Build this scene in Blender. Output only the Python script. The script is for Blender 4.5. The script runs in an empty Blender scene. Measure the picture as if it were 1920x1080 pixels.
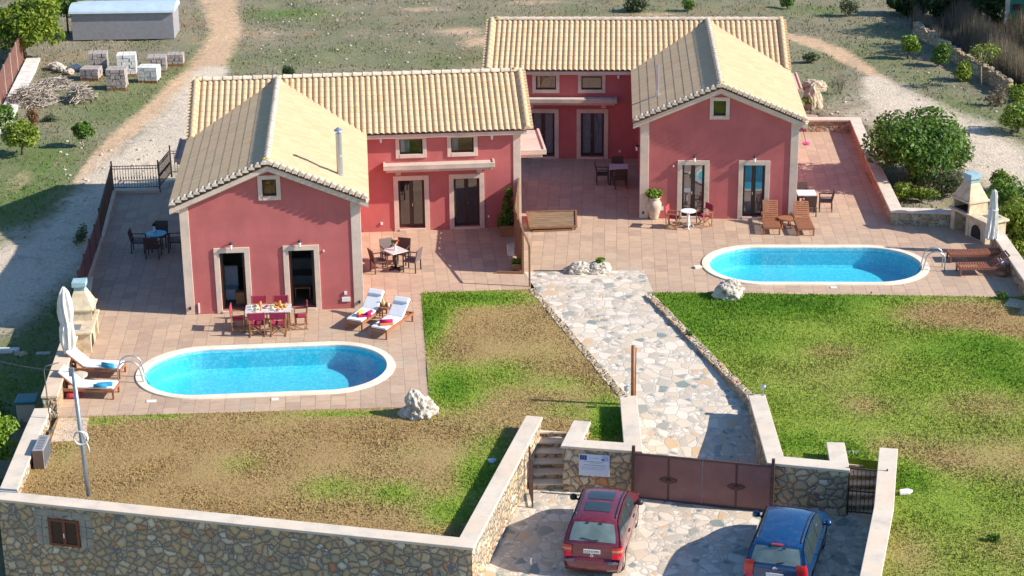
import bpy, bmesh, math, random
import numpy as np
from mathutils import Vector, Matrix, noise as mnoise
R = math.radians
random.seed(7); RNG = np.random.default_rng(11)
SC = bpy.context.scene
COL = SC.collection

# ------------------------------------------------------------------ camera, sky, sun, exposure
CAM_H, CAM_F, CAM_PITCH, CAM_ROLL = 24.648, 3619.99, 20.2, 0.645
cd = bpy.data.cameras.new('camera'); cam = bpy.data.objects.new('camera', cd); COL.objects.link(cam)
cd.sensor_width = 36.0; cd.lens = CAM_F / 1920 * 36; cd.clip_start = 1; cd.clip_end = 5000
cam.matrix_world = Matrix.Translation((0, 0, CAM_H)) @ Matrix.Rotation(R(90 - CAM_PITCH), 4, 'X') @ Matrix.Rotation(R(-CAM_ROLL), 4, 'Z')
SC.camera = cam
SUN_EL, SUN_AZ = R(32), R(10.0)           # azimuth measured from +x towards -y
SUNV = Vector((math.cos(SUN_EL) * math.cos(SUN_AZ), -math.cos(SUN_EL) * math.sin(SUN_AZ), math.sin(SUN_EL)))
w = bpy.data.worlds.new('World'); SC.world = w; w.use_nodes = True
nt = w.node_tree; nt.nodes.clear()
sky = nt.nodes.new('ShaderNodeTexSky'); sky.sky_type = 'NISHITA'; sky.sun_disc = False
sky.sun_elevation = SUN_EL; sky.sun_rotation = math.atan2(SUNV.x, SUNV.y)
sky.air_density = 1.0; sky.dust_density = 0.4; sky.ozone_density = 2.5
bg = nt.nodes.new('ShaderNodeBackground'); bg.inputs[1].default_value = 0.125
wo = nt.nodes.new('ShaderNodeOutputWorld')
hs = nt.nodes.new('ShaderNodeHueSaturation'); hs.inputs['Saturation'].default_value = 1.2; nt.links.new(sky.outputs[0], hs.inputs['Color']); nt.links.new(hs.outputs[0], bg.inputs[0]); nt.links.new(bg.outputs[0], wo.inputs[0])
sl = bpy.data.lights.new('sun', 'SUN'); sl.energy = 5.0; sl.angle = R(0.53); sl.color = (1.0, 0.94, 0.85)
so = bpy.data.objects.new('sun', sl); COL.objects.link(so); so.location = (60, -10, 60)
so.rotation_euler = SUNV.to_track_quat('Z', 'Y').to_euler()
vs = SC.view_settings; vs.view_transform = 'Standard'; vs.look = 'None'; vs.gamma = 1; vs.use_curve_mapping = False
vs.exposure = 0.58

# ------------------------------------------------------------------ survey helpers (photo measurements -> metres)
_t, _r = R(CAM_PITCH), R(CAM_ROLL)
def ray(px, py):
    X = px - 960; Y = 540 - py
    X, Y = X * math.cos(_r) + Y * math.sin(_r), -X * math.sin(_r) + Y * math.cos(_r)
    return Vector((X, CAM_F * math.cos(_t) + Y * math.sin(_t), -CAM_F * math.sin(_t) + Y * math.cos(_t)))
def G(px, py, z=0.0):
    d = ray(px, py); k = (z - CAM_H) / d.z
    return Vector((d.x * k, d.y * k, z))
FLOOR = -1.05
def ramp_z(y): return float(np.interp(y, [51.2, 52.6, 55.0, 57.2, 60.0, 66.0], [FLOOR, -.86, -.42, -.17, -.05, 0.0]))
def px2m(py): return math.hypot(G(960, py).y, CAM_H) / CAM_F     # metres per pixel (across) at that image row, on the ground

# ------------------------------------------------------------------ mesh helpers
class MB:
    def __init__(s): s.v = []; s.f = []; s.fm = None
    def add(s, vs, fs):
        o = len(s.v); s.v += [tuple(a) for a in vs]; s.f += [tuple(i + o for i in f) for f in fs]
    def box(s, c, d, rz=0.0, m=None):
        cx, cy, cz = c; x, y, z = d[0] / 2, d[1] / 2, d[2] / 2
        P = [(-x, -y, -z), (x, -y, -z), (x, y, -z), (-x, y, -z), (-x, -y, z), (x, -y, z), (x, y, z), (-x, y, z)]
        ca, sa = math.cos(rz), math.sin(rz)
        P = [Vector((a * ca - b * sa + cx, a * sa + b * ca + cy, h + cz)) for a, b, h in P]
        if m is not None: P = [m @ p for p in P]
        s.add(P, [(0, 3, 2, 1), (4, 5, 6, 7), (0, 1, 5, 4), (1, 2, 6, 5), (2, 3, 7, 6), (3, 0, 4, 7)])
    def bx(s, x0, x1, y0, y1, z0, z1): s.box(((x0 + x1) / 2, (y0 + y1) / 2, (z0 + z1) / 2), (abs(x1 - x0), abs(y1 - y0), abs(z1 - z0)))
    def bar(s, p, q, w, h=None, up=(0, 0, 1)):
        p, q = Vector(p), Vector(q); h = h or w; d = (q - p).normalized(); u = Vector(up)
        if abs(d.dot(u)) > 0.98: u = Vector((0, 1, 0))
        a = d.cross(u).normalized() * w / 2; b = a.cross(d).normalized() * h / 2
        s.add([p - a - b, p + a - b, p + a + b, p - a + b, q - a - b, q + a - b, q + a + b, q - a + b],
              [(0, 3, 2, 1), (4, 5, 6, 7), (0, 1, 5, 4), (1, 2, 6, 5), (2, 3, 7, 6), (3, 0, 4, 7)])
    def tube(s, pts, r, n=8, close=True):
        pts = [Vector(p) for p in pts]; rs = r if isinstance(r, (list, tuple)) else [r] * len(pts)
        V = []; F = []; prev = None
        for i, p in enumerate(pts):
            d = (pts[min(i + 1, len(pts) - 1)] - pts[max(i - 1, 0)]).normalized()
            if prev is None:
                a = d.cross(Vector((0, 0, 1)))
                if a.length < .1: a = d.cross(Vector((1, 0, 0)))
            else: a = prev - d * prev.dot(d)
            a.normalize(); prev = a; b = d.cross(a)
            for k in range(n):
                t = 2 * math.pi * k / n; V.append(p + (a * math.cos(t) + b * math.sin(t)) * rs[i])
        for i in range(len(pts) - 1):
            for k in range(n): F.append((i * n + k, i * n + (k + 1) % n, (i + 1) * n + (k + 1) % n, (i + 1) * n + k))
        if close: F += [tuple(reversed(range(n))), tuple(range((len(pts) - 1) * n, len(pts) * n))]
        s.add(V, F)
    def lathe(s, prof, n=20, c=(0, 0, 0), fn=None):
        V = []; F = []
        for i, (r, z) in enumerate(prof):
            for k in range(n):
                t = 2 * math.pi * k / n; rr = r * (fn(t, z) if fn else 1); V.append((c[0] + rr * math.cos(t), c[1] + rr * math.sin(t), c[2] + z))
        for i in range(len(prof) - 1):
            for k in range(n): F.append((i * n + k, i * n + (k + 1) % n, (i + 1) * n + (k + 1) % n, (i + 1) * n + k))
        F += [tuple(reversed(range(n))), tuple(range((len(prof) - 1) * n, len(prof) * n))]
        s.add(V, F)
    def prism(s, poly, z0, z1):
        n = len(poly); V = [(p[0], p[1], z0) for p in poly] + [(p[0], p[1], z1) for p in poly]
        F = [tuple(reversed(range(n))), tuple(range(n, 2 * n))] + [(i, (i + 1) % n, n + (i + 1) % n, n + i) for i in range(n)]
        s.add(V, F)
    def quad(s, a, b, c, d): s.add([a, b, c, d], [(0, 1, 2, 3)])
    def build(s, name, mat, parent=None, smooth=False, fix=True, bevel=0):
        me = bpy.data.meshes.new(name); me.from_pydata([tuple(v) for v in s.v], [], s.f)
        if fix:
            bm = bmesh.new(); bm.from_mesh(me); bmesh.ops.recalc_face_normals(bm, faces=bm.faces); bm.to_mesh(me); bm.free()
        if smooth: me.polygons.foreach_set('use_smooth', [True] * len(me.polygons))
        me.materials.append(mat); o = bpy.data.objects.new(name, me); COL.objects.link(o)
        if parent: o.parent = parent
        if bevel:
            b = o.modifiers.new('bevel', 'BEVEL'); b.width = bevel; b.segments = 2; b.limit_method = 'ANGLE'; b.angle_limit = R(40)
        return o
def np_mesh(name, V, F, mat, parent=None, attrs=None, smooth=False):
    """V (n,3), F (m,k) constant size faces"""
    me = bpy.data.meshes.new(name); V = np.asarray(V, np.float32); F = np.asarray(F, np.int32); k = F.shape[1]
    me.vertices.add(len(V)); me.vertices.foreach_set('co', V.ravel())
    me.loops.add(F.size); me.loops.foreach_set('vertex_index', F.ravel())
    me.polygons.add(len(F)); me.polygons.foreach_set('loop_start', np.arange(0, F.size, k, dtype=np.int32))
    me.polygons.foreach_set('loop_total', np.full(len(F), k, np.int32))
    me.polygons.foreach_set('use_smooth', np.full(len(F), bool(smooth)))
    me.update(calc_edges=True)
    for n, a in (attrs or {}).items():
        at = me.attributes.new(n, 'FLOAT', 'POINT'); at.data.foreach_set('value', np.asarray(a, np.float32))
    me.materials.append(mat); o = bpy.data.objects.new(name, me); COL.objects.link(o)
    if parent: o.parent = parent
    return o
def empty(name, loc=(0, 0, 0), rz=0.0):
    o = bpy.data.objects.new(name, None); COL.objects.link(o); o.location = loc; o.rotation_euler = (0, 0, rz); o.empty_display_size = .2
    return o
def tag(o, label=None, cat=None, group=None, kind=None):
    if label: o['label'] = label
    if cat: o['category'] = cat
    if group: o['group'] = group
    if kind: o['kind'] = kind
    return o
def thing(name, label, cat, loc=(0, 0, 0), rz=0.0, group=None): return tag(empty(name, loc, rz), label, cat, group)
def dup(root, loc, rz, label, group=None):
    r = root.copy(); COL.objects.link(r); r.location = loc; r.rotation_euler = (0, 0, rz); r['label'] = label
    if group: r['group'] = group
    for ch in list(root.children):
        c = ch.copy(); COL.objects.link(c); c.parent = r
        for g in list(ch.children):
            d = g.copy(); COL.objects.link(d); d.parent = c
    return r

# ------------------------------------------------------------------ material helpers
class NT:
    def __init__(s, name):
        s.m = bpy.data.materials.new(name); s.m.use_nodes = True; s.t = s.m.node_tree; s.t.nodes.clear()
        s.out = s.n('ShaderNodeOutputMaterial'); s.b = s.n('ShaderNodeBsdfPrincipled'); s.l(s.b.outputs[0], s.out.inputs[0])
    def n(s, typ, **kw):
        x = s.t.nodes.new(typ)
        for k, v in kw.items(): setattr(x, k, v)
        return x
    def l(s, a, b): s.t.links.new(a, b)
    def set(s, i, v):
        if hasattr(v, 'links') or isinstance(v, bpy.types.NodeSocket): s.l(v, i)
        else: i.default_value = v
    def coord(s, kind='Object'): return s.n('ShaderNodeTexCoord').outputs[kind]
    def pos(s): return s.n('ShaderNodeNewGeometry').outputs['Position']
    def attr(s, name): return s.n('ShaderNodeAttribute', attribute_name=name).outputs['Fac']
    def mapping(s, v, scale=(1, 1, 1), rot=(0, 0, 0), loc=(0, 0, 0)):
        x = s.n('ShaderNodeMapping'); s.l(v, x.inputs[0]); x.inputs['Scale'].default_value = scale; x.inputs['Rotation'].default_value = rot; x.inputs['Location'].default_value = loc
        return x.outputs[0]
    def noise(s, v, scale, detail=4, rough=.55, out=0, dist=0):
        x = s.n('ShaderNodeTexNoise'); s.l(v, x.inputs['Vector']); x.inputs['Scale'].default_value = scale; x.inputs['Detail'].default_value = detail; x.inputs['Roughness'].default_value = rough; x.inputs['Distortion'].default_value = dist
        return x.outputs[out]
    def voro(s, v, scale, feature='F1', out='Color', rand=1.0):
        x = s.n('ShaderNodeTexVoronoi', feature=feature); s.l(v, x.inputs['Vector']); x.inputs['Scale'].default_value = scale; x.inputs['Randomness'].default_value = rand
        return x.outputs[out]
    def ramp(s, f, stops, interp='LINEAR'):
        x = s.n('ShaderNodeValToRGB'); s.l(f, x.inputs[0]); r = x.color_ramp; r.interpolation = interp
        while len(r.elements) < len(stops): r.elements.new(.5)
        for e, (p, c) in zip(r.elements, stops): e.position = p; e.color = (*c, 1) if len(c) == 3 else c
        return x.outputs[0]
    def mix(s, f, a, b, mode='MIX'):
        x = s.n('ShaderNodeMix', data_type='RGBA', blend_type=mode)
        s.set(x.inputs[0], f)
        for i, v in ((6, a), (7, b)):
            if isinstance(v, tuple): v = (*v, 1) if len(v) == 3 else v
            s.set(x.inputs[i], v)
        return x.outputs[2]
    def math(s, op, a, b=0.0, c=None, clamp=False):
        x = s.n('ShaderNodeMath', operation=op, use_clamp=clamp); s.set(x.inputs[0], a); s.set(x.inputs[1], b)
        if c is not None: s.set(x.inputs[2], c)
        return x.outputs[0]
    def mrange(s, v, a, b, c=0.0, d=1.0):
        x = s.n('ShaderNodeMapRange'); s.l(v, x.inputs[0])
        for i, k in enumerate((a, b, c, d)): x.inputs[i + 1].default_value = k
        return x.outputs[0]
    def sep(s, v, i): x = s.n('ShaderNodeSeparateXYZ'); s.l(v, x.inputs[0]); return x.outputs[i]
    def bump(s, h, strength=.3, dist=.02):
        x = s.n('ShaderNodeBump'); x.inputs['Strength'].default_value = strength; x.inputs['Distance'].default_value = dist; s.l(h, x.inputs['Height']); s.l(x.outputs[0], s.b.inputs['Normal']); return x
    def col(s, c): s.set(s.b.inputs['Base Color'], (*c, 1) if isinstance(c, tuple) and len(c) == 3 else c)
    def rough(s, r): s.set(s.b.inputs['Roughness'], r)
    def val(s, k, v): s.b.inputs[k].default_value = v
def plain(name, c, rough=.6, var=.18, scale=6, bump=0, metal=0, coat=0, spec=.5, dirt=None):
    m = NT(name); v = m.coord()
    n = m.noise(v, scale, 5)
    a = tuple(x * (1 - var) for x in c); b = tuple(min(1, x * (1 + var)) for x in c)
    cc = m.ramp(n, [(.3, a), (.7, b)])
    if dirt: cc = m.mix(m.mrange(m.noise(v, dirt[1], 6), .5, .72, 0, dirt[2]), cc, dirt[0])
    m.col(cc); m.rough(rough); m.val('Metallic', metal); m.val('Specular IOR Level', spec)
    if coat: m.val('Coat Weight', coat); m.val('Coat Roughness', .05)
    if bump: m.bump(m.noise(v, scale * 6, 4), bump, .01)
    return m.m

def m_terrace(name, rz, ox, oy):
    m = NT(name); p0 = m.mapping(m.pos(), loc=(ox, oy, 0), rot=(0, 0, rz)); dv = m.n('ShaderNodeVectorMath', operation='MULTIPLY_ADD'); m.l(m.noise(p0, 1.7, 3, out=1), dv.inputs[0]); dv.inputs[1].default_value = (.07, .07, 0); m.l(p0, dv.inputs[2]); p = dv.outputs[0]
    def brick(c1, c2, mo):
        x = m.n('ShaderNodeTexBrick', offset=.5, offset_frequency=2, squash=1.0)
        m.l(m.mapping(p, rot=(0, 0, R(90))), x.inputs['Vector']); x.inputs['Color1'].default_value = (*c1, 1); x.inputs['Color2'].default_value = (*c2, 1); x.inputs['Mortar'].default_value = (*mo, 1)
        x.inputs['Scale'].default_value = 1; x.inputs['Brick Width'].default_value = .70; x.inputs['Row Height'].default_value = .48; x.inputs['Mortar Size'].default_value = .016; x.inputs['Mortar Smooth'].default_value = .4; x.inputs['Bias'].default_value = 0
        return x
    b = brick((.74, .535, .385), (.51, .365, .285), (.40, .29, .23))
    c = m.mix(m.mrange(m.noise(p, .35, 3), .42, .62), b.outputs[0], (.64, .48, .36), 'MIX')
    c = m.mix(.6, b.outputs[0], c)
    st = m.mapping(p, scale=(2.2, 9, 1)); c = m.mix(m.mrange(m.noise(st, 1.2, 6, .7), .40, .72, 0, .6), c, (.45, .31, .25))
    c = m.mix(m.mrange(m.noise(p, 1.1, 6, .65), .55, .75, 0, .3), c, (.72, .57, .44))
    c = m.mix(m.math('MULTIPLY', b.outputs[1], m.mrange(m.noise(p, .9, 4), .35, .65, .12, .5)), c, (.32, .23, .19))
    # sparse inlaid diamond motifs
    q = m.mapping(p, scale=(1 / 2.6, 1 / 3.12, 1), loc=(.1, .25, 0)); fx = m.math('SUBTRACT', m.math('FRACT', m.sep(q, 0)), .5); fy = m.math('SUBTRACT', m.math('FRACT', m.sep(q, 1)), .5)
    d = m.math('ADD', m.math('MULTIPLY', m.math('ABSOLUTE', fx), 2.6), m.math('MULTIPLY', m.math('ABSOLUTE', fy), 3.12))
    x = m.n('ShaderNodeTexWhiteNoise', noise_dimensions='2D'); fl = m.n('ShaderNodeVectorMath', operation='FLOOR'); m.l(q, fl.inputs[0]); m.l(fl.outputs[0], x.inputs['Vector'])
    on = m.math('GREATER_THAN', x.outputs[0], .62)
    ringm = m.math('MULTIPLY', m.math('LESS_THAN', d, .42), m.math('GREATER_THAN', m.math('ABSOLUTE', m.math('SUBTRACT', d, .27)), .05))
    c = m.mix(m.math('MULTIPLY', m.math('MULTIPLY', on, ringm), .55), c, (.50, .47, .40))
    c = m.mix(m.mrange(m.noise(p, 2.6, 7, .75), .48, .7, 0, .65), c, (.62, .54, .44)); c = m.mix(m.mrange(m.noise(m.mapping(p, scale=(1.3, 4, 1)), 3.1, 7, .75), .52, .72, 0, .7), c, (.38, .285, .235))
    c = m.mix(1.0, c, (.85, .80, .72), 'MULTIPLY')
    m.col(c); m.rough(.72); m.val('Specular IOR Level', .35)
    h = m.math('SUBTRACT', m.math('MULTIPLY', m.noise(st, 3, 5), .5), b.outputs[1]); m.bump(h, .35, .012)
    return m.m
def m_crazy(name, bright=1.0):
    m = NT(name); p = m.pos()
    dv = m.n('ShaderNodeVectorMath', operation='MULTIPLY_ADD'); m.l(m.noise(p, 2.2, 2, out=1), dv.inputs[0]); dv.inputs[1].default_value = (.22, .22, 0); m.l(p, dv.inputs[2])
    q = m.mapping(dv.outputs[0], scale=(1, .85, .001))
    cellA = m.voro(q, 2.6); edA = m.voro(q, 2.6, 'DISTANCE_TO_EDGE', 'Distance')
    cellB = m.voro(q, 5.0); edB = m.voro(q, 5.0, 'DISTANCE_TO_EDGE', 'Distance')
    sA = m.sep(cellA, 0); big = m.math('GREATER_THAN', m.sep(cellA, 1), .45)
    hue = m.mix(big, cellB, cellA); ed = m.math('MULTIPLY_ADD', m.math('SUBTRACT', m.math('MULTIPLY', edA, .385), m.math('MULTIPLY', edB, .2)), big, m.math('MULTIPLY', edB, .2))
    ed = m.math('MINIMUM', ed, m.math('MULTIPLY', edA, .385))
    k = bright
    c = m.ramp(m.sep(hue, 0), [(0, (.66 * k, .55 * k, .42 * k)), (.2, (.72 * k, .63 * k, .51 * k)), (.4, (.60 * k, .48 * k, .35 * k)), (.56, (.69 * k, .58 * k, .46 * k)), (.70, (.33, .33, .27)), (.79, (.22, .26, .235)), (.86, (.50, .43, .34)), (.95, (.62, .42, .24))], 'CONSTANT')
    c = m.mix(m.mrange(m.noise(p, 5, 6, .7), .4, .75, 0, .3), c, (.56, .47, .38))
    c = m.mix(m.mrange(m.noise(p, .3, 3), .48, .68, 0, .18), c, (.44, .39, .33))
    gr = m.mrange(ed, .008, .022, 1, 0)
    c = m.mix(m.math('MULTIPLY', gr, .85), c, (.50, .44, .37)); m.col(c); m.rough(.7); m.val('Specular IOR Level', .35)
    m.bump(m.math('ADD', m.mrange(ed, .0, .03), m.math('MULTIPLY', m.noise(p, 9, 5), .4)), .5, .012)
    return m.m
def m_stone(name, scale=3.5, mortar=(.135, .13, .135), warm=1.0, thick=.055, gain=1.0):
    m = NT(name); p = m.pos()
    dv = m.n('ShaderNodeVectorMath', operation='MULTIPLY_ADD'); m.l(m.noise(p, 4, 2, out=1), dv.inputs[0]); dv.inputs[1].default_value = (.16, .16, .16); m.l(p, dv.inputs[2])
    q = m.mapping(dv.outputs[0], scale=(1, 1, 1.12))
    cell = m.voro(q, scale); ed = m.voro(q, scale, 'DISTANCE_TO_EDGE', 'Distance')
    w = warm
    c = m.ramp(m.sep(cell, 0), [(0, (.36, .29, .20)), (.16, (.44 * w, .36, .25)), (.32, (.33, .29, .22)), (.46, (.50, .44, .34)), (.60, (.40, .31, .19)), (.72, (.29, .25, .20)), (.82, (.46, .33, .21)), (.9, (.55, .52, .46)), (.965, (.42, .20, .10))], 'CONSTANT')
    c = m.mix(1.0, c, (gain * 1.12, gain, gain * .82), 'MULTIPLY')
    c = m.mix(m.mrange(m.noise(p, 14, 6, .7), .3, .75, 0, .45), c, tuple(a * gain for a in (.24, .20, .155)))
    c = m.mix(m.mrange(m.noise(p, .6, 4), .5, .7, 0, .3), c, tuple(a * gain for a in (.26, .235, .19)))
    gr = m.mrange(ed, thick * .7, thick * 1.4, 1, 0)
    c = m.mix(gr, c, m.mix(m.noise(p, 8, 4), tuple(x * .7 for x in mortar), tuple(x * 1.4 for x in mortar))); m.col(c); m.rough(.85); m.val('Specular IOR Level', .25)
    h = m.math('ADD', m.math('MULTIPLY', m.mrange(ed, .02, .22), 1.0), m.math('MULTIPLY', m.noise(p, 16, 5), .22)); m.bump(h, .9, .06)
    return m.m
def m_cap(name, c=(.66, .56, .45)):
    m = NT(name); p = m.pos()
    n = m.noise(p, 1.6, 7, .65); cc = m.ramp(n, [(.28, tuple(x * .78 for x in c)), (.5, c), (.72, tuple(min(1, x * 1.14) for x in c))])
    cc = m.mix(m.mrange(m.noise(p, 7, 7, .75), .56, .74, 0, .4), cc, (.38, .31, .23))
    cc = m.mix(m.mrange(m.noise(p, .8, 3), .5, .66, 0, .3), cc, (.68, .45, .27))
    m.col(cc); m.rough(.8); m.val('Specular IOR Level', .3); m.bump(m.noise(p, 22, 5), .3, .01); return m.m
def m_plaster(name, c):
    m = NT(name); v = m.coord()
    n = m.noise(v, .9, 6, .6); cc = m.ramp(n, [(.3, tuple(x * .84 for x in c)), (.7, tuple(x * 1.13 for x in c))])
    st = m.mapping(v, scale=(3.2, 3.2, .22)); cc = m.mix(m.mrange(m.noise(st, 1.6, 5, .65), .48, .76, 0, .34), cc, tuple(x * .72 + .03 for x in c))
    z = m.sep(v, 2); cc = m.mix(m.math('MULTIPLY', m.mrange(z, 0.0, .5, 1, 0), m.mrange(m.noise(v, 3, 5), .4, .65, 0, .35)), cc, (.36, .19, .16))
    m.col(cc); m.rough(.88); m.val('Specular IOR Level', .2); m.bump(m.noise(v, 40, 4), .18, .006); return m.m
def m_rooftile(name, c=(.61, .425, .25)):
    m = NT(name); uv = m.n('ShaderNodeUVMap').outputs[0]
    fl = m.n('ShaderNodeVectorMath', operation='FLOOR'); m.l(uv, fl.inputs[0]); x = m.n('ShaderNodeTexWhiteNoise', noise_dimensions='2D'); m.l(fl.outputs[0], x.inputs['Vector'])
    v = m.coord()
    cc = m.ramp(x.outputs[0], [(0, tuple(a * .92 for a in c)), (.5, c), (.85, tuple(min(1, a * 1.06) for a in c)), (1, (c[0] * .96, c[1] * .9, c[2] * .82))])
    cc = m.mix(m.mrange(m.noise(v, 1.5, 6, .7), .48, .75, 0, .35), cc, (.50, .37, .24))
    cc = m.mix(m.mrange(m.noise(v, 9, 5, .7), .6, .75, 0, .35), cc, (.40, .30, .20))
    m.col(cc); m.rough(.75); m.val('Specular IOR Level', .3); m.bump(m.noise(v, 30, 4), .2, .006); return m.m
def m_ground(name):
    m = NT(name); p = m.pos(); tr, orr, gn = m.attr('track'), m.attr('orange'), m.attr('green')
    n1 = m.noise(p, .35, 6, .62); n2 = m.noise(p, 2.6, 7, .72); n3 = m.noise(p, 9, 5, .7)
    dry = m.ramp(n2, [(.3, (.225, .165, .12)), (.46, (.33, .26, .195)), (.6, (.28, .25, .175)), (.76, (.42, .34, .26))])
    dry = m.mix(m.mrange(n1, .46, .58, 0, .6), dry, (.215, .195, .135))
    dry = m.mix(m.mrange(m.noise(p, .8, 6, .7), .55, .66, 0, .6), dry, (.42, .27, .18))
    dry = m.mix(m.mrange(m.noise(p, 3.5, 6, .7), .55, .68, 0, .6), dry, (.13, .125, .085)); dry = m.mix(m.mrange(m.noise(p, 6, 6, .75), .58, .7, 0, .5), dry, (.50, .43, .34))
    dry = m.mix(m.mrange(m.noise(p, .22, 5, .65), .5, .62, 0, .6), dry, m.mix(n2, (.13, .14, .07), (.27, .25, .14))); dry = m.mix(m.mrange(m.noise(m.mapping(p, loc=(31, 7, 0)), .3, 5, .65), .55, .66, 0, .7), dry, m.mix(n2, (.28, .17, .10), (.44, .30, .20)))
    c = m.mix(m.math('MULTIPLY', gn, m.mrange(n2, .3, .5), clamp=True), dry, m.ramp(n3, [(.3, (.065, .12, .025)), (.7, (.16, .24, .055))]))
    ora = m.ramp(n2, [(.3, (.50, .32, .19)), (.7, (.68, .48, .31))])
    f = m.mrange(m.math('ADD', orr, m.math('MULTIPLY', m.math('SUBTRACT', n2, .5), 1.3)), .25, .75); c = m.mix(f, c, ora)
    gra = m.ramp(n3, [(.28, (.43, .345, .25)), (.5, (.65, .535, .41)), (.75, (.77, .665, .53))])
    gra = m.mix(m.mrange(m.noise(p, 1.3, 6, .7), .54, .68, 0, .6), gra, (.32, .27, .20))
    f = m.mrange(m.math('ADD', tr, m.math('ADD', m.math('MULTIPLY', m.math('SUBTRACT', n2, .5), 1.1), m.math('MULTIPLY', m.math('SUBTRACT', n1, .5), .9))), .25, .75); c = m.mix(f, c, gra)
    m.col(c); m.rough(.95); m.val('Specular IOR Level', .1); m.bump(m.math('ADD', n3, n2), .8, .08); return m.m
def m_lawn(name, fine=True):
    m = NT(name); p = m.pos(); g = m.attr('green')
    n2 = m.noise(p, 2.3, 7, .7); n3 = m.noise(p, 13, 5, .75)
    f = m.math('ADD', g, m.math('MULTIPLY', m.math('SUBTRACT', n2, .5), .26), clamp=True)
    c = m.ramp(f, [(.0, (.37, .225, .10)), (.25, (.42, .295, .125)), (.42, (.36, .33, .095)), (.58, (.27, .355, .05)), (.78, (.165, .29, .026)), (1, (.092, .218, .014))])
    c = m.mix(m.mrange(n3, .32, .55, .36, 0), c, m.mix(.5, c, (.15, .13, .05)))
    c = m.mix(m.mrange(n3, .6, .78, 0, .4), c, (.46, .39, .19))
    m.col(c); m.rough(.9); m.val('Specular IOR Level', .12); m.bump(n3, .9, .05); return m.m
def m_leaf(name, dark, light, spec=.35, rough=.5):
    m = NT(name); v = m.coord(); g = m.n('ShaderNodeNewGeometry')
    n = m.noise(v, 2.2, 4); r = m.attr('tone')
    c = m.mix(m.math('ADD', m.math('MULTIPLY', r, .7), m.math('MULTIPLY', m.math('SUBTRACT', n, .5), .9), clamp=True), dark, light)
    m.col(c); m.rough(rough); m.val('Specular IOR Level', spec)
    t = m.n('ShaderNodeBsdfTranslucent'); m.l(m.mix(.5, c, (.25, .32, .04)), t.inputs[0]); x = m.n('ShaderNodeMixShader'); x.inputs[0].default_value = .28
    m.l(m.b.outputs[0], x.inputs[1]); m.l(t.outputs[0], x.inputs[2]); m.l(x.outputs[0], m.out.inputs[0]); return m.m
def m_glass(name, tint=(.55, .62, .66), refl=.2):
    m = NT(name); t = m.n('ShaderNodeBsdfTransparent'); t.inputs[0].default_value = (*tint, 1); g = m.n('ShaderNodeBsdfGlossy'); g.inputs['Roughness'].default_value = .015
    lw = m.n('ShaderNodeLayerWeight'); f = m.math('ADD', m.math('MULTIPLY', m.math('POWER', lw.outputs['Facing'], 5.0), .8), refl, clamp=True)
    nb = m.n('ShaderNodeBump'); nb.inputs['Strength'].default_value = .05; nb.inputs['Distance'].default_value = .01; m.l(m.noise(m.coord(), 1.5, 2), nb.inputs['Height']); m.l(nb.outputs[0], g.inputs['Normal'])
    x = m.n('ShaderNodeMixShader'); m.l(f, x.inputs[0]); m.l(t.outputs[0], x.inputs[1]); m.l(g.outputs[0], x.inputs[2]); m.l(x.outputs[0], m.out.inputs[0]); return m.m
def m_water(name):
    m = NT(name); p = m.pos(); t = m.n('ShaderNodeBsdfTransparent'); t.inputs[0].default_value = (.50, .95, .98, 1); g = m.n('ShaderNodeBsdfGlossy'); g.inputs['Roughness'].default_value = .03
    nb = m.n('ShaderNodeBump'); nb.inputs['Strength'].default_value = .35; nb.inputs['Distance'].default_value = .03; m.l(m.noise(p, 5.5, 3, .5, dist=.6), nb.inputs['Height']); m.l(nb.outputs[0], g.inputs['Normal'])
    lw = m.n('ShaderNodeLayerWeight'); m.l(nb.outputs[0], lw.inputs['Normal']); fz = m.math('MULTIPLY_ADD', m.math('POWER', lw.outputs['Facing'], 5.0), .9, .02)
    x = m.n('ShaderNodeMixShader'); m.l(fz, x.inputs[0]); m.l(t.outputs[0], x.inputs[1]); m.l(g.outputs[0], x.inputs[2]); m.l(x.outputs[0], m.out.inputs[0]); return m.m
def m_caustic_mosaic(name):
    m = NT(name); p = m.pos(); v = m.voro(p, 14, 'F1', 'Color', 1.0); k = m.noise(p, 4.5, 4, .6, dist=1.2)
    c = m.ramp(m.sep(v, 0), [(0, (.13, .50, .64)), (.4, (.18, .57, .69)), (.7, (.26, .66, .76)), (.9, (.48, .78, .84))])  # the pale chips also paint the caustic sparkle of the sunlit water
    c = m.mix(.5, c, (.17, .57, .69)); m.col(c); m.rough(.4); return m.m
def m_wood(name, c, rough=.55):
    m = NT(name); v = m.mapping(m.coord(), scale=(6, 6, 6)); n = m.noise(v, 1.5, 6, .6, dist=.8)
    m.col(m.ramp(n, [(.3, tuple(x * .72 for x in c)), (.7, tuple(x * 1.2 for x in c))])); m.rough(rough); return m.m
def m_reed(name, c, axis, fq=55):
    m = NT(name); sc = [2, 2, 2]; sc[axis] = fq; v = m.mapping(m.coord(), scale=tuple(sc)); n = m.noise(v, 1, 3, .6)
    m.col(m.ramp(n, [(.3, tuple(x * .5 for x in c)), (.55, c), (.75, tuple(min(1, x * 1.4) for x in c))])); m.rough(.85); m.bump(n, .6, .02); return m.m

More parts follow.
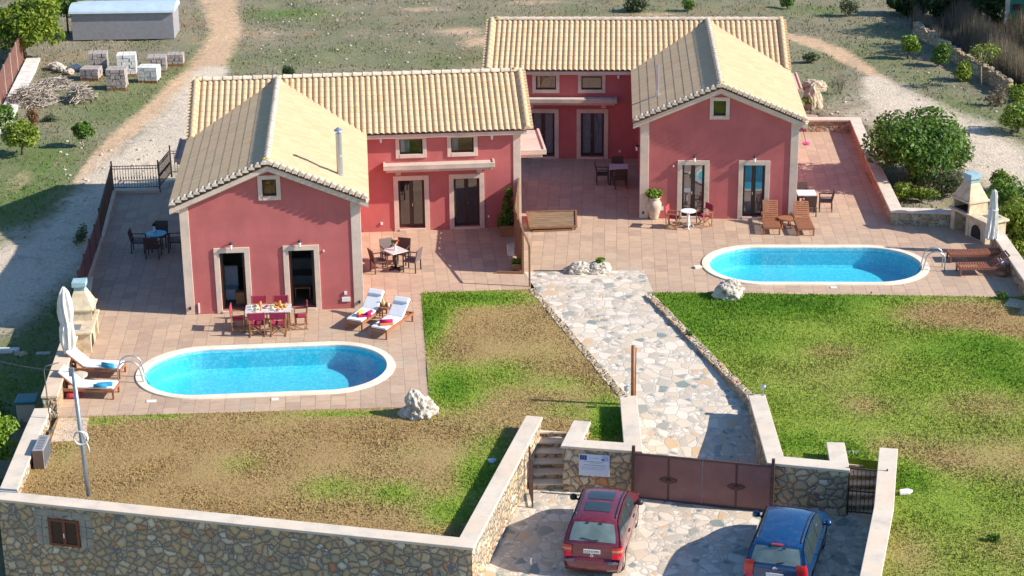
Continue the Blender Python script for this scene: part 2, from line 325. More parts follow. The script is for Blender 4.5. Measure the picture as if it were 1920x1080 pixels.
M = {}
M['ground'] = m_ground('ground'); M['lawn'] = m_lawn('lawn grass')
M['terr1'] = m_terrace('stamped terrace one', R(-4.4), 0, 0); M['terr2'] = m_terrace('stamped terrace two', R(3.1), .2, .1)
M['crazy'] = m_crazy('crazy paving', 1.04); M['park'] = m_crazy('parking paving', 1.05)
M['stone'] = m_stone('front rubble', 4.1, (.19, .18, .18), 1.0, .045, 1.38); M['stone2'] = m_stone('yard rubble', 3.6, (.17, .145, .12), 1.05, .045, 1.25); M['stone_pale'] = m_stone('pale rubble', 4.6, (.50, .43, .34), 1.2, .03)
M['cap'] = m_cap('cap stone'); M['capw'] = m_cap('cap stone warm', (.66, .50, .36)); M['cope'] = m_cap('pool coping', (.80, .70, .56))
M['plaster'] = m_plaster('pink plaster', (.51, .142, .133)); M['trim'] = m_cap('cream trim', (.66, .52, .42)); M['render'] = m_cap('canopy slab', (.60, .48, .39))
M['tile'] = m_rooftile('roof tile'); M['tile_pale'] = plain('mortared tile', (.70, .57, .43), .8, .22, 9, .2, dirt=((.33, .24, .15), 3, .5))
M['lichen'] = plain('yellow lichen', (.55, .36, .04), .9, .3, 20)
M['darkwood'] = plain('dark brown joinery', (.045, .022, .016), .4, .2, 8); M['glass'] = m_glass('window glass'); M['glass_pool'] = m_glass('mirror glass', (.55, .62, .66), .30)
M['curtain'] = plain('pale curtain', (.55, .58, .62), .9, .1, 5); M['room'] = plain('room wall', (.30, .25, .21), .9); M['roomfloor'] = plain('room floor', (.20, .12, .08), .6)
M['black'] = plain('black metal', (.02, .02, .022), .45, .2); M['gate_dark'] = plain('dark gate rib', (.085, .03, .03), .5, .2, 4); M['iron'] = plain('brown iron', (.085, .045, .038), .55, .25, 9, dirt=((.2, .08, .04), 4, .5)); M['gate'] = plain('brown gate sheet', (.22, .095, .09), .48, .14, 1.5, dirt=((.30, .17, .15), 1.2, .35))
M['steel'] = plain('stainless steel', (.50, .53, .56), .36, .06, 6, metal=.75); M['galv'] = plain('galvanised steel', (.30, .34, .40), .42, .12, 6, metal=.6)
M['water'] = m_water('pool water'); M['caustic_mosaic'] = m_caustic_mosaic('pool mosaic')
M['teak'] = m_wood('teak', (.36, .14, .065)); M['teak_dark'] = m_wood('dark stained teak', (.20, .062, .032)); M['pine'] = m_wood('chair wood', (.36, .17, .075))
M['cushion'] = plain('white cushion', (.80, .80, .80), .9, .05, 3, .15); M['canvas'] = plain('magenta canvas', (.30, .016, .055), .85, .15, 5); M['canvas_red'] = plain('lighter red canvas', (.46, .045, .07), .85, .15, 5)  # the red canvas is a lighter tone than the magenta one
M['wicker'] = plain('dark wicker', (.085, .048, .038), .6, .35, 60, .5); M['wicker_grey'] = plain('grey brown textilene', (.17, .125, .115), .6, .2, 60, .3)
M['stonetop'] = plain('pale table top', (.60, .57, .54), .35, .1, 8); M['bluetop'] = plain('blue table top', (.16, .48, .58), .5, .08, 5); M['white'] = plain('white paint', (.80, .79, .77), .45, .05)
M['towel_blue'] = plain('blue towel', (.02, .26, .44), .95, .3, 9); M['towel_pink'] = plain('magenta towel', (.50, .012, .11), .95, .2, 9); M['towel_yellow'] = plain('yellow towel', (.72, .50, .06), .95, .2); M['book'] = plain('orange towel', (.62, .20, .08), .9)
M['parasol'] = plain('off white parasol cloth', (.72, .69, .63), .9, .12, 3, .2)
M['bbq'] = plain('cream barbecue stone', (.62, .50, .34), .85, .2, 4, .3, dirt=((.36, .24, .12), 3, .6)); M['soot_and_shade'] = plain('soot_and_shade', (.03, .026, .024), .95); M['bluegrey'] = plain('blue grey painted cap', (.30, .44, .48), .7, .15, 5)
M['rock_ochre'] = plain('ochre limestone', (.50, .41, .29), .95, .25, 3, .6, dirt=((.20, .14, .09), 5, .7)); M['rock'] = plain('limestone rock', (.56, .49, .40), .95, .25, 3, .6, dirt=((.14, .12, .10), 6, .85)); M['terracotta'] = plain('aged urn', (.58, .46, .35), .9, .25, 6, .3, dirt=((.35, .24, .17), 4, .5))
M['reed'] = m_reed('woven reed', (.20, .125, .065), 0); M['reed_flat'] = m_reed('flat reed mat', (.24, .16, .09), 1, 16); M['post'] = m_wood('fence post wood', (.28, .14, .065)); M['bamboo'] = m_wood('rust brown pipe', (.33, .135, .05))
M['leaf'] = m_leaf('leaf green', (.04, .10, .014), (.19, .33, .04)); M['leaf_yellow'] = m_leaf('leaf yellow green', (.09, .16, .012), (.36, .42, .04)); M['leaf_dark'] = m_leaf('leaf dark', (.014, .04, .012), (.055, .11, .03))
M['leaf_grey'] = m_leaf('leaf grey green', (.05, .07, .035), (.15, .18, .09)); M['leaf_dry'] = m_leaf('dry stems', (.15, .115, .085), (.44, .36, .28), .1, .9); M['shaded_reed'] = m_leaf('wild reed stems with painted shade', (.13, .09, .08), (.36, .28, .24), .1, .9); M['leaf_red'] = m_leaf('rust leaf', (.14, .06, .03), (.34, .17, .08)); M['leaf_lime'] = m_leaf('lime leaf', (.10, .20, .015), (.34, .46, .05))  # the wild reed colour is darkened to carry tree shade
M['bark'] = plain('bark', (.15, .11, .08), .95, .3, 12, .6); M['bark_pale'] = plain('pale bark', (.42, .36, .29), .95, .25, 12, .4)
M['grey_box'] = plain('grey metal cabinet', (.30, .29, .30), .5, .1, 6); M['brown_box'] = plain('brown metal side', (.12, .075, .065), .5, .1)
M['teal'] = plain('teal plastic', (.015, .15, .16), .45, .12); M['beige'] = plain('beige plastic', (.52, .43, .33), .6, .1); M['concrete'] = plain('concrete', (.46, .44, .41), .9, .18, 6, .4); M['concrete_white'] = plain('whitewashed concrete', (.70, .67, .62), .9, .2, 3, .4, dirt=((.40, .34, .27), 2, .5))
M['cable'] = plain('grey cable', (.10, .10, .11), .6); M['coil'] = plain('white cable coil', (.60, .59, .56), .6, .1)
M['sheet_blue'] = plain('pale blue metal sheet', (.46, .56, .62), .45, .08, 2); M['brick_red'] = plain('rust red panel', (.16, .065, .045), .75, .3, 4)
M['pallet_stone'] = plain('stacked cut stone', (.40, .34, .30), .9, .3, 8, .5, dirt=((.26, .20, .17), 7, .6)); M['paper_white'] = plain('printed board', (.60, .68, .80), .5, .04); M['flag_blue'] = plain('flag blue', (.012, .045, .25), .5, .05); M['flag_light'] = plain('flag mid blue', (.08, .20, .55), .5, .05); M['ink'] = plain('grey print', (.28, .33, .40), .6, .05); M['star'] = plain('yellow star', (.7, .55, .05), .5)
M['food_orange'] = plain('orange food', (.75, .30, .03), .6, .3); M['food_red'] = plain('red fruit', (.45, .04, .03), .5, .4, 20); M['food_green'] = plain('pale melon', (.55, .60, .22), .5, .2); M['china'] = plain('white china', (.78, .77, .76), .25, .03)
M['pink'] = plain('pink plastic', (.80, .06, .28), .5); M['flower_red'] = plain('red petals', (.62, .05, .06), .7, .3); M['door_green'] = plain('green painted door', (.01, .20, .14), .55, .2, 3); M['hut'] = plain('whitewashed hut wall', (.56, .54, .50), .9, .15, 3, .3)
def m_paint(name, c):
    m = NT(name); v = m.coord(); m.col(m.mix(m.mrange(m.noise(v, 3, 6, .7), .5, .75, 0, .12), c, (.35, .30, .27))); m.rough(m.mrange(m.noise(v, 6, 4), .3, .7, .2, .34)); m.val('Coat Weight', .8); m.val('Coat Roughness', .06); m.val('Metallic', .15); return m.m
M['car_red'] = m_paint('metallic red paint', (.165, .02, .034)); M['car_blue'] = m_paint('metallic blue paint', (.004, .048, .15))
M['car_glass'] = plain('tinted car glass', (.035, .05, .055), .05, .1, 2, spec=.9); M['car_glass_rear'] = plain('grey green car glass', (.16, .21, .20), .06, .35, 1.6, spec=.9); M['tyre'] = plain('tyre rubber', (.02, .02, .02), .85); M['trim_black'] = plain('black trim', (.025, .025, .03), .5); M['lamp_red'] = plain('red lamp lens', (.50, .012, .018), .15, .1, coat=.6); M['lamp_amber'] = plain('amber lamp lens', (.62, .22, .12), .2, .1); M['chrome'] = plain('chrome', (.75, .75, .76), .12, .03, metal=1); M['bumper_grey'] = plain('grey bumper strip', (.12, .13, .16), .5)

# ------------------------------------------------------------------ ground, terraces, lawns, paths
def poly_px(L, z=0.0): return [G(px, py, z) for px, py in L]
T1 = [G(108, 783), G(806, 763), G(790, 549), G(993, 543), Vector((.66, 84.5, 0)), Vector((-13.2, 84.5, 0)), G(300, 362), G(213, 362), G(160, 545), G(118, 640)]
T2 = [Vector((.66, 66.75, 0)), G(1000, 506), G(1205, 508), G(1207, 548), G(1890, 557), G(1935, 600), G(1990, 620), G(1980, 560), G(1830, 398), G(1690, 400), G(1640, 330), G(1602, 222), G(1515, 214), Vector((11, 91, 0)), Vector((.66, 91, 0))]
L1 = [Vector((-14.3, 49.4, 0)), Vector((-1.35, 46.25, 0)), Vector((.55, 54.3, 0)), Vector((.86, 54.3, 0)), Vector((1.75, 54.1, 0)), Vector((2.0, 52.3, 0)), Vector((3.55, 52.1, 0)), Vector((3.62, 55.8, 0)), G(993, 543), G(790, 549), G(806, 763), G(108, 783)]
L2 = [G(1212, 548), G(1407, 743), Vector((7.6, 51.05, 0)), Vector((9.35, 50.6, 0)), Vector((9.55, 52.15, 0)), Vector((10.8, 51.8, 0)), Vector((9.1, 43.9, 0)), Vector((8.5, 40.5, 0)), Vector((26, 40, 0)), Vector((26, 66, 0)), G(1885, 557)]
PATH = [(.5, 69), (5.3, 68.8), (5.3, 66), (8.1, 56), (7.6, 50.9), (3.4, 51.9), (3.3, 56)]
PARK = [(-1.5, 45.6), (.7, 54.4), (1.9, 54.2), (3.6, 51.95), (7.6, 50.95), (9.6, 52.6), (11, 52), (8.4, 40), (-2.6, 40)]
def inside(px, py, poly):
    r = np.zeros(px.shape, bool); n = len(poly)
    for i in range(n):
        x0, y0 = poly[i][0], poly[i][1]; x1, y1 = poly[(i + 1) % n][0], poly[(i + 1) % n][1]
        if y0 == y1: continue
        c = ((y0 > py) != (y1 > py)) & (px < (x1 - x0) * (py - y0) / (y1 - y0) + x0); r ^= c
    return r
PROPS = [T1, T2, L1, L2, PATH, PARK]
def in_prop(x, y):
    r = np.zeros(x.shape, bool)
    for p in PROPS: r |= inside(x, y, p)
    return r
def left_h(y): return np.interp(y, [44, 47, 56, 79, 86], [-3.0, -2.4, -1.25, -.28, -.02])
def out_h(x, y):
    hl = left_h(y); hr = np.where(y < 46, -3.0 + 3.1 * np.clip((x - 9) / 3, 0, 1), .08) if False else np.full_like(x, .08)
    t = np.clip((x + 13) / 10, 0, 1); h = hl * (1 - t) + hr * t
    h = h - .95 * np.clip((x - 18.9 - (71.5 - y) * .33) / .8, 0, 1) * np.clip((78 - y) / 3, 0, 1) * np.clip((y - 62) / 2, 0, 1)
    h = np.where((y < 51.5) & (x < 9) & (x > -13.9), -3.2, h); h = np.where((y < 46.5) & (x < 9), -3.2, h)
    return h
def blobs(x, y, L, base):
    v = np.full(x.shape, base, float)
    for px, py, rx, ry, t, *zz in L:
        c = G(px, py, zz[0] if zz else 0); s = px2m(py); sy = s / max(.1, (CAM_H / math.hypot(c.y, CAM_H)))
        k = np.exp(-(((x - c.x) / (rx * s)) ** 2 + ((y - c.y) / (ry * sy)) ** 2)); v += k * (t - v)
    return v
def track_mask(x, y, pts):
    """pts: list of (px,py,halfwidth px): distance-normalised mask"""
    best = np.full(x.shape, 9.0)
    P = [(G(a, b).x, G(a, b).y, h * px2m(b)) for a, b, h in pts]
    for (x0, y0, w0), (x1, y1, w1) in zip(P[:-1], P[1:]):
        dx, dy = x1 - x0, y1 - y0; t = np.clip(((x - x0) * dx + (y - y0) * dy) / (dx * dx + dy * dy), 0, 1)
        d = np.hypot(x - x0 - t * dx, y - y0 - t * dy) / (w0 + t * (w1 - w0)); best = np.minimum(best, d)
    return np.clip(1.25 - best * .75, 0, 1)
def g_track(x, y):
    a = track_mask(x, y, [(395, 130, 30), (350, 210, 45), (270, 300, 75), (170, 400, 85), (60, 465, 100), (-60, 545, 110), (-200, 600, 110)])
    b = track_mask(x, y, [(1640, 150, 25), (1690, 200, 70), (1765, 245, 100), (1850, 300, 90), (1960, 350, 100)])
    return np.maximum(np.maximum(a, b), blobs(x, y, [(1620, 215, 90, 30, .5), (1590, 180, 50, 20, .35), (1700, 170, 60, 25, .35), (60, 420, 80, 30, .5)], 0))
def g_orange(x, y):
    a = track_mask(x, y, [(405, -60, 30), (410, 0, 32), (425, 60, 28), (390, 120, 34), (300, 195, 26), (220, 260, 22), (150, 330, 14)])
    b = track_mask(x, y, [(1440, 62, 22), (1500, 75, 24), (1570, 98, 24), (1650, 150, 12)])
    c = blobs(x, y, [(860, 60, 60, 8, .75), (900, 80, 45, 12, .8), (790, 18, 60, 5, .6), (500, 60, 40, 14, .45), (640, 130, 50, 6, .4), (1000, 5, 80, 5, .55), (1230, 28, 60, 4, .6), (40, 330, 30, 20, .5), (1900, 120, 40, 12, .45)], 0)
    return np.maximum(np.maximum(a, b), c)
def g_green(x, y):
    return blobs(x, y, [(540, 25, 90, 14, 1), (80, 300, 80, 40, 1), (20, 380, 100, 55, .95), (60, 340, 60, 40, .9), (180, 180, 90, 25, .55), (230, 160, 60, 20, .6), (115, 590, 40, 75, 1, -1.0), (60, 640, 50, 25, .8, -1.1), (30, 725, 90, 55, 1.2, -1.3), (0, 300, 60, 40, .8, -.2), (1530, 20, 60, 12, .8), (1780, 200, 50, 20, .55), (700, 90, 160, 20, .3), (330, 130, 40, 20, .6), (1890, 250, 40, 20, .6), (1640, 60, 50, 20, .5), (1500, 140, 60, 12, .45), (900, 40, 300, 12, .3), (340, 150, 90, 36, .75), (210, 205, 110, 36, .75), (390, 110, 50, 40, .6), (620, 105, 200, 26, .5), (850, 112, 150, 16, .5), (1640, 260, 40, 20, .5), (1790, 215, 90, 30, .8), (1860, 240, 60, 24, .8), (1560, 100, 80, 20, .5), (1640, 110, 60, 24, .55), (1720, 150, 60, 20, .6), (1250, 15, 200, 12, .45), (1540, 160, 40, 30, .45)], .16)
xs = np.concatenate([[-900, -400, -180, -90, -60], np.arange(-44, 46.01, .5), [60, 90, 180, 400, 900]]); ys = np.concatenate([[-300, -60, 0, 25, 36], np.arange(40, 140.01, .5), [150, 170, 210, 300, 600, 1500, 3500]])
X, Y = np.meshgrid(xs, ys); xf, yf = X.ravel(), Y.ravel()
ins = np.ones(xf.shape, bool)
for dx, dy in ((.4, 0), (-.4, 0), (0, .4), (0, -.4)): ins &= in_prop(xf + dx, yf + dy)
HULL = [(-14.2, 49.7), (-1.4, 46.6), (-2.3, 40.6), (25.5, 40.6), (25.5, 65.6), (18, 66.5), (14, 75), (11, 90), (0, 90), (-12, 83.5), (-14.8, 78), (-14.5, 60)]
ins |= inside(xf, yf, HULL)
hz = out_h(xf, yf)
hz += np.array([mnoise.noise((a * .35, b * .35, 0)) * .10 + mnoise.noise((a * 1.3, b * 1.3, 3)) * .05 for a, b in zip(xf, yf)])
hz -= .04; hz[ins] = -5.0
nx, ny = len(xs), len(ys); I = np.arange(nx * ny).reshape(ny, nx)
F = np.stack([I[:-1, :-1], I[:-1, 1:], I[1:, 1:], I[1:, :-1]], -1).reshape(-1, 4)
gr = np_mesh('ground', np.stack([xf, yf, hz], 1), F, M['ground'], None, dict(track=g_track(xf, yf), orange=g_orange(xf, yf), green=g_green(xf, yf)), True); tag(gr, kind='structure')
def gz(x, y):
    return float(out_h(np.array([x]), np.array([y]))[0]) + mnoise.noise((x * .35, y * .35, 0)) * .10 + mnoise.noise((x * 1.3, y * 1.3, 3)) * .05 - .04
def slab(name, poly, z0, z1, mat):
    b = MB(); b.prism(poly, z0, z1); return tag(b.build(name, mat), kind='structure')
def hole_slab(name, poly, hole, z0, z1, mat):
    """slab with a hole: bridge polygon"""
    P = [(p[0], p[1]) for p in poly]; H = [(p[0], p[1]) for p in hole]
    me = bpy.data.meshes.new(name); bm = bmesh.new()
    def loop(L): 
        vs = [bm.verts.new((x, y, z1)) for x, y in L]; return vs, [bm.edges.new((vs[i], vs[(i + 1) % len(vs)])) for i in range(len(vs))]
    v1, e1 = loop(P); v2, e2 = loop(H)
    bmesh.ops.triangle_fill(bm, edges=e1 + e2, use_beauty=True)
    for vs in (v1,):
        lo = [bm.verts.new((v.co.x, v.co.y, z0)) for v in vs]
        for i in range(len(vs)): j = (i + 1) % len(vs); bm.faces.new((vs[i], vs[j], lo[j], lo[i]))
    bmesh.ops.recalc_face_normals(bm, faces=bm.faces)
    for f in bm.faces:
        if abs(f.normal.z) > .9 and f.normal.z < 0: f.normal_flip()
    bm.to_mesh(me); bm.free(); me.materials.append(mat); o = bpy.data.objects.new(name, me); COL.objects.link(o); return tag(o, kind='structure')

# pools: stadium outlines
def stadium(cx, cy, L, D, rz, n=28, grow=0.0):
    r = D / 2 + grow; h = L / 2 - D / 2; P = []
    for s in (1, -1):
        for k in range(n + 1):
            t = -math.pi / 2 + math.pi * k / n; x = s * (h + r * math.cos(t) * .98); y = s * r * math.sin(t)
            P.append((cx + x * math.cos(rz) - y * math.sin(rz), cy + x * math.sin(rz) + y * math.cos(rz)))
    return P
POOLS = [(-8.214, 59.367, 8.687, 4.548, R(4.0)), (11.526, 69.16, 8.687, 4.548, R(-2.2))]
hole_slab('terrace', T1, stadium(*POOLS[0], grow=-.14), -4, 0, M['terr1'])
hole_slab('terrace', T2, stadium(*POOLS[1], grow=-.14), -4, 0, M['terr2'])

LG1 = [(800, 600, 50, 60, 1), (900, 560, 110, 16, .9), (850, 725, 60, 45, .95), (940, 700, 70, 35, .62), (890, 640, 60, 35, .2), (1030, 660, 60, 30, .3), (980, 610, 40, 30, .25), (1050, 720, 70, 20, .5), (1140, 780, 40, 40, .9), (1060, 770, 60, 18, .5), (1135, 812, 30, 14, 1),
       (620, 915, 70, 26, .55), (740, 925, 60, 26, .62), (840, 960, 60, 30, .72), (900, 890, 50, 50, .8), (930, 840, 50, 40, .55), (300, 782, 60, 5, .75), (190, 790, 50, 8, .6), (640, 778, 120, 6, .7), (450, 870, 50, 20, .42), (120, 850, 24, 40, .35), (760, 850, 60, 20, .3), (500, 790, 60, 10, .3)]
LG2 = [(1450, 570, 250, 26, 1), (1290, 600, 90, 50, .9), (1420, 640, 80, 34, .72), (1640, 600, 60, 30, .7), (1560, 700, 120, 40, .48), (1470, 780, 60, 50, .62), (1800, 590, 120, 26, .02), (1890, 620, 50, 30, .0), (1850, 650, 90, 24, .95), (1880, 700, 60, 30, .9), (1760, 660, 60, 25, .75), (1740, 720, 90, 24, .66), (1480, 830, 70, 20, .85), (1600, 850, 40, 20, .95), (1680, 840, 60, 20, .32), (1850, 760, 90, 26, .36), (1780, 860, 100, 30, .25), (1900, 860, 60, 40, .3), (1700, 900, 45, 34, .9), (1760, 960, 80, 40, .62), (1850, 940, 50, 24, .6), (1880, 1030, 60, 40, .45), (1700, 1040, 60, 50, .35), (1620, 760, 40, 16, .28), (1560, 660, 50, 12, .35)]
def green1(x, y): return blobs(x, y, LG1, .16)
def green2(x, y): return blobs(x, y, LG2, .56)
def lawn(poly, fn, nb, seed):
    bm = bmesh.new(); vs = [bm.verts.new((p[0], p[1], 0)) for p in poly]; bm.faces.new(vs)
    xs_ = [p[0] for p in poly]; ys_ = [p[1] for p in poly]
    for ax, lo, hi in ((0, min(xs_), max(xs_)), (1, min(ys_), max(ys_))):
        t = lo + .45
        while t < hi:
            bmesh.ops.bisect_plane(bm, geom=bm.verts[:] + bm.edges[:] + bm.faces[:], plane_co=(t, t, 0), plane_no=(1, 0, 0) if ax == 0 else (0, 1, 0)); t += .45
    be = [e for e in bm.edges if e.is_boundary]; r = bmesh.ops.extrude_edge_only(bm, edges=be)
    for v in r['geom']:
        if isinstance(v, bmesh.types.BMVert): v.co.z = -4
    bm.normal_update()
    for v in bm.verts:
        if v.co.z > -1: v.co.z = .012 + .03 * mnoise.noise((v.co.x * .6, v.co.y * .6, 0))
    bmesh.ops.recalc_face_normals(bm, faces=bm.faces)
    me = bpy.data.meshes.new('lawn'); bm.to_mesh(me); bm.free()
    co = np.zeros(len(me.vertices) * 3, np.float32); me.vertices.foreach_get('co', co); co = co.reshape(-1, 3)
    at = me.attributes.new('green', 'FLOAT', 'POINT'); at.data.foreach_set('value', fn(co[:, 0].astype(float), co[:, 1].astype(float)).astype(np.float32))
    me.materials.append(M['lawn']); o = bpy.data.objects.new('lawn', me); COL.objects.link(o); tag(o, kind='structure')
    rg = np.random.default_rng(seed); x0, x1, y0, y1 = min(xs_), min(max(xs_), 19), max(min(ys_), 43), max(ys_)
    px = rg.uniform(x0, x1, nb * 2); py = rg.uniform(y0, y1, nb * 2); k = inside(px, py, poly); px, py = px[k][:nb], py[k][:nb]
    return px, py, fn(px, py)
def tufts(name, px, py, pz, g, attr, hgt, wid, mat, seed, extra=None):
    rg = np.random.default_rng(seed); n = len(px); a = rg.uniform(0, 2 * np.pi, n); h = hgt * rg.uniform(.5, 1.4, n); w_ = wid * rg.uniform(.6, 1.4, n); lx = rg.normal(0, .45, n) * h; ly = rg.normal(0, .45, n) * h
    V = np.zeros((n, 3, 3)); V[:, 0] = np.stack([px - np.cos(a) * w_ / 2, py - np.sin(a) * w_ / 2, pz - .01], 1); V[:, 1] = np.stack([px + np.cos(a) * w_ / 2, py + np.sin(a) * w_ / 2, pz - .01], 1); V[:, 2] = np.stack([px + lx, py + ly, pz + h], 1)
    at = {attr: np.repeat(np.clip(g + rg.normal(0, .06, n), 0, 1), 3)}
    for k, v in (extra or {}).items(): at[k] = np.repeat(v, 3)
    return tag(np_mesh(name, V.reshape(-1, 3), np.arange(n * 3).reshape(-1, 3), mat, None, at), kind='stuff')
for poly, fn, nb, sd in ((L1, green1, 90000, 3), (L2, green2, 120000, 5)):
    px, py, g = lawn(poly, fn, nb, sd); kz = .035 + .045 * g
    tag(tufts('grass', px, py, np.zeros_like(px) + .01, g, 'green', 1.0 * kz, .035, M['lawn'], sd), 'short patchy turf of the lawn left of the paved path' if sd == 3 else 'greener turf of the lawn right of the paved path', 'grass')
# field tufts behind the houses and weeds along the tracks
rg = np.random.default_rng(21); n = 150000
fx = rg.uniform(-34, 40, n); fy = rg.uniform(52, 136, n)
keep = (~in_prop(fx, fy)) & (g_track(fx, fy) + rg.normal(0, .12, n) < .35) & (g_orange(fx, fy) + rg.normal(0, .1, n) < .42)
cl = np.array([mnoise.noise((a * .45, b * .45, 9)) for a, b in zip(fx, fy)]); keep &= (cl + rg.normal(0, .25, n) > -.1)
fx, fy = fx[keep], fy[keep]; fz = np.array([gz(a, b) for a, b in zip(fx, fy)])
zero = np.zeros_like(fx)
tag(tufts('field_grass', fx, fy, fz, g_green(fx, fy), 'green', .12, .07, M['ground'], 22, dict(track=zero, orange=zero)), 'dry tufted grass and weeds of the field behind the houses', 'grass')

# crazy paved path (gentle ramp) and parking court
b = MB(); n = 24; 
Lx = lambda y: np.interp(y, [50.9, 56, 69], [3.3, 3.2, .4]); Rx = lambda y: np.interp(y, [50.9, 56.5, 66, 69], [7.7, 7.9, 5.2, 5.0])
yy = np.linspace(51.0, 68.75, 40)
for a, c in zip(yy[:-1], yy[1:]):
    za, zc = ramp_z(a) + .004, ramp_z(c) + .004
    b.quad((Lx(a), a - (.0), za), (Rx(a), a, za), (Rx(c), c, zc), (Lx(c), c, zc))
tag(b.build('path', M['crazy']), kind='structure')
b = MB(); b.add([(p[0], p[1], FLOOR) for p in PARK], [tuple(range(len(PARK)))]); b.add([(p[0], p[1], FLOOR - 3) for p in (PARK[-1], PARK[0])] + [(p[0], p[1], FLOOR) for p in (PARK[-1], PARK[0])], [(0, 1, 3, 2)])
tag(b.build('parking_court', M['park']), kind='structure')

# ------------------------------------------------------------------ pools
LAB = ['oval turquoise pool in front of the nearer house, white loungers beside it', 'oval turquoise pool in front of the farther house, brown loungers beside it']
for i, P in enumerate(POOLS):
    t = thing('swimming_pool', LAB[i], 'pool', (P[0], P[1], 0), P[4], 'oval swimming pools')
    loc = (0, 0, P[2], P[3], 0)
    o = stadium(*loc); inn = stadium(*loc, grow=-.30); n = len(o); b = MB()
    zt, zb = .045, -.2
    V = [(x, y, .002) for x, y in o] + [(x, y, zt) for x, y in stadium(*loc, grow=-.02)] + [(x, y, zt) for x, y in stadium(*loc, grow=-.28)] + [(x, y, zt - .02) for x, y in inn] + [(x, y, zb) for x, y in inn]
    b.add(V, [(k * n + j, k * n + (j + 1) % n, (k + 1) * n + (j + 1) % n, (k + 1) * n + j) for k in range(4) for j in range(n)]); b.build('coping', M['cope'], t)
    w0 = stadium(*loc, grow=-.31); fl = stadium(*loc, grow=-.40); b = MB(); dp = -.80
    b.add([(x, y, -.02) for x, y in w0] + [(x, y, dp + .1) for x, y in w0] + [(x, y, dp) for x, y in fl], [(k * n + j, k * n + (j + 1) % n, (k + 1) * n + (j + 1) % n, (k + 1) * n + j) for k in range(2) for j in range(n)] + [tuple(range(2 * n, 3 * n))])
    b.build('basin', M['caustic_mosaic'], t)
    b = MB(); b.add([(x, y, -.11) for x, y in w0], [tuple(range(n))]); b.build('water', M['water'], t, fix=False)
    sx = -1 if i == 0 else 1
    ld = MB(); x0 = sx * (P[2] / 2 - .1); 
    for yo in (-.72, -.22):
        pts = [(x0 + sx * .52, yo, .0)] + [(x0 + sx * (.16 + .36 * math.cos(a)), yo, .48 + .30 * math.sin(a)) for a in np.linspace(0, math.pi * .9, 9)] + [(x0 - sx * .28, yo, .1), (x0 - sx * .55, yo, -.74)]
        ld.tube(pts, .024, 7)
    L = ld.build('ladder', M['steel'], t, True)
    for k in range(3):
        b = MB(); z = -.2 - .2 * k; b.box((x0 - sx * (.38 + .08 * k), -.47, z), (.09, .5, .03)); b.build('step', M['steel'], L)
    for a, c in ((( -3.55, -2.28), .30), ((.4, -2.52), .22)):
        b = MB(); b.box((a[0], a[1], .012), (c, .16, .024)); b.build('skimmer_lid', M['white'], t)
    if i == 1:
        b = MB(); b.box((-P[2] / 2 - .12, -.35, .04), (.28, .2, .07), .4); b.build('skimmer_lid', M['cope'], t)

# ------------------------------------------------------------------ rubble walls with cap stones
def offset_poly(pts, w):
    """left/right offset polylines with mitres"""
    L = []; Rr = []; n = len(pts)
    for i, p in enumerate(pts):
        d0 = (pts[i] - pts[i - 1]).normalized() if i > 0 else None; d1 = (pts[i + 1] - pts[i]).normalized() if i < n - 1 else None
        if d0 is None: d0 = d1
        if d1 is None: d1 = d0
        n0 = Vector((-d0.y, d0.x)); n1 = Vector((-d1.y, d1.x)); m = (n0 + n1).normalized(); k = w / 2 / max(.35, m.dot(n0)); L.append(p + m * k); Rr.append(p - m * k)
    return L, Rr
def wall_body(b, pts, w, z0, z1, cuts=False):
    pts = [Vector((p[0], p[1])) for p in pts]; L, Rr = offset_poly(pts, w); n = len(pts)
    V = [(p.x, p.y, z0) for p in L] + [(p.x, p.y, z0) for p in Rr] + [(p.x, p.y, z1) for p in L] + [(p.x, p.y, z1) for p in Rr]; F = []
    for i in range(n - 1): F += [(i, i + 1, 2 * n + i + 1, 2 * n + i), (n + i, 3 * n + i, 3 * n + i + 1, n + i + 1), (2 * n + i, 2 * n + i + 1, 3 * n + i + 1, 3 * n + i), (i, n + i, n + i + 1, i + 1)]
    F += [(0, 2 * n, 3 * n, n), (n - 1, 2 * n - 1, 4 * n - 1, 3 * n - 1)]; b.add(V, F)
def stone_wall(label, pts, w, z0, z1, cap=.09, over=.05, mat='stone', capmat='cap', name='stone_wall', extra=None):
    t = thing(name, label, 'wall', (0, 0, 0)); b = MB(); wall_body(b, pts, w, z0, z1 - cap)
    for e in (extra or []): wall_body(b, e[0], e[1], z0, z1 - cap)
    b.build('masonry', M[mat], t); b = MB(); wall_body(b, pts, w + 2 * over, z1 - cap + .002, z1)
    o = b.build('cap', M[capmat], t, bevel=.015)
    return t
ZC = .45
front_corner = Vector((-1.3, 46.1)); left_corner = Vector((-14.38, 49.25))
fw = stone_wall('long rubble stone retaining wall with pale cap along the front lawn, cabinet and lamp pole on it', [G(80, 765, ZC), G(58, 800, ZC) + Vector((.1, 0, 0)), left_corner, front_corner, G(1002, 780, ZC)], .42, -4.2, ZC)
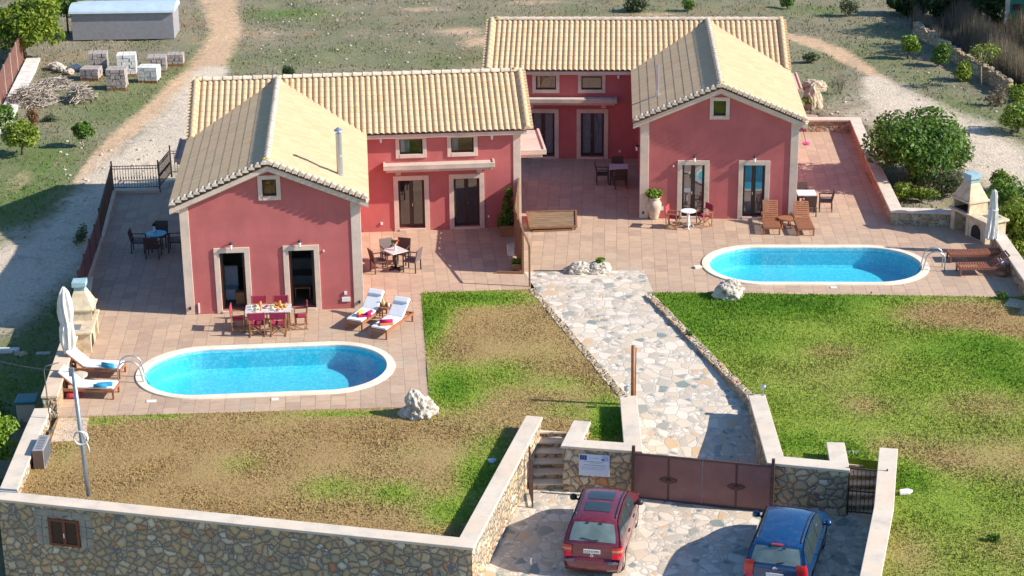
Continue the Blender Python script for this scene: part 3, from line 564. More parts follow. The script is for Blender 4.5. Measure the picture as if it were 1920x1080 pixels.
# ashlar block surround and shutter in the front wall
def front_frame(s, z, off=0):
    d = (front_corner - left_corner).normalized(); nrm = Vector((d.y, -d.x)); p = left_corner + d * s + nrm * (.21 + off); return Vector((p.x, p.y, z)), d, nrm
def solve_front(px, py):
    p0, d, nrm = front_frame(0, 0); rr = ray(px, py); k = ((p0.x - 0) * nrm.x + (p0.y - 0) * nrm.y) / (rr.x * nrm.x + rr.y * nrm.y); P = Vector((0, 0, CAM_H)) + rr * k
    return (Vector((P.x, P.y)) - Vector((p0.x, p0.y))).dot(d), P.z
s0, zt = solve_front(91, 971); s1, zb = solve_front(152, 1026)
ang = math.atan2((front_corner - left_corner).y, (front_corner - left_corner).x)
sh = thing('wall_shutter', 'small brown double shutter set in the rubble front wall', 'shutter', front_frame((s0 + s1) / 2, zb)[0], ang)
hw, hh = (s1 - s0) / 2, zt - zb
b = MB()
for x0, x1, z0, z1 in ((-hw, -hw + .07, 0, hh), (hw - .07, hw, 0, hh), (-hw + .07, hw - .07, 0, .07), (-hw + .07, hw - .07, hh - .07, hh), (-.045, .045, .07, hh - .07)): b.bx(x0, x1, -.05, .02, z0, z1)
b.build('shutter_frame', M['teak_dark'], sh)
for x0, x1 in ((-hw + .07, -.045), (.045, hw - .07)):
    b = MB(); b.bx(x0, x1, -.025, .015, .07, hh - .07); b.build('shutter_panel', M['darkwood'], sh)
b = MB(); b.box((.0, -.07, hh * .42), (.03, .03, .14)); b.build('handle', M['white'], sh)
bl = MB(); rr_ = random.Random(4)
zz = -.05
for row, (x0, x1) in enumerate((( -hw - .42, -hw - .02), (hw + .02, hw + .42))):
    z = -.02
    while z < hh:
        h = rr_.uniform(.22, .4); k = rr_.uniform(.45, .6); bl.bx(x0 + .01, x0 + (x1 - x0) * k - .01, -.022, .02, z + .01, min(z + h, hh + .05)); bl.bx(x0 + (x1 - x0) * k + .01, x1 - .01, -.018, .02, z + .01, min(z + h * .9, hh + .05)); z += h
for k in range(3): bl.bx(-hw - .4 + k * (2 * hw + .8) / 3, -hw - .42 + (k + 1) * (2 * hw + .8) / 3, -.02, .02, hh + .06, hh + .26)
bl.build('stone_surround', plain('squared stone block', (.34, .31, .25), .85, .22, 3, .3), sh)
# terrace-side wall on the left, a little higher than the front wall
stone_wall('cream capped low wall along the left edge of the near terrace, behind the white loungers', [G(92, 742, .7), G(152, 570, .7), Vector((-15.65, 66.8, 0))], .42, -3.5, .7, mat='stone_pale', capmat='capw', name='terrace_wall')
# gate pillars (L shaped walls) and right boundary wall
ex = None
tL = stone_wall('L shaped rubble gate wall with pale cap carrying the white notice board', [Vector((2.1, 53.95)), Vector((1.72, 52.38)), Vector((3.53, 52.02)), Vector((3.62, 55.85))], .44, -1.6, ZC, mat='stone2', name='gate_wall')
tR = stone_wall('rubble gate wall with pale cap behind the blue car, right of the brown gate', [Vector((7.66, 55.85)), Vector((7.62, 51.05)), Vector((9.42, 50.6)), Vector((9.55, 52.2))], .44, -1.6, ZC, mat='stone2', name='gate_wall')
stone_wall('long pale capped boundary wall running down between parking court and right lawn', [Vector((11.05, 51.75)), Vector((10.2, 47.9)), Vector((9.12, 43.95)), Vector((8.0, 40))], .44, -1.6, ZC, name='boundary_wall', mat='stone2')
# rough stone kerb right of the path, thin stone edging left of it
b = MB(); rr_ = random.Random(9)
A, B = G(1216, 552, .06), G(1408, 745, .06); L_ = (B - A).length; s = 0; d = (B - A).normalized(); k = 0
while s < L_:
    l = rr_.uniform(.28, .55); c = A + d * (s + l / 2); h = rr_.uniform(.06, .12); b.box((c.x + rr_.uniform(-.015, .015), c.y, h / 2 - .55), (l - .012, .30 + rr_.uniform(-.03, .03), h + 1.1), math.atan2(d.y, d.x) + rr_.uniform(-.04, .04)); s += l
o = b.build('kerb_wall', M['stone_pale'], bevel=.02); tag(o, 'low rough stone kerb wall along the right side of the paved path', 'kerb')
b = MB(); A, B = G(991, 541, .02), G(1158, 738, .02); L_ = (B - A).length; s = 0; d = (B - A).normalized()
while s < L_:
    l = rr_.uniform(.25, .6); c = A + d * (s + l / 2); b.box((c.x + .1, c.y, -.47), (l - .02, .26 + rr_.uniform(-.05, .06), 1.0 + rr_.uniform(-.01, .02)), math.atan2(d.y, d.x) + rr_.uniform(-.05, .05)); s += l
o = b.build('stone_edging', M['stone_pale'], bevel=.015); tag(o, 'flat pale stone edging along the left side of the paved path', 'kerb')
# stairs beside the gate walls
def stairs(label, x0, x1, y0, dirx, n=6, run=.36):
    t = thing('stone_steps', label, 'steps', ((x0 + x1) / 2, y0, FLOOR)); b = MB(); h = -FLOOR / n; wdt = x1 - x0
    for k in range(n):
        y = run * k; b.bx(-wdt / 2 + dirx * y, wdt / 2 + dirx * y, y, y + run + .25, 0, h * (k + 1) - .05)
    b.build('riser', M['stone2'], t); 
    for k in range(n):
        y = run * k; b = MB(); b.bx(-wdt / 2 + dirx * y, wdt / 2 + dirx * y, y - .03, y + run + .02, h * (k + 1) - .048, h * (k + 1)); b.build('tread', M['cap'], t)
stairs('narrow stone steps between the front lawn wall and the notice board wall', .45, 1.56, 52.35, .10)
stairs('narrow shaded stone steps behind the small barred gate on the right', 9.62, 10.85, 50.75, .10, 6, .3)
# paved corner pad at left of the near terrace
slab('paving', [G(95, 828, .03), G(110, 783, .03), G(166, 783, .03), G(160, 826, .03)], -.3, .03, M['capw'])
# terrace low walls round the farther house
gw = stone_wall('low stone garden wall with white cap, stepping round the right side of the farther terrace', [G(1512, 222, .6), G(1603, 222, .6), G(1636, 300, .6), G(1680, 392, .6), G(1800, 396, .6), G(1826, 402, .6)], .42, -1, .6, mat='stone_pale', name='garden_wall')
stone_wall('pale capped low wall behind the far right loungers, running out of the picture', [G(1868, 432, .6), G(1905, 485, .6), G(1960, 565, .6)], .42, -1, .6, mat='stone2', name='garden_wall')
# steps leading off right terrace
t = thing('terrace_steps', 'two pale steps at the right corner of the farther terrace, above the dry grass', 'steps', G(1898, 562)); b = MB(); b.box((.12, -.5, .01), (.9, .8, .06), -.5); b.build('tread', M['capw'], t); b = MB(); b.box((.5, -1.3, -.0), (1.0, .9, .05), -.5); b.build('tread', M['capw'], t)

# ------------------------------------------------------------------ the two mirrored houses
W_, WZ, RZ_, VR, VW, UB = 6.3, 4.05, 5.594, 11.945, 8.6, 13.03
EZ, OE, OF = 4.127, .346, .32
BACK = VR + (VR - VW)
def villa(label, ox, oy, rz, s, k):
    t = thing('holiday_house', label, 'house', (ox, oy, 0), rz, 'pink houses with tiled roofs')
    def P(u, v, z): return (s * u, v, z)
    class LB(MB):
        def lb(q, u0, u1, v0, v1, z0, z1): MB.bx(q, s * u0, s * u1, v0, v1, z0, z1)
    def facade(b, u0, u1, v, holes, ztop, topf=None, depth=.24):
        """wall in plane v, holes (u0,u1,z0,z1); topf gives the gable line"""
        us = sorted({u0, u1} | {h[0] for h in holes} | {h[1] for h in holes} | ({W_ / 2} if topf else set())); zs = sorted({0, ztop} | {h[2] for h in holes if h[2] < ztop} | {h[3] for h in holes if h[3] < ztop})
        for a, c in zip(us[:-1], us[1:]):
            for z0, z1 in zip(zs[:-1], zs[1:]):
                m = ((a + c) / 2, (z0 + z1) / 2)
                if any(h[0] < m[0] < h[1] and h[2] < m[1] < h[3] for h in holes): continue
                b.quad(P(a, v, z0), P(c, v, z0), P(c, v, z1), P(a, v, z1))
            if topf:
                z = ztop
                hs = [h for h in holes if h[0] < (a + c) / 2 < h[1] and h[3] > ztop]
                for h in hs:
                    if h[2] > z: b.quad(P(a, v, z), P(c, v, z), P(c, v, h[2]), P(a, v, h[2]))
                    z = h[3]
                if topf(a) > z + 1e-4 or topf(c) > z + 1e-4: b.quad(P(a, v, z), P(c, v, z), P(c, v, max(z, topf(c))), P(a, v, max(z, topf(a))))
        for h in holes:
            a, c, z0, z1 = h; w2 = v + depth
            b.quad(P(a, v, z0), P(a, v, z1), P(a, w2, z1), P(a, w2, z0)); b.quad(P(c, v, z0), P(c, w2, z0), P(c, w2, z1), P(c, v, z1))
            b.quad(P(a, v, z1), P(c, v, z1), P(c, w2, z1), P(a, w2, z1)); b.quad(P(a, v, z0), P(a, w2, z0), P(c, w2, z0), P(c, v, z0))
    SL = (RZ_ - EZ) / (W_ / 2 + OE)
    gable = lambda u: RZ_ - .12 - SL * abs(u - W_ / 2)
    gd = [(1.28, 2.16, .1, 2.28), (3.72, 4.62, .1, 2.28)]; gw_ = (2.93, 3.42, 4.34, 4.95)
    wd = [(7.83, 8.87, .1, 2.12), (10.05, 11.08, .1, 2.12)]; ww = [(7.93, 8.85, 3.2, 3.82), (9.98, 10.88, 3.2, 3.82)]
    b = LB()
    facade(b, 0, W_, 0, gd + [gw_], WZ, gable)
    facade(b, W_, UB - .3, VW, wd + ww, WZ + .1)
    b.quad(P(W_, 0, 0), P(W_, VW, 0), P(W_, VW, WZ + .12), P(W_, 0, WZ + .12)); b.quad(P(0, BACK, 0), P(0, 0, 0), P(0, 0, WZ), P(0, BACK, WZ))
    e = UB - .3; b.quad(P(e, VW, 0), P(e, BACK, 0), P(e, BACK, WZ), P(e, VW, WZ)); b.add([P(e, VW, WZ), P(e, BACK, WZ), P(e, VR, RZ_ - .1)], [(0, 1, 2)])
    b.add([P(0, VW, WZ), P(0, BACK, WZ), P(0, VR, RZ_ - .1)], [(0, 1, 2)])
    b.quad(P(0, BACK, 0), P(e, BACK, 0), P(e, BACK, WZ), P(0, BACK, WZ))
    b.build('wall', M['plaster'], t, fix=False)
    # corner pilasters, plinth
    for (u0, u1, v0, v1) in ((-.02, .30, -.03, .2), (W_ - .32, W_ + .03, -.03, .3), (e - .28, e + .03, VW - .03, VW + .25)):
        b = LB(); b.lb(u0, u1, v0, v1, 0, WZ - .02); b.build('pilaster', M['trim'], t, bevel=.01)
    for q in ((.305, W_ - .325, -.015, .05, 0, .10), (W_ + .05, e - .29, VW - .015, VW + .05, 0, .1)):
        b = LB(); b.lb(*q); b.build('plinth', M['plaster'], t)
    # (plinth is broken at the doors by the surrounds, which stand prouder)
    # cornices
    b = LB(); 
    for sg in (-1, 1):
        def cp(d, dz, v): u = W_ / 2 + sg * d; return P(u, v, RZ_ - .10 - SL * d + dz)
        D = W_ / 2 + OE - .02; vv = (-OF + .04, .0)
        A = [cp(0, -.26, -.02), cp(0, .02, -.02), cp(0, .02, vv[0]), cp(0, -.16, vv[0])]; B = [cp(D, -.26, -.02), cp(D, .02, -.02), cp(D, .02, vv[0]), cp(D, -.16, vv[0])]
        b.add(A + B, [(0, 1, 5, 4), (1, 2, 6, 5), (2, 3, 7, 6), (3, 0, 4, 7), (0, 3, 2, 1), (4, 5, 6, 7)])
    b.build('gable_cornice', M['trim'], t)
    for q in ((W_ + .1, UB - .05, VW - .26, VW + .02, WZ - .12, WZ + .03), (-OE + .05, 0, -OF + .1, VW, WZ - .14, WZ - .02), (W_, W_ + OE - .05, -OF + .1, VW - .265, WZ - .14, WZ - .02)):
        b = LB(); b.lb(*q); b.build('eave_cornice', M['trim'], t)
    # roofs: rows of barrel tiles
    def tiles(name, o, du, ds, wid, length, p=.235, c=.37, seg=6, rel=.072, lf=.016):
        o, du, ds = Vector(o), Vector(du), Vector(ds); nrm = du.cross(ds)
        if nrm.z < 0: nrm = -nrm
        nu = int(round(wid / p)); p = wid / nu; ncs = int(round(length / c)); c = length / ncs
        rr = np.random.default_rng(k * 7 + len(name)); V = []; UV = []
        m = nu * seg + 1
        for i in range(ncs):
            for e_, lift in ((0, lf), (1, 0)):
                for j in range(m):
                    x = j / seg; prof = abs(math.sin(math.pi * x)) ** .75
                    jit = mnoise.noise((math.floor(x + 1e-6) * 3.1, i * 2.7, k)) * .005
                    q = o + du * (x * p) + ds * ((i + e_) * c + (jit if e_ == 0 and i > 0 else 0)) + nrm * (prof * rel + lift + jit * .6)
                    V.append(q); UV.append((x, i + .5))
        rows = ncs * 2; I = np.arange(rows * m).reshape(rows, m); F = np.stack([I[:-1, :-1], I[:-1, 1:], I[1:, 1:], I[1:, :-1]], -1).reshape(-1, 4)
        A0, B0, C0 = Vector(V[F[0][0]]), Vector(V[F[0][1]]), Vector(V[F[0][3]])
        if (B0 - A0).cross(C0 - A0).dot(nrm) < 0: F = F[:, ::-1]
        ob = np_mesh(name, [tuple(v) for v in V], F, M['tile'], t); uv = ob.data.uv_layers.new(name='uv'); li = np.zeros(len(ob.data.loops), np.int32); ob.data.loops.foreach_get('vertex_index', li)
        uva = np.array(UV); uva[:, 0] = uva[:, 0] + .001; fc = np.repeat(F[:, 0].reshape(-1, 1), 4, 1).ravel(); uvv = np.stack([np.floor(uva[np.minimum.reduce([li, li]), 0] * 1.0) + 0, uva[li, 1]], 1)
        # one colour cell per tile: take the cell of the face's lowest column
        base = np.floor((F.min(axis=1) % m) / seg + 1e-6); uvv[:, 0] = np.repeat(base + .5, 4); uv.data.foreach_set('uv', uvv.astype(np.float32).ravel()); return ob
    L = W_ / 2 + OE; hL = math.hypot(L, RZ_ - EZ); up = (RZ_ - EZ) / hL; ac = L / hL
    VWE = VW - .33; LW = VR - VWE; hW = math.hypot(LW, RZ_ - EZ)
    r1 = tiles('gable_roof', P(-OE, -OF, EZ), (0, 1, 0), (s * ac, 0, up), VR + OF, hL, rel=.032, lf=.010)
    r2 = tiles('gable_roof', P(W_ + OE, -OF, EZ), (0, 1, 0), (-s * ac, 0, up), VR + OF, hL, rel=.032, lf=.010)
    r3 = tiles('wing_roof', P(-.2, VWE, EZ), (s, 0, 0), (0, LW / hW, (RZ_ - EZ) / hW), UB + .2, hW)
    r4 = tiles('wing_roof', P(-.2, 2 * VR - VWE, EZ), (s, 0, 0), (0, -LW / hW, (RZ_ - EZ) / hW), UB + .2, hW)
    # ridge caps: overlapping half barrels
    def caps(name, A, B, r=.125, l=.40, par=t, mat='tile'):
        b = MB(); A, B = Vector(A), Vector(B); n = max(1, int((B - A).length / l)); d = (B - A) / n; a = d.cross(Vector((0, 0, 1))).normalized(); u = a.cross(d).normalized()
        for i in range(n):
            V = []
            for e_, rr in ((-.06, r * 1.1), (1.0, r * .86)):
                for q in range(9):
                    th = math.pi * q / 8; V.append(A + d * (i + e_) + a * math.cos(th) * rr + u * (math.sin(th) * rr))
            b.add(V, [(q, q + 1, q + 10, q + 9) for q in range(8)] + [tuple(range(9)), tuple(range(17, 8, -1))])
        return b.build(name, M[mat], par)
    caps('ridge_cap', P(W_ / 2, -OF - .02, RZ_ + .035), P(W_ / 2, VR - .1, RZ_ + .035), mat='tile_pale', par=t)
    caps('ridge_cap', P(-.25, VR, RZ_ + .05), P(UB + .05, VR, RZ_ + .05), par=t, mat='tile_pale')
    # verge tiles along the front gable (short barrels set across the edge, mortared ends)
    b = MB(); n = int(hL / .235)
    for sg in (-1, 1):
        for i in range(n + 1):
            d = (i + .45) * .235 * ac
            if d > L: continue
            u = W_ / 2 + sg * d; z = RZ_ - SL * d + .05; r = .112; V = []
            for v0, rr in ((-OF - .09, r), (-OF + .30, r * .82)):
                for q in range(9):
                    th = math.pi * q / 8; V.append(P(u + math.cos(th) * rr, v0, z + math.sin(th) * rr * 1.1 - sg * 0 - SL * 0))
            b.add(V, [(q, q + 1, q + 10, q + 9) for q in range(8)] + [tuple(range(9))])
    vg = b.build('verge_tiles', M['tile_pale'], t)
    # wing end verges: a barrel row down the slope
    for uu in (UB - .02, -.16):
        b = MB(); n = int(hW / .34)
        for i in range(n):
            f0, f1 = (i - .08) / n, (i + 1) / n; V = []
            for f, rr in ((f0, .135), (f1, .11)):
                for q in range(9):
                    th = math.pi * q / 8; V.append(P(uu + math.cos(th) * rr, VWE + LW * f, EZ + (RZ_ - EZ) * f + .06 + math.sin(th) * rr))
            b.add(V, [(q, q + 1, q + 10, q + 9) for q in range(8)] + [tuple(range(9))])
        n = int(hW / .2)
        sd = 1 if uu > 1 else -1
        for i in range(n):
            f = (i + .5) / n; V = []
            for du_, rr in ((.05, .075), (.24, .085)):
                for q in range(7):
                    th = math.pi * q / 6; V.append(P(uu + sd * du_, VWE + LW * f + math.cos(th) * rr, EZ + (RZ_ - EZ) * f + .0 + math.sin(th) * rr * 1.3))
            b.add(V, [(q, q + 1, q + 8, q + 7) for q in range(6)] + [tuple(range(13, 6, -1))])
        b.build('verge_tiles', M['tile'], t)
    for (u, v, z, r) in ((W_ / 2 + .03, -OF + .1, RZ_ + .15, .09), (W_ / 2 - .1, -OF + .22, RZ_ + .14, .06), (-.1, VR, RZ_ + .16, .09), (UB - .25, VR - .05, RZ_ + .17, .08)): b = MB(); b.lathe([(r * .3, -.05), (r, -.02), (r * .8, .02), (.01, .04)], 9, P(u, v, z)); b.build('lichen_patch', M['lichen'], t)
    # doors
    def surround(h, v, name='surround', tw=.19, sill=True):
        a, c, z0, z1 = h; b = LB(); b.lb(a - tw, a, v - .05, v + .03, 0 if sill else z0 - tw, z1 + tw); b.lb(c, c + tw, v - .05, v + .03, 0 if sill else z0 - tw, z1 + tw); b.lb(a, c, v - .05, v + .03, z1, z1 + tw)
        if sill: b.lb(a, c, v - .10, v + .24, 0, z0 - .001)
        else: b.lb(a, c, v - .06, v + .03, z0 - tw, z0)
        return b
    def door(h, v, gmat, open_=False):
        a, c, z0, z1 = h; m = (a + c) / 2; q = v + .17
        b = LB(); f = .06
        b.lb(a + .002, a + f, q - .03, q + .03, z0, z1); b.lb(c - f, c - .002, q - .03, q + .03, z0, z1); b.lb(a + f, c - f, q - .03, q + .03, z1 - f, z1)
        if open_:
            for uu in (a + f, c - f - .04): b.lb(uu, uu + .04, q + .04, q + .46, z0, z1 - f)
            d = b.build('door', M['darkwood'], t)
        else:
            b.lb(m - .085, m + .085, q - .035, q + .02, z0, z1 - f); b.lb(a + f, m - .085, q - .02, q + .02, z0, z0 + .12); b.lb(m + .085, c - f, q - .02, q + .02, z0, z0 + .12)
            for x0, x1 in ((a + f, a + f + .03), (c - f - .03, c - f)): b.lb(x0, x1, q - .02, q + .02, z0 + .12, z1 - f)
            d = b.build('door', M['darkwood'], t)
            for x0, x1 in ((a + f + .03, m - .085), (m + .085, c - f - .03)):
                b = MB(); b.quad(P(x0, q, z0 + .12), P(x1, q, z0 + .12), P(x1, q, z1 - f), P(x0, q, z1 - f)); b.build('pane', gmat, d)
            b = LB(); b.lb(m + .03, m + .05, q - .08, q - .035, 1.0, 1.12); b.build('handle', M['chrome'], d)
        sb = surround(h, v).build('surround', M['trim'], d, bevel=.008)
        return d
    for h in gd:
        d = door(h, 0, M['glass_pool'], open_=(k == 0))
        a, c, z0, z1 = h
        if k == 1:
            b = MB(); m = 14
            for j in range(m):
                x0, x1 = a + .05 + (c - a - .1) * j / m, a + .05 + (c - a - .1) * (j + 1) / m; w0, w1 = .36 + .03 * (j % 2), .36 + .03 * ((j + 1) % 2); b.quad(P(x0, w0, z0 + .03), P(x1, w1, z0 + .03), P(x1, w1, z1), P(x0, w0, z1))
            b.build('curtain', M['curtain'], d)
    for h in wd:
        d = door(h, VW, M['glass']); a, c, z0, z1 = h
        if k == 1:
            for x0_, x1_ in ((a + .06, (a + c) / 2 - .06), ((a + c) / 2 + .06, c - .06)):
                b = MB(); m = 8
                for j in range(m):
                    x0, x1 = x0_ + (x1_ - x0_) * j / m, x0_ + (x1_ - x0_) * (j + 1) / m; w0, w1 = VW + .24 + .03 * (j % 2), VW + .24 + .03 * ((j + 1) % 2); b.quad(P(x0, w0, z0 + .03), P(x1, w1, z0 + .03), P(x1, w1, z1), P(x0, w0, z1))
                b.build('curtain', M['curtain'], d)
    def window(h, v, tw):
        a, c, z0, z1 = h; q = v + .12; b = LB(); f = .05
        b.lb(a + .002, a + f, q - .025, q + .025, z0, z1); b.lb(c - f, c - .002, q - .025, q + .025, z0, z1); b.lb(a + f, c - f, q - .025, q + .025, z0, z0 + f); b.lb(a + f, c - f, q - .025, q + .025, z1 - f, z1); d = b.build('window', M['darkwood'], t)
        b = MB(); b.quad(P(a + f, q, z0 + f), P(c - f, q, z0 + f), P(c - f, q, z1 - f), P(a + f, q, z1 - f)); b.build('pane', M['glass'], d)
        surround(h, v, tw=tw, sill=False).build('surround', M['trim'], d, bevel=.008)
        return d
    window(gw_, 0, .15)
    for i, h in enumerate(ww):
        d = window(h, VW, .155)
        if k == 0:
            b = MB(); x = h[0] + .02; w = (h[1] - h[0]) * (.42 if i == 0 else .3); m = 5
            for j in range(m): b.quad(P(x + w * j / m, VW + .2 + .03 * (j % 2), h[2]), P(x + w * (j + 1) / m, VW + .2 + .03 * ((j + 1) % 2), h[2]), P(x + w * (j + 1) / m, VW + .2 + .03 * ((j + 1) % 2), h[3]), P(x + w * j / m, VW + .2 + .03 * (j % 2), h[3]))
            b.build('curtain', M['curtain'], d)
    # interior shells so that the openings look into rooms
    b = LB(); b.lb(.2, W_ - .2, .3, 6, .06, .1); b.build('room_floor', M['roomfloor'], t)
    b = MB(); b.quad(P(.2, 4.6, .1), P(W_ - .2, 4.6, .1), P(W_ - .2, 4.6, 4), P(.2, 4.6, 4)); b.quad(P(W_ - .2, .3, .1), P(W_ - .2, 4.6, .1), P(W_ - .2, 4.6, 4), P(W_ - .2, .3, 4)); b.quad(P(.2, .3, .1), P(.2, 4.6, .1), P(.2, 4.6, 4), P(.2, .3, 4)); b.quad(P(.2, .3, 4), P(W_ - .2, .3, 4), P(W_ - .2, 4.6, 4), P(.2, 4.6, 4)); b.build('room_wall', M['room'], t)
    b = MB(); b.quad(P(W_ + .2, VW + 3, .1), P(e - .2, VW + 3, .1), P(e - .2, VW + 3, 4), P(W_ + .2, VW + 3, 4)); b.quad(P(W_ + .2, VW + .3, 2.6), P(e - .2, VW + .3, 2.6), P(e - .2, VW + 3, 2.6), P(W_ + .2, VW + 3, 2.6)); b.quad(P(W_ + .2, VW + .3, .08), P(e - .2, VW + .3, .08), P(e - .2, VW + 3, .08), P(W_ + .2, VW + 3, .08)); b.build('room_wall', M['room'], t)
    # canopies
    def canopy(boxes):
        b = LB()
        for x in boxes: b.lb(*x)
        return b.build('canopy', M['render'], t, bevel=.01)
    canopy([(7.26, 11.68, VW - .62, VW - .002, 2.72, 2.86), (7.26, 11.68, VW - .62, VW - .52, 2.862, 2.91), (7.26, 7.34, VW - .52, VW - .002, 2.862, 2.91), (11.60, 11.68, VW - .52, VW - .002, 2.862, 2.91), (7.36, 11.58, VW - .5, VW - .002, 2.60, 2.718), (7.75, 7.95, VW - .3, VW - .002, 2.42, 2.598), (10.98, 11.18, VW - .3, VW - .002, 2.42, 2.598)])
    canopy([(UB - .268, UB + .85, VW + .95, VW + 4.2, 2.72, 2.86), (UB + .75, UB + .85, VW + .95, VW + 4.2, 2.862, 2.92), (UB - .268, UB + .75, VW + .95, VW + 1.03, 2.862, 2.92), (UB - .268, UB + .70, VW + 1.05, VW + 4.1, 2.58, 2.718)])
    canopy([(-1.1, -.002, 10.15, 13.1, 2.72, 2.86), (-1.1, -1.02, 10.15, 13.1, 2.862, 2.91), (-.98, -.002, 10.25, 13.0, 2.6, 2.718)])
    # wall lanterns
    def lantern(u, v, z, mu=0):
        b = MB(); c = P(u, v, z); 
        if mu: arm = (c[0] + s * mu * .07, c[1], c[2]); tip = (c[0] + s * mu * .14, c[1], c[2])
        else: arm = (c[0], c[1] - .07, c[2]); tip = (c[0], c[1] - .14, c[2])
        b.tube([c, (arm[0], arm[1], arm[2] + .08), (tip[0], tip[1], tip[2] + .07)], .014, 6); b.lathe([(.02, .09), (.075, .03), (.08, .01), (.03, .0)], 8, tip); b.lathe([(.01, -.19), (.045, -.18), (.04, -.17)], 8, tip); l = b.build('wall_lantern', M['black'], t)
        b = MB(); b.lathe([(.035, -.17), (.055, 0)], 8, tip); b.build('lantern_glass', M['white'], l)
    for u in ((1.72, 4.14)): lantern(u, 0, 2.62)
    lantern(7.2, VW, 3.9); lantern(11.6, VW, 3.9) if k == 0 else None
    if k == 1: lantern(W_, 2.2, 2.4, 1); lantern(0, 3.0, 3.4, -1)
    # flue pipe
    b = MB(); fu, fv, fz = (5.65, 1.5, 4.5) if k == 0 else (5.62, 2.2, 4.5)
    b.lathe([(.12, 0), (.115, .1), (.11, .12), (.11, .75), (.115, .76), (.115, .79), (.11, .80), (.108, 1.62)] if k == 0 else [(.10, 0), (.07, .3), (.065, .32), (.062, 1.3), (.08, 1.3), (.08, 1.36), (.05, 1.37)], 14, P(fu, fv, fz)); fl_ = b.build('flue', M['steel'], t, False)
    if k == 0: b = MB(); b.lathe([(.05, 1.64), (.05, 1.70), (.17, 1.71), (.16, 1.74), (.02, 1.84)], 14, P(fu, fv, fz)); b.build('rain_cap', M['steel'], fl_)
    # sockets and spot fittings on the walls
    for q in ((5.55, 5.85, -.04, 0, .28, .44) if k == 0 else (5.35, 5.65, -.04, 0, .35, .5), (5.64, 5.74, -.05, 0, .55, .66), (7.08, 7.17, VW - .05, VW, .3, .4), (11.4, 11.47, VW - .05, VW, .45, .54), (4.95, 5.0, -.06, 0, 2.2, 2.26)): b = LB(); b.lb(*q); b.build('wall_socket', M['white'], t)
    for q in ((.10, .17, -.09, -.03, .2, .3), (W_ - .16, W_ - .09, -.09, -.03, .2, .3)): b = LB(); b.lb(*q); b.build('wall_spotlight', M['black'], t)
    if k == 0: b = LB(); b.lb(.42, .47, -.06, 0, .05, .42); b.build('downpipe', M['white'], t)
    return t
V1 = villa('nearer pink house on the left with two open front doors and a capped steel flue', -11.651, 64.618, R(4.398), 1, 0)
V2 = villa('farther pink house on the right with closed glazed front doors reflecting the pool', 11.561, 74.753, R(-3.12), -1, 1)
def VL(k, u, v, z=0):
    o, r, s = ((-11.651, 64.618), R(4.398), 1) if k == 0 else ((11.561, 74.753), R(-3.12), -1)
    u = s * u; return Vector((o[0] + u * math.cos(r) - v * math.sin(r), o[1] + u * math.sin(r) + v * math.cos(r), z))
# furniture glimpsed through the open doors of the nearer house
t = thing('sofa', 'low grey sofa glimpsed through the right open door of the nearer house', 'sofa', VL(0, 4.2, 2.6, .1), R(4.4)); b = MB(); b.bx(-.75, .55, -.4, .35, 0, .42); b.build('seat', M['grey_box'], t, bevel=.05); b = MB(); b.bx(-.75, .55, .36, .55, 0, .85); b.build('backrest', M['grey_box'], t, bevel=.05)
t = thing('side_table', 'small slatted wooden table catching the sun inside the right open door', 'table', VL(0, 4.12, 1.1, .1), R(4.4)); b = MB(); b.bx(-.3, .3, -.16, -.02, .38, .42); b.bx(-.3, .3, .02, .16, .38, .42); b.build('tabletop', M['pine'], t)
for x in (-.26, .26):
    for y in (-.13, .13): b = MB(); b.bx(x - .02, x + .02, y - .02, y + .02, 0, .38); b.build('leg', M['pine'], t)
t = thing('armchair', 'armchair under a pale blue throw inside the left open door', 'chair', VL(0, 1.5, 1.3, .1), R(4.4)); b = MB(); b.bx(-.3, .3, -.3, .3, .0, .42); b.build('seat', M['curtain'], t, bevel=.06); b = MB(); b.bx(-.3, .3, .2, .36, .3, 1.15); b.build('backrest', M['curtain'], t, bevel=.06)
t = thing('wooden_box', 'small wooden box on the floor inside the left open door', 'box', VL(0, 1.9, .75, .1), R(4)); b = MB(); b.bx(-.17, .17, -.14, .14, 0, .4); b.bx(-.19, .19, -.16, .16, .402, .44); b.build('box_body', M['pine'], t)

# ------------------------------------------------------------------ furniture (every kind faces -y in its own frame)
def yaw_to(d): return math.atan2(d.x, -d.y)          # rotation that turns local -y into direction d
def mk_wicker(label, loc, rz, mat='wicker', group='dark woven armchairs'):
    t = thing('wicker_chair', label, 'chair', loc, rz, group)
    b = MB(); b.bx(-.26, .26, -.27, .25, .40, .45); b.build('seat', M[mat], t, bevel=.015)
    b = MB(); P = [Vector((0, .235 + .02 * 0, .45)), Vector((0, .34, .92))]; b.bar(P[0], P[1], .52, .045, up=(0, 1, 0)); b.build('backrest', M[mat], t, bevel=.01)
    for sx in (-1, 1):
        b = MB(); b.bar((sx * .25, .25, 0), (sx * .25, .245, .42), .042); b.build('leg', M['wicker'], t)
        b = MB(); b.bar((sx * .25, -.25, 0), (sx * .25, -.25, .63), .042); b.build('leg', M['wicker'], t)
        b = MB(); b.bar((sx * .25, -.29, .645), (sx * .25, .29, .66), .045, .03); b.build('armrest', M['wicker'], t)
    return t
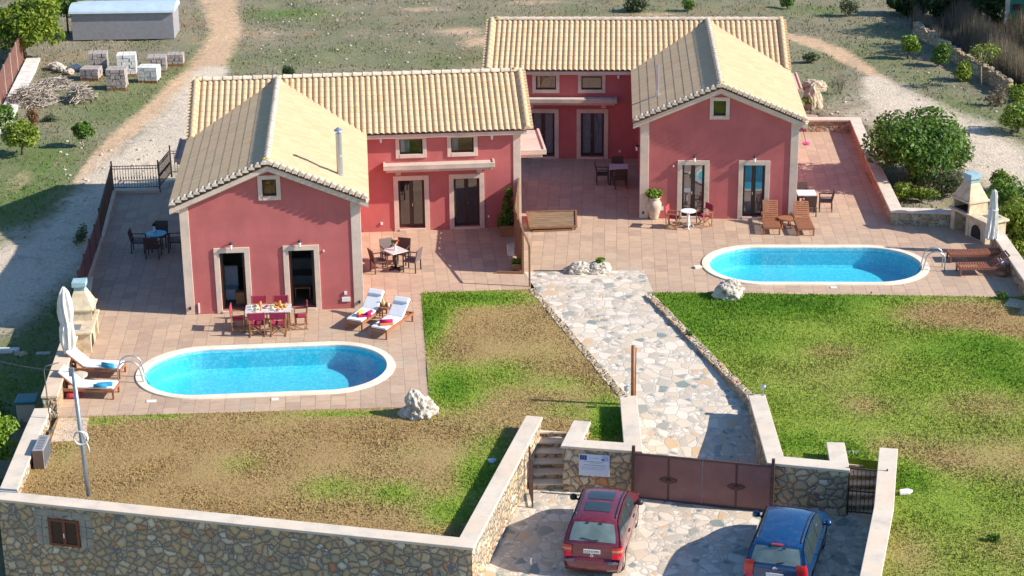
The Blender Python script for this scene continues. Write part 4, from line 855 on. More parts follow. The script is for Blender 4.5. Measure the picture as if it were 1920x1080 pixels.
def mk_director(label, loc, rz, mat='canvas', group='folding canvas chairs'):
    t = thing('director_chair', label, 'chair', loc, rz, group); w = M['pine']
    for x in (-.25, .25):
        b = MB(); b.bar((x, -.24, .62), (x, .26, .62), .055, .025); b.build('armrest', w, t)
        b = MB(); b.bar((x, -.2, .03), (x, -.2, .61), .03); b.build('front_post', w, t)
        b = MB(); b.bar((x, .2, .03), (x, .25, .92), .032); b.build('back_post', w, t)
        b = MB(); b.bar((x, -.27, .015), (x, .27, .015), .04, .03); b.build('foot_rail', w, t)
    for y in (-.16, .16):
        for sg in (-1, 1): b = MB(); b.bar((-.25 * sg, y + .012 * sg, .03), (.25 * sg, y + .012 * sg, .43), .034, .02); b.build('cross_leg', w, t)
    b = MB(); n = 6
    for i in range(n):
        x0, x1 = -.25 + .5 * i / n, -.25 + .5 * (i + 1) / n; f = lambda x: .45 - .035 * (1 - (x / .25) ** 2)
        b.add([(x0, -.22, f(x0)), (x1, -.22, f(x1)), (x1, .2, f(x1)), (x0, .2, f(x0)), (x0, -.22, f(x0) - .01), (x1, -.22, f(x1) - .01), (x1, .2, f(x1) - .01), (x0, .2, f(x0) - .01)], [(0, 1, 2, 3), (7, 6, 5, 4), (0, 4, 5, 1), (3, 2, 6, 7)])
    b.build('seat', M[mat], t)
    b = MB(); b.bar((0, .238, .64), (0, .262, .90), .56, .035, up=(0, 1, 0)); b.build('backrest', M[mat], t, bevel=.012)
    return t
def mk_lounger(label, loc, rz, wood='teak', back=38, cushion=True, pillow=True, group='sun loungers', wheels=False):
    """foot end at -y (y=-1), head at +y; loc is the ground middle"""
    t = thing('sun_lounger', label, 'sun lounger', loc, rz, group); m = M[wood]; H = .34; bl = .78; hy = 1.0 - bl
    for x in (-.31, .31): b = MB(); b.bar((x, -1.0, H - .05), (x, 1.0, H - .05), .045, .085); b.build('side_rail', m, t)
    b = MB(); b.bar((-.31, -.985, H - .05), (.31, -.985, H - .05), .045, .085); b.build('end_rail', m, t)
    b = MB(); b.bar((-.31, .985, H - .05), (.31, .985, H - .05), .045, .085); b.build('end_rail', m, t)
    for x in (-.30, .30):
        for y in (-.96, .92 if not wheels else .75): b = MB(); b.bar((x, y, 0), (x, y, H - .09), .06); b.build('leg', m, t)
    b = MB(); n = 13
    for i in range(n): y = -.95 + (hy + .93) * i / (n - 1); b.box((0, y, H - .012), (.60, .062, .022))
    b.bar((-.2, -.97, H - .035), (-.2, hy, H - .035), .03, .03); b.bar((.2, -.97, H - .035), (.2, hy, H - .035), .03, .03)
    b.build('seat_slats', m, t)
    a = R(back); ca, sa = math.cos(a), math.sin(a)
    b = MB(); n = 9
    for i in range(n): q = .04 + (bl - .08) * i / (n - 1); c = (0, hy + q * ca, H + q * sa); b.bar((-.30, c[1], c[2]), (.30, c[1], c[2]), .062, .022, up=(0, -sa, ca))
    for x in (-.29, .29): b.bar((x, hy, H - .015), (x, hy + bl * ca, H - .015 + bl * sa), .03, .04)
    b.build('back_slats', m, t)
    if back > 10: b = MB(); b.bar((-.2, hy + .5 * ca, H + .5 * sa - .03), (-.2, hy + .62, H - .08), .025); b.bar((.2, hy + .5 * ca, H + .5 * sa - .03), (.2, hy + .62, H - .08), .025); b.bar((-.2, hy + .62, H - .08), (.2, hy + .62, H - .08), .025); b.build('back_prop', m, t)
    if cushion:
        b = MB(); b.bx(-.30, .30, -.98, hy - .01, H + .002, H + .075); c = b.build('cushion', M['cushion'], t, bevel=.025)
        b = MB(); p0 = Vector((0, hy + .0, H + .045)); p1 = Vector((0, hy + bl * ca, H + .045 + bl * sa)); b.bar(p0, p1, .60, .07, up=(0, -sa, ca)); b.build('back_cushion', M['cushion'], t, bevel=.025)
        if pillow: b = MB(); p0 = Vector((0, hy + .55 * ca - .05 * sa, H + .10 + .55 * sa)); p1 = p0 + Vector((0, .22 * ca, .22 * sa)); b.bar(p0, p1, .58, .07, up=(0, -sa, ca)); b.build('pillow', M['cushion'], t, bevel=.03)
    if wheels:
        for x in (-.36, .36): b = MB(); n = 14; b.add([(x - .025, .9 + .1 * math.cos(2 * math.pi * i / n), .1 + .1 * math.sin(2 * math.pi * i / n)) for i in range(n)] + [(x + .025, .9 + .1 * math.cos(2 * math.pi * i / n), .1 + .1 * math.sin(2 * math.pi * i / n)) for i in range(n)], [(i, (i + 1) % n, n + (i + 1) % n, n + i) for i in range(n)] + [tuple(range(n)), tuple(range(2 * n - 1, n - 1, -1))]); b.build('wheel', m, t)
    return t
def place_lounger(foot, head, *a, z=0, **k):
    f, h = G(*foot), G(*head); d = (f - h); d.z = 0; d.normalize(); c = f - d * .96; return mk_lounger(a[0], (c.x, c.y, z), yaw_to(d), **k)
def towel(label, loc, rz, mat, n=2, roll=True, group='rolled pool towels', z=.42, L=.42):
    t = thing('rolled_towel', label, 'towel', (loc.x, loc.y, z), rz, group); b = MB(); k = 14
    V = []
    for e in (-L / 2, L / 2):
        for i in range(k): th = 2 * math.pi * i / k; r = .062 * (1 + .10 * math.cos(3 * th)); V.append((e, r * math.cos(th), .062 + r * math.sin(th)))
    b.add(V, [(i, (i + 1) % k, k + (i + 1) % k, k + i) for i in range(k)] + [tuple(range(k)), tuple(range(2 * k - 1, k - 1, -1))]); b.build('roll', M[mat], t, True); return t
def flat_towel(label, loc, rz, mat, z=.42, group=None, sx=.5, sy=.28):
    t = thing('folded_towel', label, 'towel', (loc.x, loc.y, z), rz, group); b = MB(); b.bx(-sx / 2, sx / 2, -sy / 2, sy / 2, 0, .03); b.build('fold', M[mat], t, bevel=.008)
    b = MB(); b.bx(-sx / 2 + .02, sx / 2 - .03, -sy / 2 + .01, sy / 2 - .02, .031, .055); b.build('fold', M[mat], t, bevel=.008); return t

M['teak_mid'] = m_wood('weathered red teak', (.29, .10, .05))
# white loungers left of the near pool
lw1 = place_lounger((230, 704), (130, 700), 'white cushioned teak lounger left of the near pool, the one farther from the lawn', back=40, pillow=False, wheels=True)
lw2 = place_lounger((218, 742), (114, 739), 'white cushioned lounger left of the near pool, red bundle under its raised back', back=42, pillow=False, wheels=True)
p = G(203, 690, .42); towel('rolled blue towel on the left white lounger farther from the lawn', p, R(-25), 'towel_blue', z=.415); towel('second rolled blue towel on the left white lounger farther from the lawn', p + Vector((-.05, .17, 0)), R(-20), 'towel_blue', z=.415)
p = G(188, 726, .42); towel('rolled blue towel lying across the left white lounger nearer the lawn', p, R(5), 'towel_blue', z=.415); flat_towel('folded blue towel on the left white lounger nearer the lawn', p + Vector((.1, .2, 0)), R(8), 'towel_blue', .415)
p = G(138, 738, .1); t = thing('bundle', 'red cloth bundle under the raised back of the nearer left lounger', 'bundle', (p.x + .0, p.y, 0), .1); b = MB(); b.lathe([(.05, 0), (.26, .03), (.28, .10), (.2, .18), (.05, .21)], 14, fn=lambda a, z: 1 + .12 * math.sin(5 * a)); b.build('cloth', M['canvas_red'], t, True)
p = G(150, 718); t = thing('stone_table', 'round rough stone side table between the two left white loungers', 'side table', (p.x, p.y, 0)); b = MB(); b.lathe([(.16, 0), (.13, .18), (.26, .24), (.27, .32), (.05, .33)], 14, fn=lambda a, z: 1 + .06 * math.sin(4 * a)); b.build('block', M['rock'], t)
# white loungers right of the near house
a1 = place_lounger((665, 619), (722, 578), 'white cushioned teak lounger by the near house corner with yellow and magenta towels', back=40)
a2 = place_lounger((711, 634), (772, 592), 'white cushioned teak lounger nearest the front lawn with a magenta towel', back=40)
p = G(683, 592, .42); flat_towel('folded magenta towel on the lounger by the house corner', p, R(10), 'towel_pink', .415); towel('rolled yellow towel on the lounger by the house corner', p + Vector((-.15, .04, 0)), R(70), 'towel_yellow', z=.47, L=.3); towel('rolled magenta towel on the lounger by the house corner', p + Vector((.17, .04, 0)), R(60), 'towel_pink', z=.47, L=.3)
p = G(724, 608, .42); flat_towel('folded orange towel on the lounger nearest the front lawn', p, R(12), 'book', .415); towel('rolled magenta towel on the lounger nearest the front lawn', p + Vector((0, .04, 0)), R(8), 'towel_pink', z=.47, L=.46)
p = G(725, 597); t = thing('side_table', 'little wooden side table with a tray between the two white loungers by the house', 'side table', (p.x, p.y, 0), R(20)); b = MB(); b.bx(-.24, .24, -.2, .2, .40, .44); b.build('tabletop', M['teak'], t)
for x in (-.2, .2):
    for y in (-.16, .16): b = MB(); b.bar((x, y, 0), (x, y, .40), .045); b.build('leg', M['teak'], t)
for i, (dx, dy, mt, lb) in enumerate(((-.1, .03, 'food_green', 'green bottle'), (.08, -.02, 'china', 'white cup'), (.02, .09, 'food_red', 'red glass'))):
    q = thing('bottle' if i == 0 else 'cup', lb + ' on the side table between the white loungers', 'bottle' if i == 0 else 'cup', (p.x + dx, p.y + dy, .44)); b = MB(); b.lathe([(.04, 0), (.045, .12 if i else .18), (.02, .14 if i else .24), (.018, .15 if i else .30)], 10); b.build('body', M[mt], q, True)
# dining table with six canvas chairs
dt = G(503, 578, .75); DA = R(3.5)
t = thing('dining_table', 'long pale dining table laid for breakfast before the near house doors', 'table', (dt.x, dt.y, 0), DA); hw, hd = .80, .40
b = MB(); b.bx(-hw, hw, -hd, hd, .715, .75); b.build('tabletop', M['stonetop'], t, bevel=.006)
for x in (-.7, .7):
    for y in (-.3, .3): b = MB(); b.bar((x, y, 0), (x, y, .715), .06); b.build('leg', M['pine'], t)
b = MB(); b.bar((-.7, -.3, .67), (.7, -.3, .67), .03, .07); b.build('apron', M['pine'], t); b = MB(); b.bar((-.7, .3, .67), (.7, .3, .67), .03, .07); b.build('apron', M['pine'], t)
ca, sa = math.cos(DA), math.sin(DA)
def dloc(x, y): return Vector((dt.x + x * ca - y * sa, dt.y + x * sa + y * ca, 0))
CL = ['magenta canvas chair at the pool side of the dining table, nearer the pool ladder', 'magenta canvas chair at the pool side of the dining table, nearer the white loungers', 'magenta canvas chair behind the dining table, beside the left open door', 'magenta canvas chair behind the dining table, beside the right open door', 'lighter red canvas chair at the left end of the dining table', 'magenta canvas chair seen side on at the right end of the dining table']
d0 = mk_director(CL[0], dloc(-.37, -.58), DA + math.pi + .05)
mk2 = [(.37, -.60, math.pi - .03), (-.36, .62, .04), (.38, .60, -.05), (-1.06, -.04, math.pi / 2), (1.10, .0, -math.pi / 2 + .05)]
for i, (x, y, a) in enumerate(mk2):
    if i == 3: mk_director(CL[4], dloc(x, y), DA + a, 'canvas_red')
    else: dup(d0, dloc(x, y), DA + a, CL[i + 1])
# breakfast things
def dish(kind, label, x, y, prof, mat, food=None, cat=None):
    q = dloc(x, y); t = thing(kind, label, cat or kind.replace('_', ' '), (q.x, q.y, .75)); b = MB(); b.lathe(prof, 14); b.build('body', M[mat], t, True)
    if food: b = MB(); b.lathe([(food[1], food[2]), (food[1] * .9, food[2] + .03), (food[1] * .45, food[2] + .06), (.01, food[2] + .065)], 9, fn=lambda a, z: 1 + .12 * math.sin(4 * a)); b.build('food', M[food[0]], t)
PL = [(.04, 0), (.07, .004), (.12, .018), (.115, .02), (.05, .008)]; BW = [(.03, 0), (.06, .01), (.10, .07), (.095, .072), (.04, .02)]; CUP = [(.028, 0), (.038, .085), (.034, .087), (.025, .01)]; GL = [(.025, 0), (.03, .13), (.027, .13)]
for i, (x, y, fd) in enumerate(((-.42, -.25, 'food_orange'), (.34, -.25, 'food_red'), (-.44, .24, 'food_green'), (.36, .25, 'food_orange'))): dish('plate', 'white breakfast plate, %s' % ['front left on the dining table', 'front right on the dining table', 'back left on the dining table', 'back right on the dining table'][i], x, y, PL, 'china', (fd, .06, .012))
dish('fruit_bowl', 'white bowl of red fruit in the middle of the dining table', -.04, .02, BW, 'china', ('food_red', .088, .05), 'bowl'); dish('melon_plate', 'plate of cut pale melon beside the fruit bowl', .14, -.02, PL, 'china', ('food_green', .09, .012), 'plate')
dish('bread_basket', 'basket of orange pastries at the right of the dining table', .58, .05, BW, 'pine', ('food_orange', .085, .05), 'basket'); dish('juice_jug', 'tall jug of orange juice towards the right of the dining table', .40, .12, [(.05, 0), (.055, .16), (.04, .2), (.05, .22)], 'food_orange', None, 'jug'); dish('juice_jug', 'tall jug of orange juice towards the left of the dining table', -.28, .12, [(.05, 0), (.055, .16), (.04, .2), (.05, .22)], 'food_orange', None, 'jug')
for i, (x, y, m_, pr, nm) in enumerate(((-.56, -.12, 'china', CUP, 'left front corner'), (-.24, -.2, 'food_orange', GL, 'front left plate'), (.2, -.22, 'china', CUP, 'melon plate'), (.5, -.2, 'food_orange', GL, 'bread basket'), (-.6, .15, 'china', CUP, 'left rear corner'), (.24, .22, 'food_orange', GL, 'right jug'), (-.34, -.08, 'china', BW, 'left jug'), (.28, .04, 'food_orange', BW, 'fruit, right of it'))):
    dish('cup' if pr is CUP else 'glass' if pr is GL else 'bowl', ('white cup' if pr is CUP else 'glass of orange juice' if pr is GL else 'white cereal bowl' if m_ == 'china' else 'small bowl of orange marmalade') + ' on the dining table by the ' + nm, x, y, pr, m_)
# square pedestal table with four woven chairs by the near wing
q = G(741, 469, .75); t = thing('pedestal_table', 'square pale table on a black pedestal in front of the near wing doors', 'table', (q.x, q.y, 0), R(38))
b = MB(); b.bx(-.36, .36, -.36, .36, .72, .75); b.build('tabletop', M['stonetop'], t, bevel=.006); b = MB(); b.lathe([(.06, .03), (.05, .2), (.05, .715)], 12); b.build('pedestal', M['black'], t, True); b = MB(); b.bar((-.3, 0, .02), (.3, 0, .02), .09, .04); b.bar((0, -.3, .021), (0, .3, .021), .09, .042); b.build('foot', M['black'], t)
WL = ['grey woven armchair at the far left of the pedestal table', 'dark woven armchair at the near left of the pedestal table', 'dark woven armchair at the far right of the pedestal table, behind the flowers', 'grey woven armchair at the near right of the pedestal table']
for i, (px, py, mt) in enumerate(((716, 482, 'wicker_grey'), (717, 508, 'wicker'), (767, 481, 'wicker'), (768, 507, 'wicker_grey'))):
    c = G(px, py); d = (Vector((q.x, q.y, 0)) - c); d.normalize(); c = Vector((q.x, q.y, 0)) - d * .68; mk_wicker(WL[i], c, yaw_to(d), mt)
def vase(label, x, y, z, leaf='leaf', fl='flower_red', s=1):
    t = thing('flower_vase', label, 'vase', (x, y, z)); b = MB(); b.lathe([(.05 * s, 0), (.055 * s, .12 * s), (.035 * s, .2 * s), (.045 * s, .21 * s)], 12); b.build('vase', M['white'], t, True)
    return t
leafq = []   # (thing, builder) pairs completed once the foliage helper exists
vz1 = vase('white vase of green leaves and red flowers on the square pedestal table', q.x, q.y, .75)
# round table with four woven chairs on the shaded left terrace
q = G(293, 437, .75); t = thing('round_table', 'round blue topped table in the shade left of the near house', 'table', (q.x, q.y, 0)); b = MB(); b.lathe([(.02, .715), (.40, .715), (.40, .75), (.02, .752)], 28); b.build('tabletop', M['bluetop'], t); 
for i in range(4): a = math.pi / 4 + i * math.pi / 2; b = MB(); b.bar((.26 * math.cos(a), .26 * math.sin(a), 0), (.24 * math.cos(a), .24 * math.sin(a), .715), .04); b.build('leg', M['black'], t)
WL = ['dark woven armchair turned side on, left of the round blue table', 'dark woven armchair between the round blue table and the near house wall', 'dark woven armchair behind the round blue table', 'dark woven armchair with its back to us at the round blue table']
for i, (dx, dy) in enumerate(((-.72, -.02), (.72, .02), (.02, .72), (-.02, -.72))): mk_wicker(WL[i], (q.x + dx, q.y + dy, 0), yaw_to(Vector((-dx, -dy, 0)).normalized()))
vz2 = vase('small vase of leaves on the round blue table', q.x - .08, q.y + .12, .75)
# shaded table behind, between the two houses
q = G(1160, 312, .75); t = thing('square_table', 'square table in the shade of the farther house wing', 'table', (q.x, q.y, 0), R(-3)); b = MB(); b.bx(-.40, .40, -.40, .40, .715, .75); b.build('tabletop', M['stonetop'], t)
for x in (-.35, .35):
    for y in (-.35, .35): b = MB(); b.bar((x, y, 0), (x, y, .715), .05); b.build('leg', M['black'], t)
WL = ['dark woven armchair side on, left of the shaded table by the farther wing', 'dark woven armchair behind the shaded table by the farther wing', 'dark woven armchair with its back to us at the shaded table by the farther wing']
for i, (dx, dy) in enumerate(((-.70, 0), (.0, .66), (.04, -.66))): mk_wicker(WL[i], (q.x + dx, q.y + dy, 0), yaw_to(Vector((-dx, -dy, 0)).normalized()))
# table at the right of the farther house
q = G(1512, 361, .75); t = thing('square_table', 'white topped square table beside the right corner of the farther house', 'table', (q.x, q.y, 0), R(-3)); b = MB(); b.bx(-.38, .38, -.38, .38, .715, .75); b.build('tabletop', M['white'], t)
for x in (-.33, .33):
    for y in (-.33, .33): b = MB(); b.bar((x, y, 0), (x, y, .715), .05); b.build('leg', M['black'], t)
WL = ['dark woven armchair standing right of the white square table, seen from the side', 'dark woven armchair behind the white square table at the right corner', 'dark woven armchair with its back to us at the white square table']
for i, (dx, dy) in enumerate(((.80, -.1), (-.05, .62), (.02, -.70))): mk_wicker(WL[i], (q.x + dx, q.y + dy, 0), yaw_to(Vector((-dx, -dy, 0)).normalized()))
# bistro set
q = G(1291, 395, .72); t = thing('bistro_table', 'small round white metal table between two folding chairs by the farther house', 'table', (q.x, q.y, 0)); b = MB(); b.lathe([(.02, .70), (.31, .70), (.31, .725), (.02, .727)], 24); b.build('tabletop', M['white'], t); b = MB(); b.lathe([(.10, .1), (.06, .3), (.045, .45), (.09, .695)], 10); b.build('column', M['white'], t, True)
for i in range(3): a = .5 + i * 2 * math.pi / 3; b = MB(); b.tube([(.05 * math.cos(a), .05 * math.sin(a), .16), (.2 * math.cos(a), .2 * math.sin(a), .10), (.27 * math.cos(a), .27 * math.sin(a), .0)], .02, 6); b.build('foot', M['white'], t)
mk_director('lighter red canvas chair left of the small round white table', Vector((q.x - .62, q.y + .06, 0)), yaw_to(Vector((1, -.35, 0)).normalized()), 'canvas_red'); mk_director('magenta canvas chair right of the small round white table', Vector((q.x + .66, q.y + .22, 0)), yaw_to(Vector((-1, -.55, 0)).normalized()))
# bare brown loungers at the farther house
place_lounger((1447, 440), (1442, 412), 'bare brown slatted lounger before the right glazed door', back=48, cushion=False); place_lounger((1511, 442), (1499, 415), 'bare brown slatted lounger by the house corner pilaster', back=46, cushion=False)
q = G(1473, 408, .42); t = thing('side_table', 'low round brown slatted table between the two upright brown loungers', 'side table', (q.x, q.y, 0), .3); b = MB(); b.lathe([(.02, .38), (.30, .38), (.30, .42), (.02, .422)], 20); b.build('tabletop', M['teak'], t)
for i in range(4): a = .6 + i * math.pi / 2; b = MB(); b.bar((.26 * math.cos(a), .26 * math.sin(a), 0), (.2 * math.cos(a), .2 * math.sin(a), .38), .045); b.build('leg', M['teak'], t)
place_lounger((1779, 488), (1870, 487), 'dark slatted lounger lying flat right of the far pool, in front of the barbecue', wood='teak_mid', back=3, cushion=False); place_lounger((1797, 513), (1893, 511), 'dark slatted lounger with raised back right of the far pool', wood='teak_mid', back=36, cushion=False)
p = G(1885, 508); t = thing('cushion_roll', 'grey cushions stowed under the raised back of the far dark lounger', 'cushion', (p.x, p.y - .05, .34), .2); b = MB(); b.bx(-.34, .34, -.25, .25, 0, .14); b.build('cushion', M['curtain'], t, bevel=.05)
p = G(1878, 517); t = thing('wicker_bag', 'brown bag lying on the paving under the far dark lounger', 'bag', (p.x, p.y, 0), .3); b = MB(); b.lathe([(.1, 0), (.2, .06), (.2, .14), (.1, .19), (.02, .2)], 12, fn=lambda a, z: 1 + .1 * math.sin(3 * a)); b.build('bag_body', M['pine'], t, True)
# closed parasols
def parasol(label, px, py, h, tilt=0):
    p = G(px, py); t = thing('closed_parasol', label, 'parasol', (p.x, p.y, 0), 0, 'closed white parasols')
    b = MB(); b.lathe([(.30, 0), (.30, .05), (.05, .07), (.045, .12)], 16); b.build('base', M['concrete'], t)
    b = MB(); b.tube([(0, 0, .06), (0, 0, h)], .024, 8); b.build('pole', M['white'], t, True)
    pr = [(.03, h + .06), (.07, h), (.13, h - .12), (.20, h - .45), (.22, h - .8), (.185, h - 1.12), (.16, h - 1.22), (.20, h - 1.35), (.215, h - 1.8), (.16, h - 2.25), (.06, h - 2.32)] if h > 2.6 else [(.03, h + .05), (.08, h - .02), (.12, h - .25), (.15, h - .7), (.17, h - 1.1), (.2, h - 1.5), (.24, h - 1.85), (.20, h - 1.9), (.05, h - 1.9)]
    b = MB(); b.lathe(pr, 48, fn=lambda a, z: 1 + .24 * math.sin(8 * a + 1.2 * math.sin(z * 3)) + .10 * math.sin(3 * a + z * 2.5)); b.build('canopy', M['parasol'], t)
    b = MB(); zb = h - 1.2 if h > 2.6 else h - .75; b.lathe([(.19, zb), (.20, zb + .02), (.19, zb + .05)], 20); b.build('strap', M['parasol'], t); return t
parasol('tall closed off white parasol beside the near barbecue and left loungers', 134, 700, 3.0); parasol('closed white parasol at the far right beside the second barbecue', 1856, 474, 2.5)
# masonry barbecues
def barbecue(label, loc, rz, sx):
    """local: counter along y (front -y end), hearth opening towards sx*+x"""
    t = thing('barbecue', label, 'barbecue', loc, rz, 'masonry barbecues')
    b = MB(); b.bx(-.48, .48, .85, 1.1, 0, .82); b.bx(-.48, .48, -.05, .12, 0, .82); b.bx(-.48, -.3, .12, .85, 0, .82) if sx > 0 else b.bx(.3, .48, .12, .85, 0, .82)
    b.bx(-.48, .48, -1.15, -1.0, 0, .82); b.bx(-.46, .46, -1.0, -.05, .02, .80); b.build('base', M['bbq'], t)
    b = MB(); b.bx(-.56, .56, -1.25, 1.18, .822, .91); b.build('counter', M['bbq'], t, bevel=.012)
    b = MB(); b.bx(-.40 if sx > 0 else -.1, .1 if sx > 0 else .40, -.95, -.42, .912, .93); b.build('sink', M['galv'], t)
    b = MB(); b.bx(-.44, .44, 1.0, 1.1, .912, 1.30); b.bx(-.44, .44, .0, .1, .912, 1.30); b.bx(-.44, -.34, .1, 1.0, .912, 1.30) if sx > 0 else b.bx(.34, .44, .1, 1.0, .912, 1.30); b.build('hearth', M['bbq'], t)
    b = MB(); b.bx(-.33 if sx > 0 else -.4, .4 if sx > 0 else .33, .11, .99, .914, .94); b.build('grate', M['soot_and_shade'], t)
    b = MB(); b.bx(-.52, .52, -.06, 1.16, 1.302, 1.38); b.build('mantel', M['bbq'], t, bevel=.012)
    b = MB(); b.add([(-.46, 0, 1.382), (.46, 0, 1.382), (.46, 1.1, 1.382), (-.46, 1.1, 1.382), (-.2, .33, 2.02), (.2, .33, 2.02), (.2, .77, 2.02), (-.2, .77, 2.02)], [(0, 1, 5, 4), (1, 2, 6, 5), (2, 3, 7, 6), (3, 0, 4, 7), (4, 5, 6, 7)]); b.build('hood', M['bbq'], t)
    b = MB(); b.bx(-.2, .2, .33, .77, 2.022, 2.18); b.bx(-.26, .26, .27, .83, 2.182, 2.38); b.build('chimney_cap', M['bluegrey'], t, bevel=.01)
    b = MB(); b.bx(-.02, .02, -1.165, -1.152, .1, .6); 
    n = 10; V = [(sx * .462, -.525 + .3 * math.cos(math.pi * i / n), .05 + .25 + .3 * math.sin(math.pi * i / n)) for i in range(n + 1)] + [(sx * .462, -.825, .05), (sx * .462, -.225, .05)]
    b = MB(); b.add(V, [tuple(range(len(V)))]); b.build('niche_shade', M['soot_and_shade'], t, fix=False); return t  # flat dark arch paints the shade of a hollow onto the solid base
p = G(158, 652); bq = barbecue('cream masonry barbecue with sink counter against the left terrace wall', (p.x - .16, p.y + .5, 0), R(4.4), 1); bq.scale = (.92, .92, .88)
p = G(1838, 455); barbecue('cream masonry barbecue with pyramid hood at the far right garden wall', (p.x + .1, p.y + 1.05, 0), R(24), -1)
# rocks
def rock(name, label, px, py, sc, seed, holes=1.0, rz=0.0, mat='rock', spike=None, cat='rock'):
    p = G(px, py); bm = bmesh.new(); bmesh.ops.create_icosphere(bm, subdivisions=5, radius=1)
    for v in bm.verts:
        c = v.co.copy(); n = mnoise.fractal(c * 1.1 + Vector((seed, 0, 0)), .8, 2.1, 3); h = mnoise.noise(c * 3.2 + Vector((0, seed, 0))); h2 = mnoise.noise(c * 6.5 + Vector((seed, seed, 0)))
        r = 1 + .30 * n - holes * .34 * max(0, h - .12) - holes * .18 * max(0, h2 - .2) + .05 * h2; v.co = c * r
        if spike: k = max(0, c.dot(Vector(spike).normalized())) ** 5; v.co += Vector(spike) * k * .55
        v.co.x *= sc[0]; v.co.y *= sc[1]; v.co.z = max(-.55, v.co.z) * sc[2]
    zmin = min(v.co.z for v in bm.verts); me = bpy.data.meshes.new(name); 
    for v in bm.verts: v.co.z -= zmin + .03
    bm.to_mesh(me); bm.free(); me.materials.append(M[mat]); o = bpy.data.objects.new(name, me); COL.objects.link(o); o.location = (p.x, p.y, 0); o.rotation_euler = (0, 0, rz); return tag(o, label, cat)
rock('weathered_rock', 'tall jagged pitted limestone rock at the corner of the near terrace and lawn', 786, 780, (.52, .42, .44), 2.3, 1.5, .3, spike=(-.25, .15, 1.05)); rock('weathered_rock', 'small low limestone lump at the left foot of the jagged rock', 765, 780, (.30, .26, .22), 8.1, 1.2)
rock('weathered_rock', 'rounded pitted white rock on the green lawn in front of the far pool', 1366, 556, (.58, .45, .40), 5.2, 1.3, .2)
rk = rock('rock_planter', 'left half of the hollow limestone rock planter at the head of the paved path', 1086, 510, (.52, .36, .27), 7.7, 1.4, .1, cat='planter')
rkb = rock('rock_planter', 'right half of the hollow limestone planter, holding the small green plant', 1124, 509, (.46, .34, .27), 9.3, 1.4, .3, cat='planter')
rk2 = rock('rock_pillar', 'upright ochre limestone block by the far right corner of the farther house', 1524, 205, (.42, .36, .85), 3.1, .6, .4, mat='rock_ochre'); rk3 = rock('weathered_rock', 'pale pitted boulder resting on top of the upright ochre block', 1528, 202, (.62, .45, .36), 6.4, 1.2, .2, mat='rock_ochre'); rk3.location.z = .85; rk3.location.y += .25
# urn
p = G(1226, 410); urn = thing('urn_planter', 'tall cream urn with bright green succulent by the farther house corner', 'planter', (p.x, p.y, 0)); b = MB(); b.lathe([(.17, 0), (.18, .04), (.24, .25), (.30, .5), (.30, .68), (.22, .80), (.20, .84), (.27, .90), (.26, .93), (.19, .9)], 22); b.build('urn', M['terracotta'], urn, True)
# reed screen between the terraces
SP = [G(993, 537), G(981, 513), G(967, 480), G(971, 450), G(974, 424)]
t = thing('reed_screen', 'zigzag woven reed screen dividing the two terraces, with a braced front post', 'fence', (SP[0].x, SP[0].y, 0)); Q = [q - SP[0] for q in SP]
for a_, c_, hA, hB in ((Q[1], Q[2], 1.72, 1.95), (Q[2], Q[3], 1.95, 2.0), (Q[3], Q[4], 2.0, 2.05)):
    b = MB(); n = 8; V = []; nd = Vector((-(c_ - a_).y, (c_ - a_).x, 0)).normalized() * .03
    for i in range(n + 1):
        f = i / n; q = a_.lerp(c_, f); h = hA + (hB - hA) * f - .06 + .03 * math.sin(i * 2.3); o = nd * (.6 * math.sin(i * 1.7)); V += [q + o + Vector((0, 0, .08)), q + o + Vector((0, 0, h))]
    V2 = [v + nd for v in V]; m_ = len(V)
    b.add(V + V2, [(2 * i, 2 * i + 2, 2 * i + 3, 2 * i + 1) for i in range(n)] + [(m_ + 2 * i, m_ + 2 * i + 1, m_ + 2 * i + 3, m_ + 2 * i + 2) for i in range(n)] + [(2 * i + 1, 2 * i + 3, m_ + 2 * i + 3, m_ + 2 * i + 1) for i in range(n)] + [(0, 1, m_ + 1, m_), (2 * n, m_ + 2 * n, m_ + 2 * n + 1, 2 * n + 1)])
    b.build('reed_panel', M['reed'], t); b = MB(); b.bar(a_ + Vector((0, 0, hA)), c_ + Vector((0, 0, hB)), .05, .05); b.build('top_rail', M['post'], t)
for q, h in zip(Q, (1.62, 1.72, 1.98, 2.05, 2.1)): b = MB(); b.bar(q, q + Vector((0, 0, h)), .07); b.build('post', M['post'], t)
b = MB(); b.bar(Q[0] + Vector((0, 0, 1.6)), Q[1] + Vector((0, 0, 1.72)), .055, .055); b.build('top_rail', M['post'], t)
b = MB(); b.bar(Q[1] + Vector((0, -.05, .045)), Q[1] + Vector((-1.0, .05, .045)), .06, .09); b.build('foot_beam', M['post'], t)
# folded reed panel lying on blocks
A = [G(988, 398, .20), G(1080, 396, .20), G(1081, 425, .15), G(994, 428, .15)]; c = sum(A, Vector()) / 4
t = thing('reed_platform', 'flat framed reed mat lying low on the paving between the two terraces', 'reed panel', (c.x, c.y, 0)); b = MB(); V = [a - Vector((c.x, c.y, 0)) for a in A]; b.add(V + [v - Vector((0, 0, .05)) for v in V], [(0, 1, 2, 3), (7, 6, 5, 4), (0, 4, 5, 1), (1, 5, 6, 2), (2, 6, 7, 3), (3, 7, 4, 0)]); b.build('reed_mat', M['reed_flat'], t)
for i in range(4): b = MB(); b.bar(V[i] + Vector((0, 0, .01)), V[(i + 1) % 4] + Vector((0, 0, .01)), .07, .07); b.build('frame_bar', M['post'], t)
b = MB(); b.bar(V[3] + Vector((.1, -.05, -.115)), V[2] + Vector((-.2, -.05, -.115)), .05, .06); b.build('base_bar', M['post'], t)
